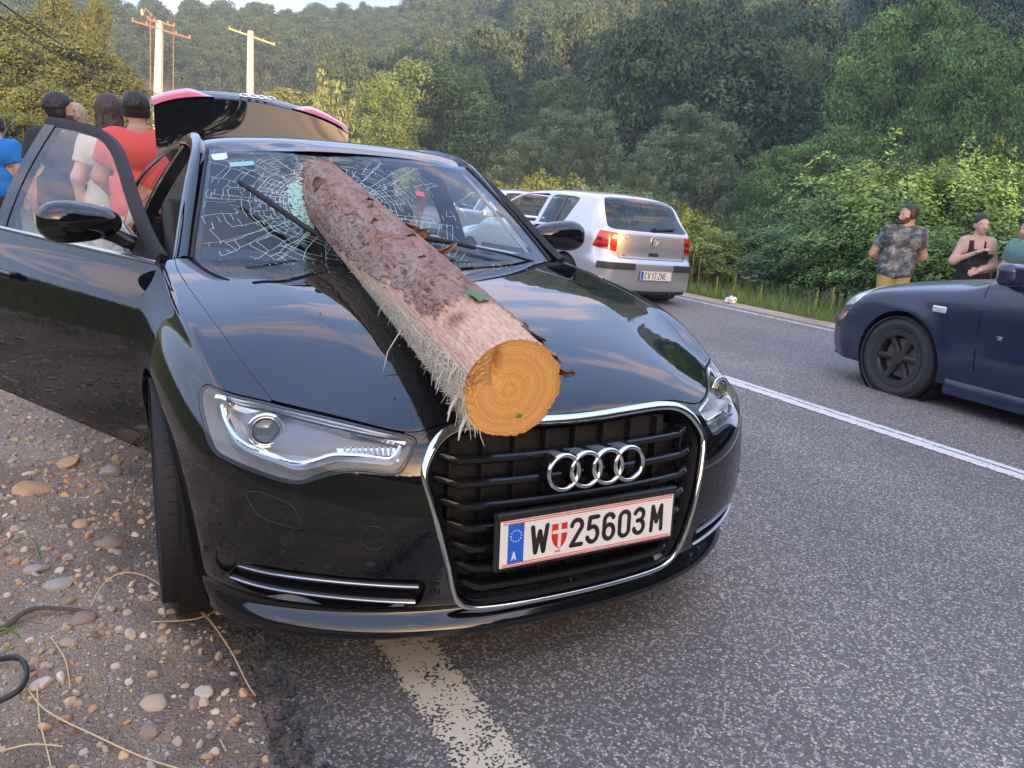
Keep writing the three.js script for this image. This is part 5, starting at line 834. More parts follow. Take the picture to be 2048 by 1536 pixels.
// ------------------------------------------------------------------ the silver hatchback (tail at z = 0, nose towards -z) and the blue car
function hullFam(yc, zEnd, back) {                            // u < 0 along the hull, u > 0 round its end; v from the roof round to the sill
  return (u, v) => { const s = Math.sin(v), c = Math.cos(v); if (u <= 0) return [0, yc, zEnd + u * back, s, c, 0]; const k = Math.cos(u), e = Math.sin(u); return [0, yc, zEnd, s * k, c * k, e * back]; };
}
const silver = std(0.52, 0.53, 0.55, 0.32, 0.65, { clearcoat: 0.8, clearcoatRoughness: 0.08 }), navy = std(0.01, 0.016, 0.045, 0.3, 0, { clearcoat: 0.7, clearcoatRoughness: 0.12 });
const tailRed = std(0.5, 0.012, 0.012, 0.12, 0, { clearcoat: 1 }), tailDark = std(0.12, 0.008, 0.01, 0.15, 0, { clearcoat: 1 }), amber = std(0.85, 0.28, 0.02, 0.2, 0, { clearcoat: 1 }), clearLamp = std(0.75, 0.78, 0.8, 0.1, 0.3, { clearcoat: 1 }), carGlass = std(0.5, 0.58, 0.57, 0, 0, { transmission: 1, thickness: 0, ior: 1.5 }), trimGrey = std(0.035, 0.037, 0.04, 0.6);
const hatchTop = spline([[-4.2, 0.5], [-4.1, 0.68], [-3.7, 0.84], [-3.2, 0.945], [-2.8, 1.16], [-2.4, 1.365], [-2.0, 1.425], [-1.4, 1.44], [-0.8, 1.428], [-0.4, 1.405], [0, 1.37]]);
const hatchRear = spline([[0.1, -0.1], [0.22, -0.03], [0.32, 0.0], [0.48, 0.012], [0.58, 0.002], [0.63, -0.03], [0.68, -0.05], [0.9, -0.075], [0.96, -0.1], [1.02, -0.16], [1.2, -0.32], [1.37, -0.48], [1.43, -0.62]]);
const hatchPlan = spline([[0, 0], [0.4, -0.018], [0.6, -0.05], [0.72, -0.105], [0.8, -0.19], [0.85, -0.34], [0.875, -0.6]], true);
const hatchW = spline([[0.1, 0.77], [0.25, 0.825], [0.4, 0.855], [0.6, 0.867], [0.8, 0.858], [0.92, 0.842], [1.0, 0.805], [1.2, 0.708], [1.38, 0.6], [1.45, 0.54]]);
const hatchArch = z => Math.exp(-Math.pow((Math.abs(z + 0.79) - 0.0) / 0.33, 4));
const hatchF = (x, y, z) => { const a = Math.abs(x), rear = z - hatchRear(y) - hatchPlan(a), top = y - hatchTop(z) + 0.05 * Math.pow(a / 0.6, 3), side = a - hatchW(y) + 0.05 * sstep(-3.4, -4.15, z), nose = -4.14 + 0.2 * Math.pow(a / 0.8, 3) - z; return smax(smax(smax(rear, top, 0.05), side, 0.045), nose, 0.12); };
{
  const hatch = thing('hatchback_car', 'silver hatchback with plate CV 17 ZNE and lit tail light standing in the far lane', 'car', [5.34, -0.125, -6.53], 0.0614); hatch.rotation.z = -0.045;
  const fam = hullFam(0.72, -0.8, 1), U = [-3.32, 1.56, 250], Vv = [0, 3.14, 160];
  const rearWin = polySDF(smoothLine([[-0.02, 1.372], [0.4, 1.365], [0.53, 1.345], [0.575, 1.3], [0.62, 1.12], [0.655, 1.01], [0.63, 0.982], [0.4, 0.972], [-0.02, 0.968]].concat([]), 3, false).concat([[-0.4, 0.97], [-0.4, 1.37]]));
  const isRearWin = (x, y, z) => z > -0.78 && hatchW(y) - Math.abs(x) > 0.02 && Math.abs(x) < 0.68 && z - hatchRear(y) - hatchPlan(x) > -0.09 ? rearWin(Math.abs(x), y) : 0.05;
  const rearDoorWin = polySDF([[-1.52, 0.965], [-1.5, 1.33], [-1.42, 1.352], [-1.0, 1.34], [-0.87, 1.32], [-0.86, 1.27], [-0.94, 1.04], [-1.0, 0.975], [-1.06, 0.962]]), frontDoorWin = polySDF([[-1.6, 0.965], [-1.57, 1.34], [-1.65, 1.36], [-2.1, 1.345], [-2.3, 1.3], [-2.95, 0.985], [-2.93, 0.96]]);
  const onSide = (f) => (x, y, z) => Math.abs(x) > 0.5 && y > 0.9 ? f(z, y) : 0.05;
  const lampR = polySDF([[0.558, 0.93], [0.57, 0.705], [0.79, 0.735], [0.862, 0.75], [0.87, 0.765], [0.8, 0.935], [0.78, 0.945]]), isLamp = (x, y, z) => z > -0.5 ? lampR(Math.abs(x) + Math.max(0, -0.12 - z) * 0.35, y) : 0.05;
  const arch = (x, y, z) => Math.min(Math.hypot(z + 0.79, y - 0.3) - 0.335, Math.hypot(z + 3.3, y - 0.3) - 0.335);
  const wind = (x, y, z) => { const t = y - 0.985 - 0.1 * Math.abs(x); return z < -2.3 && z > -3.25 && Math.abs(x) < hatchW(y) - 0.075 && y < 1.36 && t > 0 ? -0.02 : 0.02; };
  const shell = both(sheet(hatchF, fam, U, Vv, [(x, y, z) => -isRearWin(x, y, z), (x, y, z) => -onSide(rearDoorWin)(x, y, z), (x, y, z) => -onSide(frontDoorWin)(x, y, z), (x, y, z) => -isLamp(x, y, z), (x, y, z) => Math.abs(x) > 0.6 ? -arch(x, y, z) : -1, (x, y, z) => 0.235 - y, (x, y, z) => -wind(x, y, z)], { rim: 0.015, t1: 1.8 }));
  obj('body', shell, silver, hatch);
  const lower = both(sheet((x, y, z) => hatchF(x, y, z + 0.02), fam, [0, 1.5, 50], [1.9, 3.14, 40], [(x, y, z) => y - 0.3, (x, y, z) => 0.19 - y], { rim: 0, t1: 1.8 })); obj('bumper_skirt', lower, trimGrey, hatch);
  obj('rear_window', both(sheet(hatchF, fam, [0, 1.5, 70], [0, 1.6, 60], [isRearWin], { rim: 0, lift: -0.004, t1: 1.8 })), carGlass, hatch);
  for (const s of [-1, 1]) {
    const mir = g => s < 0 ? flipX(g) : g;
    obj('side_window', mir(sheet(hatchF, fam, [-1.1, 0.3, 60], [0.4, 1.6, 50], [onSide(rearDoorWin)], { rim: 0, lift: -0.004, t1: 1.8 })), carGlass, hatch);
    if (s > 0) obj('side_window', mir(sheet(hatchF, fam, [-2.4, -0.6, 60], [0.4, 1.6, 50], [onSide(frontDoorWin)], { rim: 0, lift: -0.004, t1: 1.8 })), carGlass, hatch);
    const wf = [[-1.15, 0.965], [-1.17, 1.34]].map(([z, y]) => [hatchW(y) - 0.002, y, z]); obj('window_bar', mir(tube(wf, 0.012, 6)), trimGrey, hatch);
    const lamp = obj('tail_light', mir(sheet(hatchF, fam, [0, 1.5, 80], [0.9, 1.9, 60], [isLamp, (x, y, z) => -Math.min(Math.abs(y - 0.845) - 0.025, Math.abs(y - 0.765) - 0.02, 1)], { rim: 0.012, t1: 1.8, lift: 0.003 })), tailRed, hatch);
    obj('dark_band', mir(sheet(hatchF, fam, [0, 1.5, 80], [0.9, 1.9, 60], [isLamp, (x, y, z) => Math.min(Math.abs(y - 0.845) - 0.025, Math.abs(y - 0.765) - 0.02)], { rim: 0, t1: 1.8, lift: 0.002 })), tailDark, lamp);
    const bar = []; for (let i = 0; i <= 14; i++) { const x = lerp(0.33, 0.845, i / 14), p = shoot(hatchF, [x * 0.8, 0.535, -0.9, x * 0.2, 0, 1].map((v, k) => k < 3 ? v : v / Math.hypot(x * 0.2, 1)), 0.05, 2); bar.push(p); }
    obj('bumper_strip', mir(sweep(bar, bar.map(p => gradOf(hatchF, ...p)), [[-0.042, -0.01], [-0.042, 0.008], [-0.03, 0.014], [0.03, 0.014], [0.042, 0.008], [0.042, -0.01]])), trimGrey, hatch);
    const md = []; for (let i = 0; i <= 10; i++) { const z = lerp(-1.15, -2.9, i / 10); md.push([hatchW(0.55) + 0.004, 0.55, z]); } obj('side_strip', mir(sweep(md, md.map(() => [1, 0, 0]), [[-0.03, -0.01], [-0.03, 0.008], [0.03, 0.008], [0.03, -0.01]])), trimGrey, hatch);
    wheel(hatch, s * 0.76, 0.3, -0.79, 0.3, 0.19, 0.19, { n: 6, pair: false, w: 0.02 }, M.satin, 0, s); wheel(hatch, s * 0.76, 0.3, -3.3, 0.3, 0.19, 0.19, { n: 6, pair: false, w: 0.02 }, M.satin, 0, s);
    obj('door_mirror', mir(at(rbox(0.16, 0.11, 0.09, 0.04, 3), 0.93, 1.0, -2.72)), silver, hatch);
    obj('wheel_liner', at(new THREE.CylinderGeometry(0.34, 0.34, 0.22, 28, 1, true).rotateZ(Math.PI / 2), s * 0.72, 0.3, -0.79), M.dark, hatch);
  }
  // lit bulb in the left lamp, glowing through the red lens
  const bulb = std(0.9, 0.3, 0.03, 0.3, 0, { emissive: new THREE.Color(1, 0.42, 0.03), emissiveIntensity: 5 });
  const bp = shoot(hatchF, [-0.6, 0.885, -0.9, 0, 0, 1], 0.05, 2); obj('tail_light_bulb', new THREE.SphereGeometry(0.02, 14, 10).scale(1, 1, 0.5).translate(bp[0], bp[1], bp[2] + 0.006), bulb, hatch);
  const pl = new THREE.PointLight(new THREE.Color(1, 0.45, 0.08), 0.35, 3, 2); pl.position.set(bp[0], bp[1], bp[2] + 0.035); pl.castShadow = true; hatch.add(pl);
  obj('brake_light', at(rbox(0.36, 0.03, 0.02, 0.008), 0, 1.335, -0.475, -0.7), tailRed, hatch);
  const rz = (x, y, d = 0.004) => { const p = shoot(hatchF, [x, y, -1.2, 0, 0, 1], 0.05, 2.4); return p[2] + d; };
  obj('wiper', joined([at(new THREE.CylinderGeometry(0.03, 0.035, 0.03, 16).rotateX(Math.PI / 2), 0.02, 1.0, rz(0, 1.0, 0.02)), tube([[0.02, 1.0, rz(0, 1.0, 0.03)], [0.2, 1.02, rz(0.2, 1.02, 0.025)], [0.42, 1.03, rz(0.42, 1.03, 0.02)]], 0.012, 6)]), M.plastic, hatch);
  const em = [new THREE.TorusGeometry(0.056, 0.0065, 8, 32), tube([[-0.03, 0.045, 0], [0, 0.004, 0], [0.03, 0.045, 0]], 0.0055, 6), tube([[-0.045, 0.012, 0], [-0.022, -0.042, 0], [0, -0.004, 0], [0.022, -0.042, 0], [0.045, 0.012, 0]], 0.0055, 6)]; obj('emblem', at(joined(em), 0, 0.86, rz(0, 0.86, 0.008), -0.1), M.chrome, hatch);
  let gx = -0.49; const word = []; for (const ch of 'GOLF') { word.push(glyph(ch, gx, 0, 0.032, 0.0036, 0.6, 1.2)); gx += GLYPH[ch][0] * 0.032 * 1.2 + 0.014; } obj('model_lettering', at(joined(word), 0, 0.87, rz(-0.45, 0.88, 0.004)), M.chrome, hatch);
  obj('lid_handle', joined([at(rbox(0.17, 0.055, 0.02, 0.012), 0, 0.69, rz(0, 0.69, -0.004)), at(rbox(0.1, 0.03, 0.012, 0.008), -0.02, 0.69, rz(0, 0.69, 0.005))]), trimGrey, hatch);
  let tx = -0.5; const tdi = []; for (const ch of 'TDI') { tdi.push(glyph(ch, tx, 0, 0.026, 0.004, 0.6, 1.2)); tx += GLYPH[ch][0] * 0.026 * 1.2 + 0.012; } obj('engine_lettering', at(joined(tdi), 0, 0.655, rz(-0.45, 0.66, 0.004)), M.dullChrome, hatch);
  const seamz = []; for (let i = 0; i <= 20; i++) { const x = lerp(-0.545, 0.545, i / 20); seamz.push([x, 0.632 + 0.0 * x, rz(x, 0.632, 0.0)]); } obj('lid_joint', joined([tube(seamz, 0.005, 5), ...[-1, 1].map(s => tube([[s * 0.548, 0.635, rz(s * 0.548, 0.635, 0)], [s * 0.552, 0.7, rz(s * 0.55, 0.7, 0)]], 0.004, 5))]), M.dark, hatch);
  const plate = new THREE.Group(); plate.name = 'number_plate'; plate.position.set(0.02, 0.435, 0.024); hatch.add(plate);
  obj('plate_sheet', rbox(0.52, 0.112, 0.006, 0.002), M.plateWhite, plate); obj('plate_frame', at(rbox(0.545, 0.13, 0.006, 0.002), 0, -0.002, -0.004), M.satin, plate); obj('blue_band', at(rbox(0.042, 0.1, 0.002, 0.0005), -0.235, 0, 0.003), std(0.03, 0.1, 0.55, 0.5), plate);
  let px = -0.19; for (const ch of 'CV 17 ZNE') { if (ch === ' ') { px += 0.018; continue; } obj('letter', at(glyph(ch, 0, 0, 0.07, 0.0048, 0.4), px, -0.035, 0.003), M.ink, plate); px += GLYPH[ch][0] * 0.07 + 0.019; }
  obj('front_seat', joined([-0.36, 0.36].flatMap(x => [at(rbox(0.46, 0.6, 0.13, 0.05), x, 0.85, -1.72, 0.2), at(rbox(0.26, 0.17, 0.09, 0.04), x, 1.22, -1.63, 0.2)])), std(0.08, 0.08, 0.085, 0.85), hatch);
  obj('rear_seat', joined([at(rbox(1.15, 0.5, 0.13, 0.05), 0, 0.78, -0.78, 0.2), ...[-0.36, 0.36].map(x => at(rbox(0.26, 0.14, 0.08, 0.03), x, 1.06, -0.7, 0.2))]), std(0.08, 0.08, 0.085, 0.85), hatch);
  obj('floor_pan', joined([at(rbox(1.4, 0.04, 3.8, 0.01), 0, 0.24, -2.05), at(rbox(1.3, 0.4, 0.3, 0.05), 0, 0.36, -0.35), at(rbox(1.35, 0.5, 0.9, 0.05), 0, 0.5, -3.5)]), M.dark, hatch);
  obj('exhaust', joined([tube([[0.35, 0.2, -0.6], [0.36, 0.2, -0.05]], 0.03, 12), at(rbox(0.5, 0.16, 0.3, 0.07, 3), 0.35, 0.2, -0.3)]), M.matte, hatch);
  obj('dashboard', at(rbox(1.35, 0.3, 0.5, 0.1, 3), 0, 0.85, -2.75), M.cabin, hatch); obj('aerial', tube([[0.1, 1.42, -0.75], [0.1, 1.6, -0.6]], 0.004, 5), M.plastic, hatch);
  // a second silver car further along the lane
  const ahead = hatch.clone(true); ahead.name = 'estate_car'; ahead.position.set(6.75, -0.16, -11.9); ahead.rotation.y = -0.12; scene.add(ahead); ahead.userData = { label: 'silver car standing ahead of the silver hatchback, only its roof showing', category: 'car' };
  const drop = []; ahead.traverse(o => { if (o.isLight || ['model_lettering', 'emblem', 'number_plate', 'engine_lettering', 'tail_light_bulb'].includes(o.name)) drop.push(o); }); drop.forEach(o => o.parent.remove(o));
}
// blue car: nose at z = 0, body towards +z
const astraTop = spline([[0, 0.61], [0.08, 0.69], [0.2, 0.755], [0.45, 0.83], [0.8, 0.89], [1.1, 0.93], [1.3, 0.965], [1.6, 1.12], [1.95, 1.31], [2.3, 1.4], [2.9, 1.42], [3.4, 1.39], [3.8, 1.2], [4.1, 0.85]]);
const astraNose = spline([[0.1, 0.16], [0.2, 0.07], [0.28, 0.02], [0.4, 0.0], [0.5, 0.008], [0.56, 0.04], [0.62, 0.08], [0.7, 0.16], [0.8, 0.4]]), astraPlan = spline([[0, 0], [0.3, 0.012], [0.5, 0.036], [0.65, 0.085], [0.73, 0.14], [0.79, 0.235], [0.83, 0.37], [0.855, 0.62]], true);
const astraW = spline([[0.1, 0.77], [0.25, 0.815], [0.4, 0.84], [0.6, 0.852], [0.75, 0.848], [0.86, 0.828], [0.93, 0.8], [1.0, 0.76], [1.2, 0.69], [1.38, 0.6]]);
const astraF = (x, y, z) => { const a = Math.abs(x), r = Math.hypot(z - 0.84, y - 0.3), r2 = Math.hypot(z - 3.45, y - 0.3), nose = astraNose(y) + astraPlan(a) - z, top = y - astraTop(z) + 0.045 * Math.pow(a / 0.65, 3), fl = 0.016 * (Math.exp(-Math.pow((r - 0.34) / 0.07, 2)) + Math.exp(-Math.pow((r2 - 0.34) / 0.07, 2))), side = a - astraW(y) - fl, tail = z - 4.08 + 0.2 * Math.pow(a / 0.8, 3); return smax(smax(smax(nose, top, 0.04), side, 0.035), tail, 0.1); };
{
  const blue = thing('compact_car', 'dark blue car with a black spoked wheel passing in the far lane', 'car', [5.0, -0.09, -2.9], -0.06); blue.rotation.z = -0.032;
  const fam0 = hullFam(0.6, 0, 1), fam = (u, v) => { const r = fam0(u, v); return [r[0], r[1], 0.9 - r[2], r[3], r[4], -r[5]]; };
  const lampS = polySDF(smoothLine([[0.05, 0.6], [0.1, 0.665], [0.24, 0.745], [0.38, 0.785], [0.44, 0.765], [0.42, 0.69], [0.36, 0.635], [0.28, 0.612], [0.15, 0.595]], 4, true)), isLamp = (x, y, z) => z < 0.6 && Math.abs(x) > 0.4 ? lampS(z, y) : 0.05, amberSide = (x, y, z) => z - 0.16 - (y - 0.6) * 0.75;
  const arch = (x, y, z) => Math.min(Math.hypot(z - 0.84, y - 0.3) - 0.345, Math.hypot(z - 3.45, y - 0.3) - 0.345);
  const fWin = polySDF([[1.42, 0.955], [2.0, 1.29], [2.2, 1.35], [2.5, 1.36], [2.5, 0.965]]), rWin = polySDF([[2.58, 0.965], [2.58, 1.36], [3.1, 1.34], [3.4, 1.2], [3.45, 0.985]]);
  const onSide = f => (x, y, z) => Math.abs(x) > 0.5 && y > 0.93 ? f(z, y) : 0.05, wind = (x, y, z) => z > 1.24 && z < 2.15 && Math.abs(x) < astraW(y) - 0.085 && y > 0.935 && y < 1.345 ? -0.02 : 0.02;
  const lineGap = (x, y, z) => { const d = Math.abs(z - (1.42 + 0.06 * (0.6 - y))); return Math.abs(x) > 0.7 && y > 0.25 ? 0.005 - d : -0.01; };
  const gap2 = (x, y, z) => 0.0045 - Math.abs(y - 0.555 - 0.05 * z) * (z < 0.5 ? 1 : 9);
  obj('body', both(sheet(astraF, fam, [-3.3, 1.56, 330], [0, 3.14, 180], [(x, y, z) => -isLamp(x, y, z), (x, y, z) => Math.abs(x) > 0.6 ? -arch(x, y, z) : -1, (x, y, z) => -onSide(fWin)(x, y, z), (x, y, z) => -onSide(rWin)(x, y, z), (x, y, z) => 0.2 - y, (x, y, z) => -wind(x, y, z), lineGap, gap2], { rim: 0.02, t1: 3 })), navy, blue);
  obj('windscreen', both(sheet(astraF, fam, [-1.3, -0.2, 40], [0, 1.2, 40], [wind], { rim: 0, lift: -0.004, t1: 3 })), carGlass, blue);
  for (const s of [-1, 1]) {
    const mir = g => s < 0 ? flipX(g) : g;
    const lamp = obj('headlight', mir(sheet(astraF, fam, [-0.2, 1.5, 80], [0.5, 2, 60], [isLamp, (x, y, z) => -amberSide(x, y, z)], { rim: 0.015, t1: 3, lift: 0.002 })), clearLamp, blue);
    obj('indicator', mir(sheet(astraF, fam, [-0.2, 1.5, 80], [0.5, 2, 60], [isLamp, amberSide], { rim: 0.015, t1: 3, lift: 0.002 })), amber, lamp);
    obj('side_window', mir(sheet(astraF, fam, [-1.7, -0.4, 50], [0.3, 1.5, 40], [onSide(fWin)], { rim: 0, lift: -0.004, t1: 3 })), carGlass, blue); obj('side_window', mir(sheet(astraF, fam, [-2.7, -1.6, 40], [0.3, 1.5, 40], [onSide(rWin)], { rim: 0, lift: -0.004, t1: 3 })), carGlass, blue);
    obj('side_repeater', at(rbox(0.02, 0.045, 0.105, 0.02, 4), s * 0.852, 0.7, 1.12), clearLamp, blue);
    const md = []; for (let i = 0; i <= 10; i++) { const z = lerp(1.5, 2.55, i / 10); md.push([astraW(0.5) + 0.004, 0.5, z]); } obj('side_strip', mir(sweep(md, md.map(() => [1, 0, 0]), [[-0.045, -0.01], [-0.045, 0.01], [0.045, 0.01], [0.045, -0.01]])), navy, blue);
    const bd = []; for (const ch of '16V') bd.push(ch === '1' ? glyph('1', 0, 0, 0.022, 0.003, 0.6) : ch === '6' ? glyph('6', 0.012, 0, 0.022, 0.003, 0.6) : glyph('V', 0.026, 0, 0.022, 0.003, 0.6)); if (s < 0) obj('side_badge', at(joined(bd), -0.853, 0.57, 1.56, 0, -Math.PI / 2), M.dullChrome, blue);
    obj('door_mirror', joined([mir(at(rbox(0.19, 0.14, 0.12, 0.05, 3), 0.93, 0.99, 1.62)), mir(tube([[0.78, 0.94, 1.52], [0.86, 0.95, 1.58]], 0.035, 8))]), navy, blue);
    wheel(blue, s * 0.745, 0.3, 0.84, 0.302, 0.2, 0.2, { n: 6, pair: false, w: 0.022, turn: 0.5 }, std(0.025, 0.025, 0.027, 0.45), 0.0, s, std(0.035, 0.034, 0.033, 0.85)); wheel(blue, s * 0.745, 0.3, 3.45, 0.302, 0.2, 0.2, { n: 6, pair: false, w: 0.022 }, std(0.025, 0.025, 0.027, 0.45), 0, s, std(0.035, 0.034, 0.033, 0.85));
    obj('wheel_liner', at(new THREE.CylinderGeometry(0.35, 0.35, 0.24, 32, 1, true).rotateZ(Math.PI / 2), s * 0.7, 0.3, 0.84), M.dark, blue);
    const sill = []; for (let i = 0; i <= 8; i++) sill.push([astraW(0.2) + 0.02, 0.19, lerp(1.25, 3.05, i / 8)]); obj('sill', mir(sweep(sill, sill.map(() => [1, 0.1, 0]), [[-0.05, -0.04], [-0.05, 0.012], [0.0, 0.02], [0.05, 0.008], [0.05, -0.04]])), navy, blue);
    obj('front_seat', joined([at(rbox(0.46, 0.6, 0.13, 0.05), s * 0.36, 0.8, 2.35, -0.2), at(rbox(0.26, 0.17, 0.09, 0.04), s * 0.36, 1.15, 2.45, -0.2)]), M.cabin, blue);
  }
  obj('grille', at(rbox(0.6, 0.06, 0.03, 0.01), 0, 0.565, 0.04), M.matte, blue);
  obj('floor_pan', joined([at(rbox(1.4, 0.04, 3.8, 0.01), 0, 0.22, 2.05), at(rbox(1.1, 0.4, 0.7, 0.05), 0, 0.45, 0.72), at(rbox(1.35, 0.5, 0.1, 0.05), 0, 0.55, 1.3)]), M.dark, blue);
}
// ------------------------------------------------------------------ people
function surfaceNet(f, lo, hi, cell) {
  const n = [0, 1, 2].map(k => Math.ceil((hi[k] - lo[k]) / cell) + 1), [nx, ny, nz] = n, val = new Float32Array(nx * ny * nz), id = (i, j, k) => (k * ny + j) * nx + i;
  const B = 5, reach = B * cell * 1.15;                       // whole blocks that lie clear of the surface get one value
  for (let K = 0; K < nz; K += B) for (let J = 0; J < ny; J += B) for (let I = 0; I < nx; I += B) {
    const mid = f(lo[0] + (I + B / 2) * cell, lo[1] + (J + B / 2) * cell, lo[2] + (K + B / 2) * cell), skip = Math.abs(mid) > reach;
    for (let k = K; k < Math.min(nz, K + B); k++) for (let j = J; j < Math.min(ny, J + B); j++) for (let i = I; i < Math.min(nx, I + B); i++) val[id(i, j, k)] = skip ? mid : f(lo[0] + i * cell, lo[1] + j * cell, lo[2] + k * cell);
  }
  const vert = new Int32Array(nx * ny * nz).fill(-1), pos = [], nor = [], idx = [];
  for (let k = 0; k < nz - 1; k++) for (let j = 0; j < ny - 1; j++) for (let i = 0; i < nx - 1; i++) {
    let c = 0, x = 0, y = 0, z = 0; const v = q => val[id(i + (q & 1), j + (q >> 1 & 1), k + (q >> 2))];
    for (const [a, b] of [[0, 1], [2, 3], [4, 5], [6, 7], [0, 2], [1, 3], [4, 6], [5, 7], [0, 4], [1, 5], [2, 6], [3, 7]]) { const p = v(a), q = v(b); if ((p < 0) !== (q < 0)) { const t = p / (p - q); x += lerp(a & 1, b & 1, t); y += lerp(a >> 1 & 1, b >> 1 & 1, t); z += lerp(a >> 2, b >> 2, t); c++; } }
    if (c) { vert[id(i, j, k)] = pos.length / 3; const P = [lo[0] + (i + x / c) * cell, lo[1] + (j + y / c) * cell, lo[2] + (k + z / c) * cell]; pos.push(...P); nor.push(...gradOf(f, ...P, cell * 0.3)); }
  }
  for (let k = 1; k < nz - 1; k++) for (let j = 1; j < ny - 1; j++) for (let i = 1; i < nx - 1; i++) {
    const a = val[id(i, j, k)] < 0;
    for (const [d, q] of [[[1, 0, 0], [[0, 0, 0], [0, -1, 0], [0, -1, -1], [0, 0, -1]]], [[0, 1, 0], [[0, 0, 0], [0, 0, -1], [-1, 0, -1], [-1, 0, 0]]], [[0, 0, 1], [[0, 0, 0], [-1, 0, 0], [-1, -1, 0], [0, -1, 0]]]]) {
      if (i + d[0] >= nx || j + d[1] >= ny || k + d[2] >= nz) continue; const b = val[id(i + d[0], j + d[1], k + d[2])] < 0; if (a === b) continue;
      const w = q.map(([x, y, z]) => vert[id(i + x, j + y, k + z)]); if (w.some(v => v < 0)) continue; a ? idx.push(w[0], w[1], w[2], w[0], w[2], w[3]) : idx.push(w[0], w[2], w[1], w[0], w[3], w[2]);
    }
  }
  // wind faces with their normals
  for (let t = 0; t < idx.length; t += 3) { const [a, b, c] = [idx[t], idx[t + 1], idx[t + 2]].map(q => V3(pos[q * 3], pos[q * 3 + 1], pos[q * 3 + 2])), g = b.clone().sub(a).cross(c.clone().sub(a)); if (g.x * nor[idx[t] * 3] + g.y * nor[idx[t] * 3 + 1] + g.z * nor[idx[t] * 3 + 2] < 0) { const s = idx[t + 1]; idx[t + 1] = idx[t + 2]; idx[t + 2] = s; } }
  const g = new THREE.BufferGeometry(); g.setAttribute('position', new THREE.Float32BufferAttribute(pos, 3)); g.setAttribute('normal', new THREE.Float32BufferAttribute(nor, 3)); g.setIndex(idx); return g;
}
const cap = (a, b, ra, rb, flat = 1) => { const dx = b[0] - a[0], dy = b[1] - a[1], dz = b[2] - a[2], l = dx * dx + dy * dy + dz * dz || 1e-9; return (x, y, z) => { const px = x - a[0], py = y - a[1], pz = (z - a[2]) / flat, t = clamp((px * dx + py * dy + pz * dz) / l, 0, 1); return Math.hypot(px - dx * t, py - dy * t, pz - dz * t) - lerp(ra, rb, t); }; };
const blob = (c, r) => (x, y, z) => { const u = (x - c[0]) / r[0], v = (y - c[1]) / r[1], w = (z - c[2]) / r[2], k = Math.hypot(u, v, w); return (k - 1) * Math.min(...r); };
const join = (list, k) => (x, y, z) => { let d = 9; for (const f of list) d = smin(d, f(x, y, z), k); return d; };
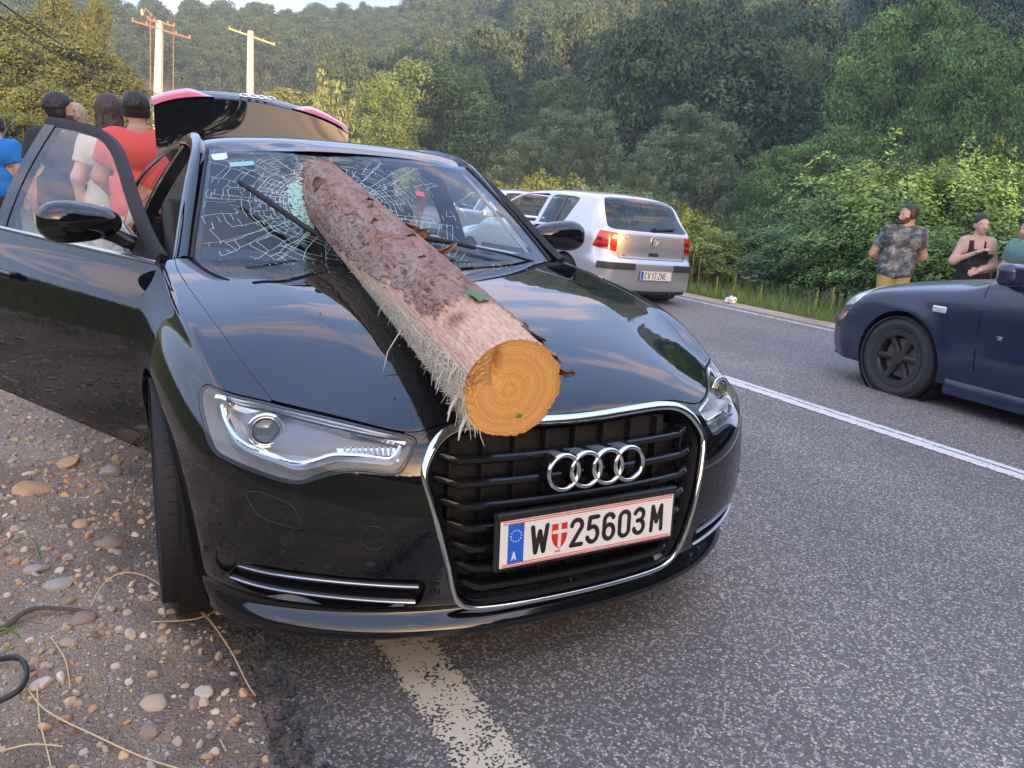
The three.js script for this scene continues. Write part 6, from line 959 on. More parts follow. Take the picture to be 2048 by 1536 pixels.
function person(label, where, turn, o) {
  const P = thing('person', label, 'person', where, turn), s = o.scale || 1, skin = o.skin || std(0.42, 0.26, 0.19, 0.6), H = 1.75; P.scale.setScalar(s);
  const w = o.female ? 0.86 : 1, J = { sl: [-0.185 * w, 1.43, 0], sr: [0.185 * w, 1.43, 0], el: [-0.25, 1.14, -0.02], er: [0.25, 1.14, -0.02], wl: [-0.24, 0.9, 0.06], wr: [0.24, 0.9, 0.06], hl: [-0.09, 0.92, 0], hr: [0.09, 0.92, 0], kl: [-0.1, 0.5, 0.02], kr: [0.1, 0.5, 0.02], al: [-0.11, 0.09, -0.02], ar: [0.11, 0.09, -0.02], lean: [0, 0, 0], ...(o.joints || {}) };
  const L = (p) => [p[0] + J.lean[0] * (p[1] - 0.92) / 0.6, p[1], p[2] + J.lean[2] * (p[1] - 0.92) / 0.6]; for (const k of ['sl', 'sr']) J[k] = L(J[k]);
  const chest = L([0, 1.33, 0]), belly = L([0, 1.1, 0.01]), neck = L([0, 1.5, -0.01]), headC = L([0, 1.635, 0.015]), tw = o.female ? 0.8 : 1;
  const torso = g => [cap([chest[0] - 0.1 * tw, 1.34, chest[2]], [chest[0] + 0.1 * tw, 1.34, chest[2]], 0.12 + g, 0.12 + g, 0.85), cap([belly[0] - 0.065 * tw, 1.1, belly[2]], [belly[0] + 0.065 * tw, 1.1, belly[2]], 0.11 * (o.female ? 0.9 : 1.04) + g, 0.11 * (o.female ? 0.9 : 1.04) + g, 0.88), cap([-0.07, 0.96, 0], [0.07, 0.96, 0], 0.115 + g, 0.115 + g, 0.9), cap([J.sl[0] * 0.8, 1.42, J.sl[2]], [J.sr[0] * 0.8, 1.42, J.sr[2]], 0.058 + g, 0.058 + g)];
  const armsUp = g => [cap(J.sl, J.el, 0.05 * w + g, 0.042 * w + g), cap(J.sr, J.er, 0.05 * w + g, 0.042 * w + g)], armsLow = [cap(J.el, J.wl, 0.04 * w, 0.027 * w), cap(J.er, J.wr, 0.04 * w, 0.027 * w)];
  const legs = (g, low = 1) => [cap(J.hl, J.kl, 0.082 + g, 0.055 + g), cap(J.hr, J.kr, 0.082 + g, 0.055 + g), ...(low ? [cap(J.kl, J.al, 0.052 + g, 0.035 + g), cap(J.kr, J.ar, 0.052 + g, 0.035 + g)] : [])];
  const feet = [cap([J.al[0], 0.04, -0.04], [J.al[0] - 0.01, 0.03, 0.16], 0.04, 0.03), cap([J.ar[0], 0.04, -0.04], [J.ar[0] + 0.01, 0.03, 0.16], 0.04, 0.03)];
  const hand = (wr, el, spread = 0.3, up = [0, 0, 1]) => { const d = V3(...wr).sub(V3(...el)).normalize(), n = V3(...up).addScaledVector(d, -V3(...up).dot(d)).normalize(), sd = d.clone().cross(n), at3 = (a, b, c) => V3(...wr).addScaledVector(d, a).addScaledVector(sd, b).addScaledVector(n, c).toArray(), out = [cap(at3(0.02, -0.015, 0), at3(0.075, -0.022, 0), 0.019, 0.014), cap(at3(0.02, 0.015, 0), at3(0.075, 0.022, 0), 0.019, 0.014)]; for (let i = 0; i < 4; i++) { const b = (i - 1.5) * 0.018, l = [0.062, 0.072, 0.068, 0.052][i], c = spread * 0.05; out.push(cap(at3(0.08, b, 0), at3(0.08 + l * 0.55, b * 1.1, -c * 0.3), 0.0095, 0.009), cap(at3(0.08 + l * 0.55, b * 1.1, -c * 0.3), at3(0.08 + l, b * 1.15, -c), 0.009, 0.0075)); } out.push(cap(at3(0.025, 0.03, 0), at3(0.07, 0.055, -0.01), 0.012, 0.0095)); return out; };
  const bodyF = join([...torso(0), cap(neck, [headC[0], 1.57, headC[2]], 0.055 * w, 0.05 * w), ...armsUp(0), ...armsLow, ...legs(0), ...feet], 0.03);
  const geos = [surfaceNet(bodyF, [-0.5, -0.02, -0.45], [0.5, 1.58, 0.5], 0.024)];
  for (const [wr, el, up] of [[J.wl, J.el, o.palmL], [J.wr, J.er, o.palmR]]) { const f = join([...hand(wr, el, 0.5, up || [0, 0.2, 1]), cap(el.map((v, i) => lerp(v, wr[i], 0.8)), wr, 0.03 * w, 0.024)], 0.006), q = V3(...wr).addScaledVector(V3(...wr).sub(V3(...el)).normalize(), 0.06); geos.push(surfaceNet(f, [q.x - 0.12, q.y - 0.12, q.z - 0.12], [q.x + 0.12, q.y + 0.12, q.z + 0.12], 0.0055)); }
  // head
  const hy = o.look || 0, hp = o.nod || 0, toHead = (x, y, z) => { let X = x - headC[0], Y = y - headC[1], Z = z - headC[2]; const c = Math.cos(-hy), q = Math.sin(-hy); [X, Z] = [X * c + Z * q, -X * q + Z * c]; const c2 = Math.cos(hp), q2 = Math.sin(hp); [Y, Z] = [Y * c2 - Z * q2, Y * q2 + Z * c2]; return [X, Y, Z]; };
  const fw = o.female ? 0.93 : 1, parts = [blob([0, 0.03, -0.012], [0.076 * fw, 0.092, 0.096]), blob([0, -0.03, 0.03], [0.058 * fw, 0.075, 0.062]), blob([0, -0.085, 0.05], [0.03 * fw, 0.024, 0.03]), cap([0, 0.012, 0.09], [0, -0.028, 0.112], 0.009, 0.0135), blob([0.032, -0.02, 0.066], [0.024, 0.022, 0.02]), blob([-0.032, -0.02, 0.066], [0.024, 0.022, 0.02]), cap([-0.035, 0.026, 0.082], [0.035, 0.026, 0.082], 0.01, 0.01), cap([-0.018, -0.054, 0.085], [0.018, -0.054, 0.085], 0.007, 0.007), cap([-0.015, -0.064, 0.082], [0.015, -0.064, 0.082], 0.008, 0.008), blob([0.078 * fw, -0.005, -0.01], [0.011, 0.03, 0.02]), blob([-0.078 * fw, -0.005, -0.01], [0.011, 0.03, 0.02]), cap([0, -0.06, -0.02], [0, -0.14, -0.035], 0.052 * w, 0.05 * w)];
  const headL = join(parts, 0.011), headF = (x, y, z) => headL(...toHead(x, y, z)); geos.push(surfaceNet(headF, [headC[0] - 0.16, headC[1] - 0.15, headC[2] - 0.16], [headC[0] + 0.16, headC[1] + 0.16, headC[2] + 0.17], 0.0075));
  obj('body', joined(geos), skin, P);
  const hm = new THREE.Matrix4().makeRotationFromEuler(new THREE.Euler(hp, hy, 0, 'YXZ')).setPosition(...headC), onHead = g => { g.applyMatrix4(hm); return g; };
  const hairM = std(...(o.hair || [0.012, 0.01, 0.009]), 0.55);
  obj('eye', onHead(joined([-1, 1].map(q => new THREE.SphereGeometry(0.0095, 10, 8).scale(1.2, 0.6, 0.6).translate(q * 0.031 * fw, 0.008, 0.086)))), std(0.05, 0.035, 0.03, 0.2), P);
  obj('eyebrow', onHead(joined([-1, 1].map(q => tube([[q * 0.015, 0.03, 0.094], [q * 0.032, 0.034, 0.09], [q * 0.048, 0.028, 0.078]], 0.0035, 5)))), hairM, P);
  const cover = (o.fade ? 0.006 : 0.012) + (o.hairThick || 0), hairL = (x, y, z) => { const base = join([blob([0, 0.038, -0.016], [0.079 * fw + cover, 0.092 + cover * 1.2, 0.098 + cover])], 0.01)(x, y, z) + 0.003 * noise3(x * 40, y * 22, z * 40); const line = o.fade ? Math.max(0.008 - y + 0.95 * Math.max(0, z - 0.005), z * 1.25 - 0.07 - (y - 0.05) * 0.6) : Math.max((o.long ? -1 : -0.055) - y, z * 1.1 - 0.05 - (y - 0.03) * 0.9); return smax(base, line, 0.012); };
  const hairs = [(x, y, z) => hairL(...toHead(x, y, z))];
  if (o.long) { const n = o.long, hz = -0.07; hairs.push((x, y, z) => { const [X, Y, Z] = toHead(x, y, z); const t = clamp((0.05 - Y) / n, 0, 1), f = cap([0, 0.05, -0.045], [0, 0.05 - n, hz - 0.015], 0.092, 0.1 + 0.02 * Math.sin(t * 3), 0.75)(X, Y, Z); return Math.max(f + 0.008 * noise3(X * 60, Y * 5, Z * 60), Z - 0.035); }); }
  if (o.bun) hairs.push((x, y, z) => blob([0, -0.03, -0.11], [0.045, 0.05, 0.04])(...toHead(x, y, z)));
  obj('hair', surfaceNet(join(hairs, 0.015), [headC[0] - 0.2, headC[1] - (o.long || 0.1) - 0.12, headC[2] - 0.24], [headC[0] + 0.2, headC[1] + 0.19, headC[2] + 0.17], 0.0095), hairM, P);
  if (o.fade) obj('hair_fade', surfaceNet((x, y, z) => { const [X, Y, Z] = toHead(x, y, z); return smax(smax(headL(X, Y, Z) - 0.0025, Math.max(Y - 0.06, -0.05 - Y), 0.004), Z * 1.0 - 0.035, 0.004); }, [headC[0] - 0.15, headC[1] - 0.12, headC[2] - 0.16], [headC[0] + 0.15, headC[1] + 0.12, headC[2] + 0.16], 0.008), std(0.016, 0.013, 0.012, 0.7), P);
  if (o.beard) obj('beard', surfaceNet((x, y, z) => { const [X, Y, Z] = toHead(x, y, z); return smax(smax(headL(X, Y, Z) - 0.0025, Y + 0.046 - 0.03 * sstep(0.04, 0.065, Math.abs(X)), 0.005), 0.005 - Z, 0.006); }, [headC[0] - 0.15, headC[1] - 0.15, headC[2] - 0.1], [headC[0] + 0.15, headC[1] + 0.05, headC[2] + 0.17], 0.007), std(0.07, 0.045, 0.035, 0.8), P);
  if (o.glasses) obj('glasses', onHead(joined([...[-1, 1].map(q => new THREE.TorusGeometry(0.023, 0.0028, 6, 20).translate(q * 0.031, 0.006, 0.103)), tube([[0.05, 0.012, 0.1], [0.078, 0.012, 0.01]], 0.0025, 5), tube([[-0.05, 0.012, 0.1], [-0.078, 0.012, 0.01]], 0.0025, 5)])), M.plastic, P);
  // clothes
  const fold = (x, y, z) => 0.0035 * noise3(x * 11, y * 7, z * 11) + 0.002 * noise3(x * 26, y * 16, z * 26);
  const top = o.tank ? smaxF(join(torso(0.022), 0.03), (x, y, z) => { const c = Math.abs(x - lerp(belly[0], chest[0], clamp((y - 1.1) / 0.25, 0, 1))); const line = 1.34 + (c > 0.055 && c < 0.11 ? 0.2 : 0) - (c > 0.12 ? 0.05 : 0); return Math.max(y - line, c - lerp(0.32, 0.15, sstep(1.2, 1.33, y))); }, 0.006) : null;
  const slv = o.sleeve ?? 0.62, upTo = (a, b) => a.map((v, i) => lerp(v, b[i], slv));
  const shirtF = o.tank ? (x, y, z) => Math.max(top(x, y, z) + fold(x, y, z), (o.hem || 0.86) - y) : (() => { const f = join([...torso(0.024), cap(J.sl, upTo(J.sl, J.el), 0.072 * w, 0.074 * w), cap(J.sr, upTo(J.sr, J.er), 0.072 * w, 0.074 * w)], 0.03), cut = [[J.sl, J.el], [J.sr, J.er]].map(([a, b]) => { const e = upTo(a, b), d = V3(...b).sub(V3(...a)).normalize(); return (x, y, z) => { const q = V3(x - e[0], y - e[1], z - e[2]); const t = q.dot(d); return q.length() < 0.13 ? t : -1; }; }); return (x, y, z) => { let v = f(x, y, z) + fold(x, y, z); v = Math.max(v, (o.hem || 0.86) - y, 0.062 - Math.hypot(x - neck[0], (y - 1.5) * 0.8, z - neck[2] - 0.012)); const hereL = Math.hypot(x - J.el[0], y - J.el[1], z - J.el[2]), hereR = Math.hypot(x - J.er[0], y - J.er[1], z - J.er[2]); v = Math.max(v, hereL < 0.2 ? cut[0](x, y, z) : -1, hereR < 0.2 ? cut[1](x, y, z) : -1); return v; }; })();
  const sg = surfaceNet(shirtF, [-0.5, 0.78, -0.4], [0.5, 1.6, 0.4], 0.017);
  let sm = std(...o.shirt, 0.85); if (o.camo) { const p = sg.attributes.position, c = []; for (let i = 0; i < p.count; i++) { const n = fbm3(p.getX(i) * 7, p.getY(i) * 9, p.getZ(i) * 7, 3), n2 = noise3(p.getX(i) * 19 + 4, p.getY(i) * 24, p.getZ(i) * 19); const k = n > 0.12 ? 1.9 : n < -0.12 ? 0.55 : 1.1; c.push(...o.shirt.map(v => v * k * (n2 > 0.35 ? 1.7 : 1))); } sg.setAttribute('color', new THREE.Float32BufferAttribute(c, 3)); sm = new THREE.MeshStandardMaterial({ vertexColors: true, roughness: 0.9 }); }
  obj('top', sg, sm, P);
  if (o.collar) obj('collar', joined([-1, 1].map(q => { const c = tube(Array.from({ length: 8 }, (_, i) => { const a = q * lerp(0.1, 3.0, i / 7); return [neck[0] + Math.sin(a) * 0.068, 1.502 + 0.02 * (i / 7) - 0.015 * (1 - i / 7), neck[2] + 0.012 + Math.cos(a) * 0.062]; }), 0.016, 6, false, 1); return c; })), std(...o.shirt.map(v => v * 1.1), 0.9), P);
  const tf = join([cap([-0.07, 0.95, 0], [0.07, 0.95, 0], 0.12, 0.12, 0.9), ...legs(0.016, o.shorts ? 0 : 1)], 0.025), trF = (x, y, z) => Math.max(tf(x, y, z) + fold(x, y, z), y - 1.0, (o.shorts ? 0.52 : 0.06) - y);
  obj('trousers', surfaceNet(trF, [-0.35, 0.03, -0.3], [0.35, 1.03, 0.3], 0.022), std(...o.pants, 0.9), P);
  obj('shoe', joined(feet.map((f, i) => surfaceNet((x, y, z) => Math.max(f(x, y, z) - 0.012, -y, y - 0.09), [i ? 0 : -0.3, -0.02, -0.2], [i ? 0.3 : 0, 0.12, 0.3], 0.014))), std(...(o.shoes || [0.05, 0.05, 0.05]), 0.7), P);
  if (o.watch) { const d = V3(...J[o.watch]).sub(V3(...J[o.watch === 'wl' ? 'el' : 'er'])).normalize(), g = new THREE.TorusGeometry(0.029, 0.008, 8, 24); g.applyQuaternion(new THREE.Quaternion().setFromUnitVectors(V3(0, 0, 1), d)); const q = V3(...J[o.watch]).addScaledVector(d, -0.01); obj('wristwatch', g.translate(q.x, q.y, q.z), M.chrome, P); }
  return P;
}
const smaxF = (a, b, k) => (x, y, z) => smax(a(x, y, z), b(x, y, z), k);
const gy = (x, z) => landY(x, z);
{
  const D = Math.PI / 180, pale = std(0.5, 0.31, 0.23, 0.55), tan = std(0.4, 0.235, 0.165, 0.55);
  // beyond the blue car
  person('man in grey camouflage polo shirt and mustard shorts, hands behind his back', [7.85, -0.4, -4.95], -50 * D, { skin: tan, look: -62 * D, nod: -0.05, fade: true, beard: true, shirt: [0.075, 0.082, 0.085], camo: true, collar: true, shorts: true, pants: [0.42, 0.3, 0.09], joints: { lean: [0.05, 0, -0.07], el: [-0.27, 1.14, -0.12], er: [0.3, 1.14, -0.12], wl: [-0.06, 0.98, -0.2], wr: [0.06, 0.99, -0.2] } });
  person('woman in black sleeveless dress gesturing with her flat hand', [8.58, -0.41, -4.42], -48 * D, { female: true, scale: 0.965, skin: pale, look: 16 * D, bun: true, tank: true, shirt: [0.012, 0.012, 0.014], hem: 0.8, pants: [0.012, 0.012, 0.014], shorts: true, watch: 'wr', palmL: [0, 1, 0.1], palmR: [0.2, 0.3, 1], joints: { el: [-0.27, 1.17, 0.12], wl: [-0.04, 1.3, 0.22], er: [0.23, 1.13, -0.02], wr: [0.03, 1.08, 0.18] } });
  person('woman with glasses and long dark hair in teal top', [8.62, -0.42, -3.86], -95 * D, { female: true, scale: 0.965, skin: pale, look: -8 * D, nod: -0.18, long: 0.3, glasses: true, shirt: [0.13, 0.22, 0.2], pants: [0.2, 0.17, 0.05], joints: { el: [-0.22, 1.13, 0.05], wl: [-0.06, 1.05, 0.26], er: [0.22, 1.13, 0.05], wr: [0.05, 1.06, 0.27] } });
  // behind the open boot
  person('man in coral red T-shirt and khaki shorts seen from behind', [-0.6, gy(-0.6, -5.5), -5.5], 172 * D, { scale: 1.06, skin: tan, look: -10 * D, nod: 0.05, fade: true, hairThick: 0.008, shirt: [0.58, 0.085, 0.075], shorts: true, pants: [0.5, 0.46, 0.36], joints: { el: [-0.24, 1.14, 0.04], er: [0.28, 1.16, 0.06], wr: [0.22, 1.02, 0.26] } });
  person('dark-haired man in black top turned sideways beside the open boot', [-1.12, gy(-1.12, -6.3), -6.3], 165 * D, { scale: 1.045, skin: tan, look: -70 * D, fade: true, hairThick: 0.014, beard: true, shirt: [0.02, 0.02, 0.022], shorts: true, pants: [0.55, 0.53, 0.48] });
  person('blonde long-haired woman seen from behind in striped top', [-1.0, gy(-1.0, -6.75), -6.75], 176 * D, { female: true, scale: 1.02, skin: pale, long: 0.34, hair: [0.36, 0.27, 0.17], shirt: [0.45, 0.45, 0.45], pants: [0.14, 0.2, 0.24] });
  person('brown long-haired woman seen from behind in pale trousers', [-0.77, gy(-0.77, -6.0), -6.0], 178 * D, { female: true, scale: 1.045, skin: pale, long: 0.42, hair: [0.045, 0.027, 0.019], hairThick: 0.006, shirt: [0.5, 0.48, 0.42], pants: [0.5, 0.47, 0.38] });
  person('man in bright blue T-shirt walking on the far shoulder', [-1.78, gy(-1.78, -9.6), -9.6], 150 * D, { scale: 1.02, skin: tan, fade: true, shirt: [0.01, 0.16, 0.5], pants: [0.02, 0.02, 0.025] });
  const dr = person('dark-haired driver looking back out of the silver hatchback', [5.0, -0.56, -8.3], 150 * D, { skin: tan, look: 25 * D, fade: true, shirt: [0.06, 0.06, 0.07], pants: [0.05, 0.05, 0.06], scale: 0.95, joints: { kl: [-0.12, 0.75, 0.32], kr: [0.12, 0.75, 0.32], al: [-0.12, 0.5, 0.5], ar: [0.12, 0.5, 0.5], wl: [-0.2, 1.05, 0.2], wr: [0.2, 1.05, 0.2] } });
}
// ------------------------------------------------------------------ trees, bushes, grass
const leafMat = new THREE.MeshPhysicalMaterial({ vertexColors: true, roughness: 0.8 });
const leafFar = new THREE.MeshStandardMaterial({ vertexColors: true, roughness: 0.9 }), barkMat = std(0.09, 0.07, 0.055, 0.95), barkPale = std(0.22, 0.2, 0.17, 0.9);
class Leaves {
  constructor() { this.p = []; this.c = []; this.i = []; }
  add(x, y, z, n, size, tone, rand, asp = 0.5) {
    const k = this.p.length / 3, t = V3(rand() - 0.5, rand() - 0.5, rand() - 0.5); t.addScaledVector(n, -t.dot(n)).normalize(); const b = n.clone().cross(t), h = size / 2, w = size * asp / 2;
    for (const [u, v, l] of [[-h, 0, 0], [0, -w, 0.12], [h, 0, 0], [0, w, 0.12]]) this.p.push(x + t.x * u + b.x * v - n.x * l * size, y + t.y * u + b.y * v - n.y * l * size, z + t.z * u + b.z * v - n.z * l * size);
    for (let q = 0; q < 4; q++) this.c.push(...tone); this.i.push(k, k + 1, k + 2, k, k + 2, k + 3);
  }
  geo() { const g = new THREE.BufferGeometry(); g.setAttribute('position', new THREE.Float32BufferAttribute(this.p, 3)); g.setAttribute('color', new THREE.Float32BufferAttribute(this.c, 3)); g.setIndex(this.i); g.computeVertexNormals(); return g; }
}
const toneOf = (base, rand, vary = 0.35) => { const k = 1 + (rand() - 0.5) * 2 * vary, y = rand() * 0.25; return [base[0] * k * (1 + y), base[1] * k * (1 + y * 0.4), base[2] * k]; };
// crown one unit high and about one unit wide (x, z in -0.5..0.5), built of leaf clumps; taper > 0 narrows the top
function crownGeo(seed, clumps, per, leaf, base, { taper = 0.5, low = 0.12, vary = 0.35, lit = null, rough = 0.13 } = {}) {
  const R = rng(seed), L = new Leaves();
  for (let k = 0; k < clumps; k++) {
    const y = low + (1 - low) * Math.pow(R(), 0.85), w = 0.5 * Math.sqrt(Math.max(0.02, 1 - Math.pow((y - 0.45) / 0.58, 2))) * (1 - taper * 0.5 * Math.max(0, y - 0.3)), a = R() * 6.283, rr = w * Math.pow(R(), 0.38), cx = Math.cos(a) * rr, cz = Math.sin(a) * rr, cr = rough * (0.65 + 0.7 * R()) * (1 - 0.35 * y), own = toneOf(base, R, vary * 0.6);
    for (let i = 0; i < per; i++) {
      const u = V3(R() - 0.5, R() - 0.35, R() - 0.5).normalize(), d = cr * (0.55 + 0.55 * R()), n = u.clone().addScaledVector(V3(R() - 0.5, R() - 0.5, R() - 0.5), 1.3).normalize();
      L.add(cx + u.x * d * 1.25, y + u.y * d * 0.85, cz + u.z * d * 1.25, n, leaf * (0.6 + 0.8 * R()), toneOf(own, R, vary), R, 0.55);
    }
  }
  return L.geo();
}
// bush of arching sprays, one unit high
function sprayGeo(seed, sprays, per, leaf, base, { spread = 0.62, vary = 0.3, erect = 0.6 } = {}) {
  const R = rng(seed), L = new Leaves();
  for (let k = 0; k < sprays; k++) {
    const a = R() * 6.283, out = spread * Math.pow(R(), 0.5), y0 = R() * 0.55, top = 0.28 + 0.72 * R() * (1 - 0.35 * out / spread), own = toneOf(base, R, vary), sx = (R() - 0.5) * 0.35, sz = (R() - 0.5) * 0.35;
    for (let i = 0; i < per; i++) {
      const t = 0.25 + 0.75 * (i + R()) / per, x = sx + Math.cos(a) * out * Math.pow(t, 0.8), z = sz + Math.sin(a) * out * Math.pow(t, 0.8), y = y0 * (1 - t) + top * (erect * t + (1 - erect) * Math.sin(t * 2.3)), s = (i % 2 ? 1 : -1) * leaf * (0.5 + 0.5 * R());
      const n = V3(Math.cos(a) * 0.4 + (R() - 0.5), 0.8 + R() * 0.5, Math.sin(a) * 0.4 + (R() - 0.5)).normalize();
      L.add(x - Math.sin(a) * s + (R() - 0.5) * leaf, y + (R() - 0.5) * leaf * 1.2, z + Math.cos(a) * s + (R() - 0.5) * leaf, n, leaf * (0.7 + 0.6 * R()), toneOf(own, R, vary), R, 0.5);
    }
  }
  return L.geo();
}
function trunkGeo(seed, h = 1, r = 0.02, limbs = 7) { const R = rng(seed), out = [tube([[0, -0.03, 0], [0.01, 0.25, 0.005], [-0.01, 0.55, 0.01], [0, 0.9, 0]], t => r * (1 - 0.8 * t), 8)]; for (let k = 0; k < limbs; k++) { const y = 0.2 + 0.55 * R(), a = R() * 6.283, l = 0.18 + 0.2 * R(); out.push(tube([[0, y, 0], [Math.cos(a) * l * 0.5, y + l * 0.35, Math.sin(a) * l * 0.5], [Math.cos(a) * l, y + l * 0.9, Math.sin(a) * l]], t => r * 0.45 * (1 - 0.8 * t), 5)); } return joined(out); }
const trunkA = trunkGeo(1), trunkB = trunkGeo(2, 1, 0.014, 10);
function plant(name, label, category, group, x, z, h, w, crown, trunk, mat, rot, barkM = barkMat) {
  const t = thing(name, label, category, [x, landY(x, z) - 0.03, z], rot, group);
  const tr = obj('trunk', trunk, barkM, t), cr = obj('crown', crown, mat, t); tr.scale.set(h, h * (category === 'bush' ? 0.7 : 1), h); cr.scale.set(w * 2, h, w * 2); return t;
}
const green = { forest: [0.045, 0.085, 0.034], mid: [0.085, 0.15, 0.05], yellowish: [0.12, 0.165, 0.04], willow: [0.11, 0.17, 0.085], light: [0.1, 0.2, 0.045], dark: [0.06, 0.12, 0.04], olive: [0.07, 0.1, 0.03] };
const rv = rng(404);
// trees and bushes beyond the far verge: [x, z, height, half width, kind]
const midTrees = [[20.3, -51.3, 8.6, 4.80, 0], [15.7, -46.6, 7.0, 2.39, 0], [24.0, -52.9, 9.0, 3.00, 0], [30.2, -49.6, 6.1, 3.00, 0], [37.4, -48.3, 5.5, 2.95, 0], [36.6, -37.1, 8.1, 4.21, 0], [37.9, -42.0, 6.3, 2.92, 0], [36.9, -34.6, 8.6, 2.46, 0], [34.9, -25.4, 11.3, 3.79, 1], [37.3, -29.6, 9.8, 2.63, 1], [33.8, -21.8, 9.3, 2.62, 1], [37.3, -21.9, 8.9, 2.53, 1], [29.9, -24.4, 5.7, 2.78, 1], [27.2, -25.2, 4.7, 2.19, 1], [11.2, -41.7, 6.6, 1.40, 2], [10.4, -48.1, 3.9, 1.91, 3], [13.1, -50.5, 4.1, 1.52, 3]];
const willows = [[22.0, -37.0, 5.5, 2.11, 0], [23.2, -34.5, 6.1, 1.76, 0], [25.7, -30.8, 6.2, 2.23, 0], [26.0, -28.5, 5.6, 1.77, 0], [18.5, -33.8, 4.0, 1.77, 0], [21.7, -28.2, 4.4, 1.40, 0]];
const leftTrees = [[-2.1, -38.9, 4.2, 2.40, 0], [-0.8, -34.4, 3.4, 2.25, 0], [0.4, -37.4, 3.1, 1.83, 0], [-2.4, -29.9, 2.9, 1.97, 0], [0.6, -43.4, 6.1, 0.84, 1], [-1.0, -43.4, 5.9, 1.26, 1], [-3.5, -31.3, 2.9, 2.27, 0], [-1.4, -26.9, 2.9, 1.60, 2], [0.3, -28.4, 3.3, 1.59, 2], [-2.3, -23.9, 2.1, 1.27, 2], [-0.8, -22.4, 2.5, 1.05, 2]];
const bushes = [[8.0, -15.2, 2.0, 0.77, 0], [9.3, -15.7, 2.4, 0.76, 0], [9.4, -10.8, 1.8, 0.56, 1], [9.1, -9.6, 1.4, 0.61, 1], [8.5, -9.4, 1.3, 0.55, 1], [10.4, -9.9, 1.5, 0.76, 2], [10.5, -9.0, 1.6, 0.73, 2], [10.4, -8.2, 1.5, 0.57, 2], [9.5, -8.4, 1.1, 0.55, 2], [10.7, -7.9, 2.4, 0.85, 3], [10.6, -7.0, 2.9, 1.14, 3], [11.0, -6.4, 2.9, 1.00, 3], [11.8, -6.3, 3.3, 0.94, 3], [10.1, -6.8, 1.7, 0.70, 3], [10.0, -7.5, 1.7, 0.63, 3], [10.2, -6.1, 1.9, 0.85, 3], [10.4, -5.4, 1.9, 0.84, 3], [11.0, -5.4, 2.5, 0.87, 3], [11.4, -15.6, 2.1, 1.06, 2], [11.3, -17.1, 2.2, 0.98, 2]];
const midCrowns = [0, 1, 2].map(k => crownGeo(50 + k, 150, 190, 0.02, green.mid, { taper: 0.55, rough: 0.12 })), lightCrowns = [0, 1].map(k => crownGeo(60 + k, 150, 230, 0.0175, green.light, { taper: 0.6, rough: 0.11, vary: 0.4 })), thinCrown = crownGeo(70, 60, 40, 0.05, green.willow, { rough: 0.1 }), yellowCrowns = [0, 1].map(k => crownGeo(75 + k, 110, 100, 0.035, green.yellowish, { taper: 0.3, rough: 0.13 }));
const midKinds = [['broadleaf_tree', 'dense green broadleaf tree at the foot of the wooded hill', midCrowns, trunkA], ['alder_tree', 'tall loose light green tree behind the roadside bushes', lightCrowns, trunkA], ['young_tree', 'thin grey-leaved young tree behind the car roof', [thinCrown], trunkB], ['hazel_tree', 'low yellow-green sunlit tree below the concrete pole', yellowCrowns, trunkB]];
midTrees.forEach(([x, z, h, w, k], i) => { const [n, l, c, t] = midKinds[k]; plant(n, l, 'tree', k === 0 ? 'broadleaf trees at the foot of the hill' : k === 1 ? 'light green trees behind the bushes' : k === 3 ? 'yellow-green trees below the poles' : null, x, z, Math.max(3, h), w * 1.08, c[i % c.length], t, leafFar, rv() * 6); });
const willowCrowns = [0, 1].map(k => crownGeo(80 + k, 130, 170, 0.021, green.willow, { taper: 0.35, rough: 0.1, low: 0.02 }));
willows.forEach(([x, z, h, w], i) => plant('willow_bush', 'grey-green willow behind the silver hatchback', 'bush', 'grey-green willows beyond the road', x, z, h, w * 1.15, willowCrowns[i % 2], trunkB, leafFar, rv() * 6));
const leftCrowns = [0, 1, 2].map(k => crownGeo(90 + k, 150, 170, 0.024, green.olive, { taper: 0.2, rough: 0.12, vary: 0.4 }));
const leftKinds = [['acacia_tree', 'sunlit yellow-green tree on the bank behind the open boot', leftCrowns], ['ash_tree', 'slender sunlit tree rising above the bank thicket', [leftCrowns[1], leftCrowns[2]]], ['bank_shrub', 'dark low shrub on the bank behind the bystanders', [leftCrowns[0], leftCrowns[2]]]];
leftTrees.forEach(([x, z, h, w, k], i) => { const [n, l, c] = leftKinds[k]; plant(n, l, k === 2 ? 'shrub' : 'tree', k === 2 ? 'shrubs on the bank' : k === 0 ? 'trees on the bank' : 'slender trees above the bank', x, z, h, w * 1.1, c[i % c.length], trunkB, leafFar, rv() * 6); });
const bushCrowns = [[0, 1].map(k => sprayGeo(110 + k, 200, 52, 0.036, green.yellowish)), [0, 1].map(k => sprayGeo(120 + k, 220, 52, 0.036, [0.14, 0.2, 0.035])), [0, 1].map(k => sprayGeo(130 + k, 220, 52, 0.034, green.dark, { erect: 0.5 })), [0, 1, 2].map(k => sprayGeo(140 + k, 260, 62, 0.027, green.light, { erect: 0.45, spread: 0.7, vary: 0.35 }))];
const bushText = ['yellow-green flowering bush behind the silver hatchback', 'bright yellow-green bush at the verge beside the silver hatchback', 'dense green thicket bush beyond the verge', 'light green arching bush behind the standing bystanders'];
bushes.forEach(([x, z, h, w, k], i) => plant('roadside_bush', bushText[k], 'bush', ['yellow-green flowering bushes', 'bright bushes at the verge', 'dark thicket bushes', 'light green arching bushes'][k], x, z, h + 0.1, w * 1.3, bushCrowns[k][i % bushCrowns[k].length], trunkB, leafMat, rv() * 6));
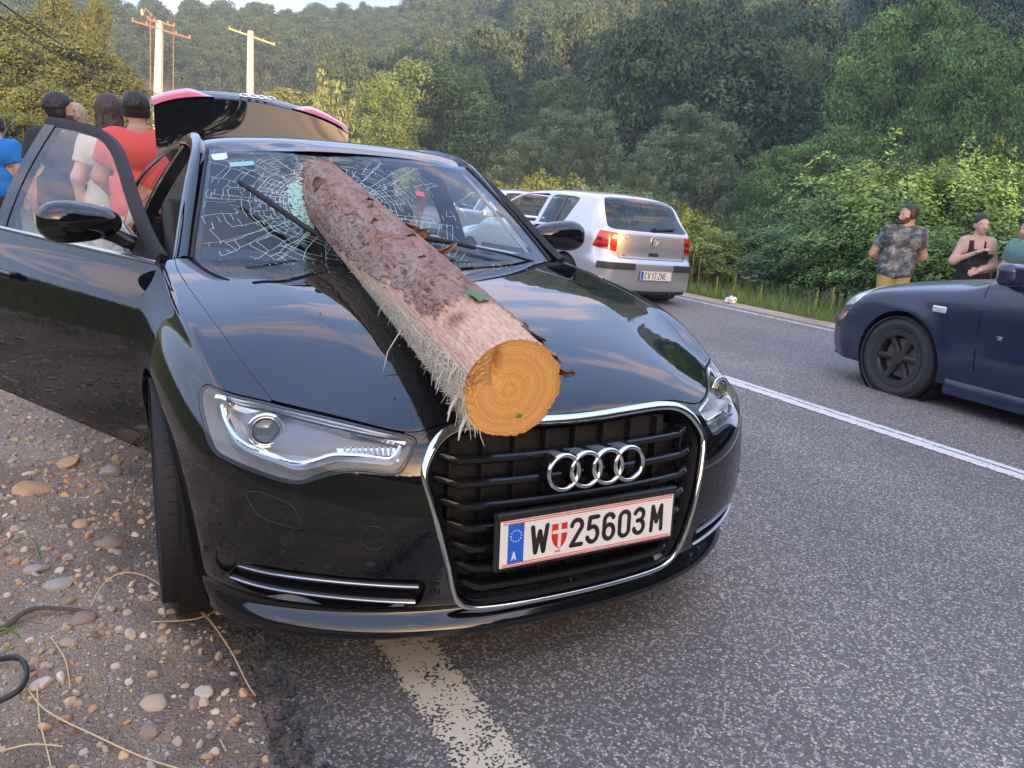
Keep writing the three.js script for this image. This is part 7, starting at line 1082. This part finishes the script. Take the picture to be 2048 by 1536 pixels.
// the wooded hills ahead
{
  const crowns = [0, 1, 2, 3].map(k => crownGeo(200 + k, 90, 150, 0.033, green.forest, { taper: 0.5, rough: 0.16, vary: 0.45 })), all = [], R = rng(77);
  for (let d = 52; d < 240; d += 6.2) for (let az = -7; az < 66; az += 6.6 / d * 57.3 * (0.85 + 0.3 * R())) {
    const q = az * Math.PI / 180, dd = d + (R() - 0.5) * 4, x = -1.1 + Math.sin(q) * dd, z = 1.6 - Math.cos(q) * dd, u = x - bend(z); if (z > -62 && u > -6 && u < 14) continue; if (az < 15 && dd < 140) continue; if (az < 24 && dd < 75) continue;
    const h = 7.2 + 4 * R(), w = 2.8 + 1.4 * R(); all.push([x, z, h, w, h / dd, R() * 6.3, Math.floor(R() * 4)]);
  }
  all.sort((p, q) => q[4] - p[4]);
  const far = all.slice(290);
  for (const [x, z, h, w, , r, k] of all.slice(0, 290)) plant('forest_tree', 'green tree of the wood covering the hillside', 'tree', 'trees of the wooded hills', x, z, h, w, crowns[k], trunkA, leafFar, r);
  const im = new THREE.InstancedMesh(crowns[0], leafFar, far.length), m = new THREE.Matrix4(), e = new THREE.Euler();
  far.forEach(([x, z, h, w, , r], i) => { e.set(0, r, 0); m.makeRotationFromEuler(e).scale(V3(w * 2, h, w * 2)).setPosition(x, landY(x, z), z); im.setMatrixAt(i, m); });
  im.name = 'far_wood'; im.castShadow = im.receiveShadow = true; scene.add(im); tag(im, 'dense green wood covering the far hill crest', 'wood', null, 'stuff');
  // woods behind the camera: the right-hand slope goes on, a belt of trees closes the road behind
  const back = []; for (let z = 14; z < 190; z += 5.5) for (let x = 15; x < 75; x += 6.5) back.push([x + 4 * R(), z + 4 * R(), 17 + 9 * R(), 4.5 + 1.5 * R()]);
  for (let x = -70; x < 16; x += 4) for (let z = 78; z < 92; z += 6) back.push([x + 3 * R(), z + 4 * R(), 9.3 + 1.6 * R() + 0.0 * x, 3.4 + R()]);
  const ib = new THREE.InstancedMesh(crowns[1], leafFar, back.length); back.forEach(([x, z, h, w], i) => { e.set(0, R() * 6, 0); m.makeRotationFromEuler(e).scale(V3(w * 2, h, w * 2)).setPosition(x, landY(x, z) - 0.3, z); ib.setMatrixAt(i, m); });
  ib.name = 'valley_wood'; ib.castShadow = ib.receiveShadow = true; scene.add(ib); tag(ib, 'dark wood along the road behind', 'wood', null, 'stuff');
}
// grass
function grassMesh(name, label, n, where, tones, seed, hMin, hMax, width = 0.006) {
  const R = rng(seed), blade = new THREE.BufferGeometry(), w = 0.5; blade.setAttribute('position', new THREE.Float32BufferAttribute([-w, 0, 0, w, 0, 0, -w * 0.7, 0.5, 0.12, w * 0.7, 0.5, 0.12, 0, 1, 0.42], 3)); blade.setIndex([0, 1, 2, 1, 3, 2, 2, 3, 4]); blade.computeVertexNormals();
  const im = new THREE.InstancedMesh(blade, new THREE.MeshPhysicalMaterial({ color: 0xffffff, roughness: 0.8, side: THREE.DoubleSide }), n), m = new THREE.Matrix4(), c = new THREE.Color(), e = new THREE.Euler();
  for (let i = 0; i < n; i++) { const [x, y, z, k] = where(R), h = lerp(hMin, hMax, R()) * (k ?? 1); e.set((R() - 0.5) * 0.6, R() * 6.28, (R() - 0.5) * 0.6); m.makeRotationFromEuler(e).scale(V3(width * (0.7 + 0.8 * R()), h, h)).setPosition(x, y, z); im.setMatrixAt(i, m); const t = toneOf(tones[Math.floor(R() * tones.length)], R, 0.25); im.setColorAt(i, c.setRGB(...t)); }
  im.name = name; im.castShadow = im.receiveShadow = true; scene.add(im); return tag(im, label, 'grass', null, 'stuff');
}
grassMesh('verge_grass', 'green roadside grass between the road and the bushes', 42000, R => { const z = 4 - 24 * R(), u = 7.16 + 3.2 * Math.pow(R(), 1.4), x = u + bend(z); return [x, landY(x, z) - 0.01, z, 0.55 + 0.75 * sstep(7.1, 7.9, u)]; }, [[0.12, 0.22, 0.04], [0.15, 0.26, 0.05], [0.2, 0.24, 0.08], [0.09, 0.16, 0.04]], 5, 0.15, 0.42);
grassMesh('bank_grass', 'dry grass on the bank beside the gravel', 26000, R => { const z = 8 - 44 * R(), u = -3.4 - 9 * R(), x = u + bend(z); return [x, landY(x, z), z]; }, [[0.2, 0.19, 0.06], [0.16, 0.17, 0.05], [0.26, 0.22, 0.09], [0.12, 0.14, 0.04]], 6, 0.15, 0.5, 0.008);
// ------------------------------------------------------------------ concrete poles with crossarms and wires
const concrete = std(0.5, 0.46, 0.4, 0.9), ironRust = std(0.25, 0.13, 0.1, 0.7, 0.3), insul = std(0.3, 0.2, 0.17, 0.3), wireM = std(0.12, 0.11, 0.1, 0.5, 0.5);
function pole(label, base, top, arms, extra) {
  const P = thing('power_pole', label, 'pole', [base[0], base[1], base[2]], 0, 'concrete power poles'); const b = V3(0, 0, 0), t = V3(top[0] - base[0], top[1] - base[1], top[2] - base[2]);
  const pts = [b, b.clone().lerp(t, 0.5), t].map(v => v.toArray()); const prof = w => [[-w, -w * 0.8], [-w, w * 0.8], [w, w * 0.8], [w, -w * 0.8]];
  const g = []; for (let i = 0; i < 4; i++) g.push(b.clone().lerp(t, i / 3).toArray());
  const pos = [], idx = []; for (let i = 0; i <= 6; i++) { const c = b.clone().lerp(t, i / 6), w = lerp(0.24, 0.17, i / 6); for (const [x, z] of [[-1, -0.75], [-0.75, -1], [0.75, -1], [1, -0.75], [1, 0.75], [0.75, 1], [-0.75, 1], [-1, 0.75]]) { const q = V3(x * w, 0, z * w).applyAxisAngle(V3(0, 1, 0), -0.5); pos.push(c.x + q.x, c.y, c.z + q.z); } } for (let i = 0; i < 6; i++) for (let k = 0; k < 8; k++) { const a = i * 8 + k, d = i * 8 + (k + 1) % 8; idx.push(a, a + 8, d, d, a + 8, d + 8); } for (let k = 1; k < 7; k++) idx.push(48, 48 + k + 1, 48 + k);
  const pg = new THREE.BufferGeometry(); pg.setAttribute('position', new THREE.Float32BufferAttribute(pos, 3)); pg.setIndex(idx); obj('shaft', crease(pg, 0.3), concrete, P);
  for (const [h, len, off, drop, mat] of arms) { const c = t.clone().multiplyScalar(h), d = V3(0.85, -drop, 0.3).normalize(), a0 = c.clone().addScaledVector(d, -len * (0.5 - off)), a1 = c.clone().addScaledVector(d, len * (0.5 + off)); a0.z += 0.15; a1.z += 0.15; const arm = obj('crossarm', sweep([a0.toArray(), a0.clone().lerp(a1, 0.5).toArray(), a1.toArray()], [[0, 1, 0], [0, 1, 0], [0, 1, 0]], [[-0.04, -0.05], [-0.04, 0.05], [0.04, 0.05], [0.04, -0.05]]), mat, P);
    for (const q of [0.02, 0.25, 0.75, 0.98]) { const p = a0.clone().lerp(a1, q); obj('insulator', joined([new THREE.CylinderGeometry(0.045, 0.06, 0.1, 10), new THREE.CylinderGeometry(0.07, 0.05, 0.05, 10).translate(0, 0.06, 0)]).translate(p.x, p.y + 0.1, p.z), insul, arm); } }
  if (extra) extra(P, t);
  return P;
}
const p1 = pole('concrete power pole carrying two rusty crossarms', [3.75, landY(3.75, -52.1) - 0.1, -52.1], [4.41, 9.94, -54.3], [[0.985, 1.55, 0.05, 0.16, ironRust], [0.93, 3.4, 0.03, 0.2, ironRust]], (P, t) => { for (const o of [-0.62, 0.85]) obj('conduit', tube([[t.x * 0.3 + o * 0.85, t.y * 0.02, t.z * 0.3 + 0.35], [t.x + o * 0.85, t.y * (o < 0 ? 1.03 : 0.96), t.z + 0.35]], 0.035, 8), ironRust, P); obj('pole_switch', joined([tube([[t.x - 0.9, t.y + 0.2, t.z], [t.x - 0.75, t.y + 0.6, t.z], [t.x - 0.4, t.y + 0.25, t.z]], 0.03, 6), at(rbox(0.15, 0.35, 0.12, 0.02), t.x - 0.95, t.y + 0.35, t.z)]), insul, P); });
const p2 = pole('concrete power pole with one yellow-lit crossarm', [9.8, landY(9.8, -56.0) - 0.1, -56.0], [10.45, 10.7, -58.2], [[0.955, 3.1, 0.02, 0.24, std(0.42, 0.36, 0.2, 0.7, 0.2)]]);
const wires = [];
const sag = (a, b, s, n = 16) => Array.from({ length: n + 1 }, (_, i) => { const t = i / n; return [lerp(a[0], b[0], t), lerp(a[1], b[1], t) - s * 4 * t * (1 - t), lerp(a[2], b[2], t)]; });
for (const [a, b, s, r, l] of [[[4.15, 5.7, -53], [-3.3, 4.1, -9], 0.5, 0.022, 'thick overhead cable running from the pole to the bank'], [[4.15, 5.4, -53], [-3.45, 4.05, -9], 0.65, 0.018, 'thick overhead cable running from the pole to the bank'], [[5.6, 9.2, -53.6], [9.1, 10.2, -58.6], 0.5, 0.015, 'slack wire between the two concrete poles'], [[3.3, 9.6, -54.2], [9.0, 10.3, -58.7], 0.6, 0.015, 'slack wire between the two concrete poles'], [[12, 9.6, -57.4], [60, 14, -84], 2.2, 0.018, 'long wire from the pole towards the wooded hill'], [[10.6, 9.0, -58], [60, 13, -84], 2.4, 0.018, 'long wire from the pole towards the wooded hill'], [[9.1, 10.1, -58.6], [8.2, 7.4, -57.4], 0.2, 0.02, 'jumper wire hanging beside the concrete pole'], [[12, 9.3, -57.4], [10.6, 6.6, -57.6], 0.2, 0.02, 'jumper wire hanging beside the concrete pole']]) tag(obj('overhead_wire', tube(sag(a, b, s), r, 5), wireM), l, 'wire', 'overhead wires');
// ------------------------------------------------------------------ stones, straw and litter on the ground
{
  const R = rng(515), shY = (x, z) => { const d = -0.7 - x; return -0.012 + 0.012 * fbm2(x * 3, z * 3, 3) + 0.005 * fbm2(x * 14, z * 14, 3) + 0.02 * fbm2(x * 0.6, z * 0.6, 2) * sstep(0.2, 1, d) - 0.004 * sstep(0.1, 0, d) + 0.03 * sstep(3.2, 4.4, d); };
  const rock = seed => { const g = new THREE.IcosahedronGeometry(1, 2), p = g.attributes.position, q = rng(seed), cuts = Array.from({ length: 7 }, () => [V3(q() - 0.5, q() - 0.5, q() - 0.5).normalize(), 0.62 + 0.3 * q()]); for (let i = 0; i < p.count; i++) { const v = V3().fromBufferAttribute(p, i); v.multiplyScalar(1 + 0.1 * noise3(v.x * 1.4 + seed, v.y * 1.4, v.z * 1.4)); for (const [n, d] of cuts) { const e = v.dot(n) - d; if (e > 0) v.addScaledVector(n, -e * 0.85); } p.setXYZ(i, v.x, v.y * 0.62, v.z); } return crease(g, 0.55); };
  const rocks = [1, 2, 3, 4, 5].map(rock), tones = [[0.45, 0.34, 0.23], [0.38, 0.28, 0.19], [0.33, 0.3, 0.26], [0.48, 0.31, 0.16], [0.55, 0.46, 0.36], [0.26, 0.19, 0.14]], mats = tones.map(t => std(...t, 0.9));
  const free = (x, z) => !(x > -0.98 && z > -1.3 && z < -0.5) ;
  // small gravel, one mass
  const n = 5200, small = rocks.slice(0, 3).map(g => new THREE.InstancedMesh(g, std(1, 1, 1, 0.92), n)), m = new THREE.Matrix4(), e = new THREE.Euler(), c = new THREE.Color();
  small.forEach((im, k) => { for (let i = 0; i < n; i++) { let x, z; do { z = 1.6 - 6.5 * Math.pow(R(), 1.2); x = -0.78 - 3.2 * Math.pow(R(), 1.1); } while (fbm2(x * 1.5, z * 1.5, 3) < -0.32 + 0.5 * R() - 0.25 && R() < 0.7); const s = 0.0035 + 0.014 * Math.pow(R(), 2.8); e.set(R() * 6, R() * 6, R() * 6); m.makeRotationFromEuler(e).scale(V3(s, s, s)).setPosition(x, shY(x, z) + s * 0.15, z); im.setMatrixAt(i, m); const t = tones[Math.floor(R() * 6)], q = 0.75 + 0.5 * R(); im.setColorAt(i, c.setRGB(t[0] * q, t[1] * q, t[2] * q)); } im.name = numbered('gravel'); im.castShadow = im.receiveShadow = true; scene.add(im); tag(im, 'loose brown gravel scattered over the road shoulder', 'gravel', null, 'stuff'); });
  // larger stones, one by one: [x, z, size, tone]
  const spots = []; for (let i = 0; i < 290; i++) { const z = 0.9 - 4.6 * R(), x = -0.85 - 2.2 * Math.pow(R(), 0.9); if (free(x, z)) spots.push([x, z, 0.012 + 0.024 * Math.pow(R(), 2.2), Math.floor(R() * 6)]); }
  for (const [x, z, s, k] of [[-1.31, -2.0, 0.06, 3], [-1.06, -1.35, 0.045, 5], [-1.28, -1.25, 0.04, 2], [-1.15, -0.85, 0.04, 5], [-1.22, -1.1, 0.035, 2], [-1.02, -2.1, 0.05, 2], [-1.18, -2.3, 0.055, 3], [-1.45, -1.6, 0.06, 4], [-1.62, -1.9, 0.065, 3], [-1.0, -0.35, 0.03, 0]]) spots.push([x, z, s, k]);
  const tn = ['tan', 'brown', 'grey', 'ochre', 'pale', 'dark brown'];
  for (const [x, z, s, k] of spots) { const o = obj('stone', rocks[Math.floor(R() * 5)], mats[k]); o.scale.set(s * (0.9 + 0.5 * R()), s * (0.7 + 0.4 * R()), s); o.rotation.set((R() - 0.5) * 0.5, R() * 6, (R() - 0.5) * 0.5); o.position.set(x, shY(x, z) + s * 0.12, z); tag(o, s > 0.034 ? `large ${tn[k]} stone lying on the gravel shoulder` : `small ${tn[k]} stone lying on the gravel shoulder`, 'stone', `${s > 0.034 ? 'large' : 'small'} ${tn[k]} stones on the shoulder`); }
  // crumbs of asphalt along the broken edge
  const im = new THREE.InstancedMesh(rocks[3], std(0.045, 0.043, 0.042, 0.9), 1500); for (let i = 0; i < 1500; i++) { const z = 1.5 - 4 * R(), x = edgeX(z) + (R() - 0.6) * 0.12 * (0.4 + R()), s = 0.003 + 0.009 * Math.pow(R(), 2.5); e.set(R() * 6, R() * 6, R() * 6); m.makeRotationFromEuler(e).scale(V3(s, s, s)).setPosition(x, x > edgeX(z) ? 0.001 : -0.008, z); im.setMatrixAt(i, m); } im.name = 'asphalt_crumbs'; im.castShadow = im.receiveShadow = true; scene.add(im); tag(im, 'dark crumbs of asphalt along the broken road edge', 'rubble', null, 'stuff');
  const straw = std(0.6, 0.45, 0.24, 0.8), barkStrip = std(0.1, 0.075, 0.05, 0.9), black = std(0.02, 0.02, 0.02, 0.5);
  const lay = (name, pts, r, mat, label, cat, flat = 1, lift = 0.006) => tag(obj(name, tube(smoothLine(pts.map(([x, z, h]) => [x, (x > -0.72 ? 0 : shY(x, z)) + lift + (h || 0), z]), 6), t => r * (1 - 0.5 * Math.abs(t - 0.4)), 6, false, flat), mat), label, cat, cat === 'straw' ? 'straws on the shoulder' : null);
  for (const l of [[[-1.277, -0.535], [-1.237, -0.413, 0.01], [-1.125, -0.245, 0.012], [-1.03, -0.129, 0.006], [-0.946, -0.047]], [[-0.879, -0.853], [-0.841, -0.756, 0.01], [-0.797, -0.504, 0.008], [-0.778, -0.32], [-0.765, -0.251]], [[-0.867, -0.831], [-0.834, -0.706, 0.012], [-0.797, -0.544]], [[-1.256, -0.526, 0.01], [-1.249, -0.398], [-1.229, -0.255], [-1.219, -0.18]], [[-1.13, -0.925], [-1.086, -1.008, 0.02], [-1.035, -1.033, 0.03], [-0.972, -1.007, 0.02], [-0.925, -0.959]], [[-1.322, -0.301], [-1.264, -0.289, 0.01], [-1.2, -0.26]], [[-0.878, -0.152], [-0.877, -0.077, 0.02]], [[-1.232, -0.773], [-1.195, -0.624, 0.008], [-1.184, -0.499]], [[-0.97, -0.74], [-0.86, -0.72], [-0.8, -0.74]]]) lay('straw', l, 0.0023, straw, 'dry yellow straw lying on the gravel', 'straw');
  lay('bark_strip', [[-1.42, -0.84], [-1.355, -0.859, 0.01], [-1.285, -0.918, 0.018], [-1.221, -0.925, 0.012], [-1.124, -0.89]], 0.012, barkStrip, 'curved strip of dark bark on the gravel', 'bark', 0.5);
  lay('rubber_strap', [[-1.4, -0.7], [-1.345, -0.694, 0.01], [-1.298, -0.644, 0.02], [-1.278, -0.563, 0.02], [-1.292, -0.502, 0.02], [-1.333, -0.494, 0.01], [-1.4, -0.5]], 0.0065, black, 'black rubber strap curled into a loop', 'strap', 1.5, 0.012);
  const gb = std(0.1, 0.2, 0.04, 0.7); for (const l of [[[-1.4, -0.79], [-1.352, -0.802, 0.02], [-1.293, -0.821, 0.03], [-1.245, -0.835, 0.01]], [[-1.38, -0.7], [-1.346, -0.71, 0.02], [-1.302, -0.735, 0.02]], [[-1.42, -1.34], [-1.378, -1.37, 0.03], [-1.301, -1.422, 0.04], [-1.268, -1.294, 0.01]], [[-1.4, -0.75, 0.0], [-1.34, -0.78, 0.05], [-1.3, -0.76, 0.02]]]) tag(lay('grass_blade', l, 0.004, gb, 'fresh green grass blade on the gravel', 'grass blade', 0.35), 'fresh green grass blade lying on the gravel', 'grass blade', 'grass blades on the shoulder');
  // white litter at the far verge and tall weeds in the grass
  const lit = new THREE.IcosahedronGeometry(0.07, 2), lpz = lit.attributes.position; for (let i = 0; i < lpz.count; i++) { const v = V3().fromBufferAttribute(lpz, i); v.multiplyScalar(1 + 0.5 * noise3(v.x * 18, v.y * 18, v.z * 18)); lpz.setXYZ(i, v.x, v.y * 0.8, v.z); } lit.computeVertexNormals(); tag(obj('litter_bag', lit.translate(7.02, -0.07, -6.85), std(0.7, 0.7, 0.7, 0.5)), 'crumpled white plastic litter at the edge of the grass', 'litter');
  const weed = (x, z, h, kind) => { const y = landY(x, z), label = ['tall yellow mullein spike in the verge grass', 'white flowering umbel weed in the verge grass', 'dry brown dock stalk beside the silver hatchback'][kind], t = thing(['mullein', 'umbel_weed', 'dock_stalk'][kind], label, 'weed', [x, y, z], R() * 6, ['mullein spikes', 'white umbels', 'dock stalks'][kind]); obj('stem', tube([[0, 0, 0], [0.01, h * 0.5, 0.01], [0, h, 0]], q => 0.008 * (1 - 0.5 * q), 5), std(0.14, 0.17, 0.05, 0.9), t); const L = new Leaves(); for (let i = 0; i < 90; i++) { const a = R() * 6.3; if (kind === 1) { const q = Math.floor(R() * 5), cx = Math.cos(q * 1.3) * 0.09, cz = Math.sin(q * 1.3) * 0.09, r = 0.045 * Math.sqrt(R()); L.add(cx + Math.cos(a) * r, h - 0.02 * q + 0.01 * R(), cz + Math.sin(a) * r, V3(0, 1, 0), 0.016, [0.6, 0.6, 0.55], R, 0.9); } else { const yy = h * (0.5 + 0.5 * R()), r = 0.014 * (1.2 - (yy / h - 0.5)); L.add(Math.cos(a) * r, yy, Math.sin(a) * r, V3(Math.cos(a), 0.4, Math.sin(a)).normalize(), 0.02, kind ? [0.22, 0.13, 0.06] : [0.55, 0.42, 0.05], R, 0.8); } } obj('flower', L.geo(), leafMat, t); t.rotation.z = (R() - 0.5) * 0.3; };
  for (const [x, z, h] of [[8.1, -8.3, 0.5], [8.2, -8.05, 0.58], [8.25, -7.5, 0.45], [8.1, -6.3, 0.56], [8.15, -6.05, 0.62], [8.3, -5.8, 0.48]]) weed(x, z, h, 0);
  for (const [x, z, h] of [[8.0, -7.9, 0.7], [8.05, -7.6, 0.6], [8.2, -5.6, 0.6]]) weed(x, z, h, 1);
  for (const [x, z, h] of [[7.9, -8.75, 0.9], [7.95, -8.6, 0.8]]) weed(x, z, h, 2);
}
// crumbs of bark, wood dust and glass that fell on the bonnet
{
  const R = rng(99), g = new THREE.TetrahedronGeometry(1), mk = (name, label, n, mat, size, where) => { const im = new THREE.InstancedMesh(g, mat, n), m = new THREE.Matrix4(), e = new THREE.Euler(); for (let i = 0; i < n; i++) { const [x, z] = where(), s = size * (0.4 + 1.2 * R() * R()); e.set(R() * 6, R() * 6, R() * 6); m.makeRotationFromEuler(e).scale(V3(s, s * 0.5, s * (1 + R()))).setPosition(x, hoodY(x, z) + s * 0.2, z); im.setMatrixAt(i, m); } im.name = name; im.castShadow = im.receiveShadow = true; scene.add(im); tag(im, label, 'debris', null, 'stuff'); };
  const beside = () => { const t = R(), z = lerp(-0.12, -1.28, t), ax = lerp(-0.29, -0.2, t); return [clamp(ax + (R() < 0.6 ? -1 : 1) * (0.06 + 0.32 * R() * R()), -0.66, 0.66), z]; };
  mk('bark_crumbs', 'crumbs of bark scattered on the bonnet beside the log', 130, std(0.2, 0.12, 0.08, 0.9), 0.0028, beside);
  mk('glass_crumbs', 'glass crumbs scattered at the back of the bonnet', 170, std(0.55, 0.68, 0.64, 0.15), 0.0022, () => [(R() - 0.55) * 1.1, -1.3 + 0.25 * R() * R()]);
}
scene.fog = new THREE.FogExp2(new THREE.Color().setRGB(0.42, 0.6, 0.9), 0.0011);
renderer.render(scene, camera);
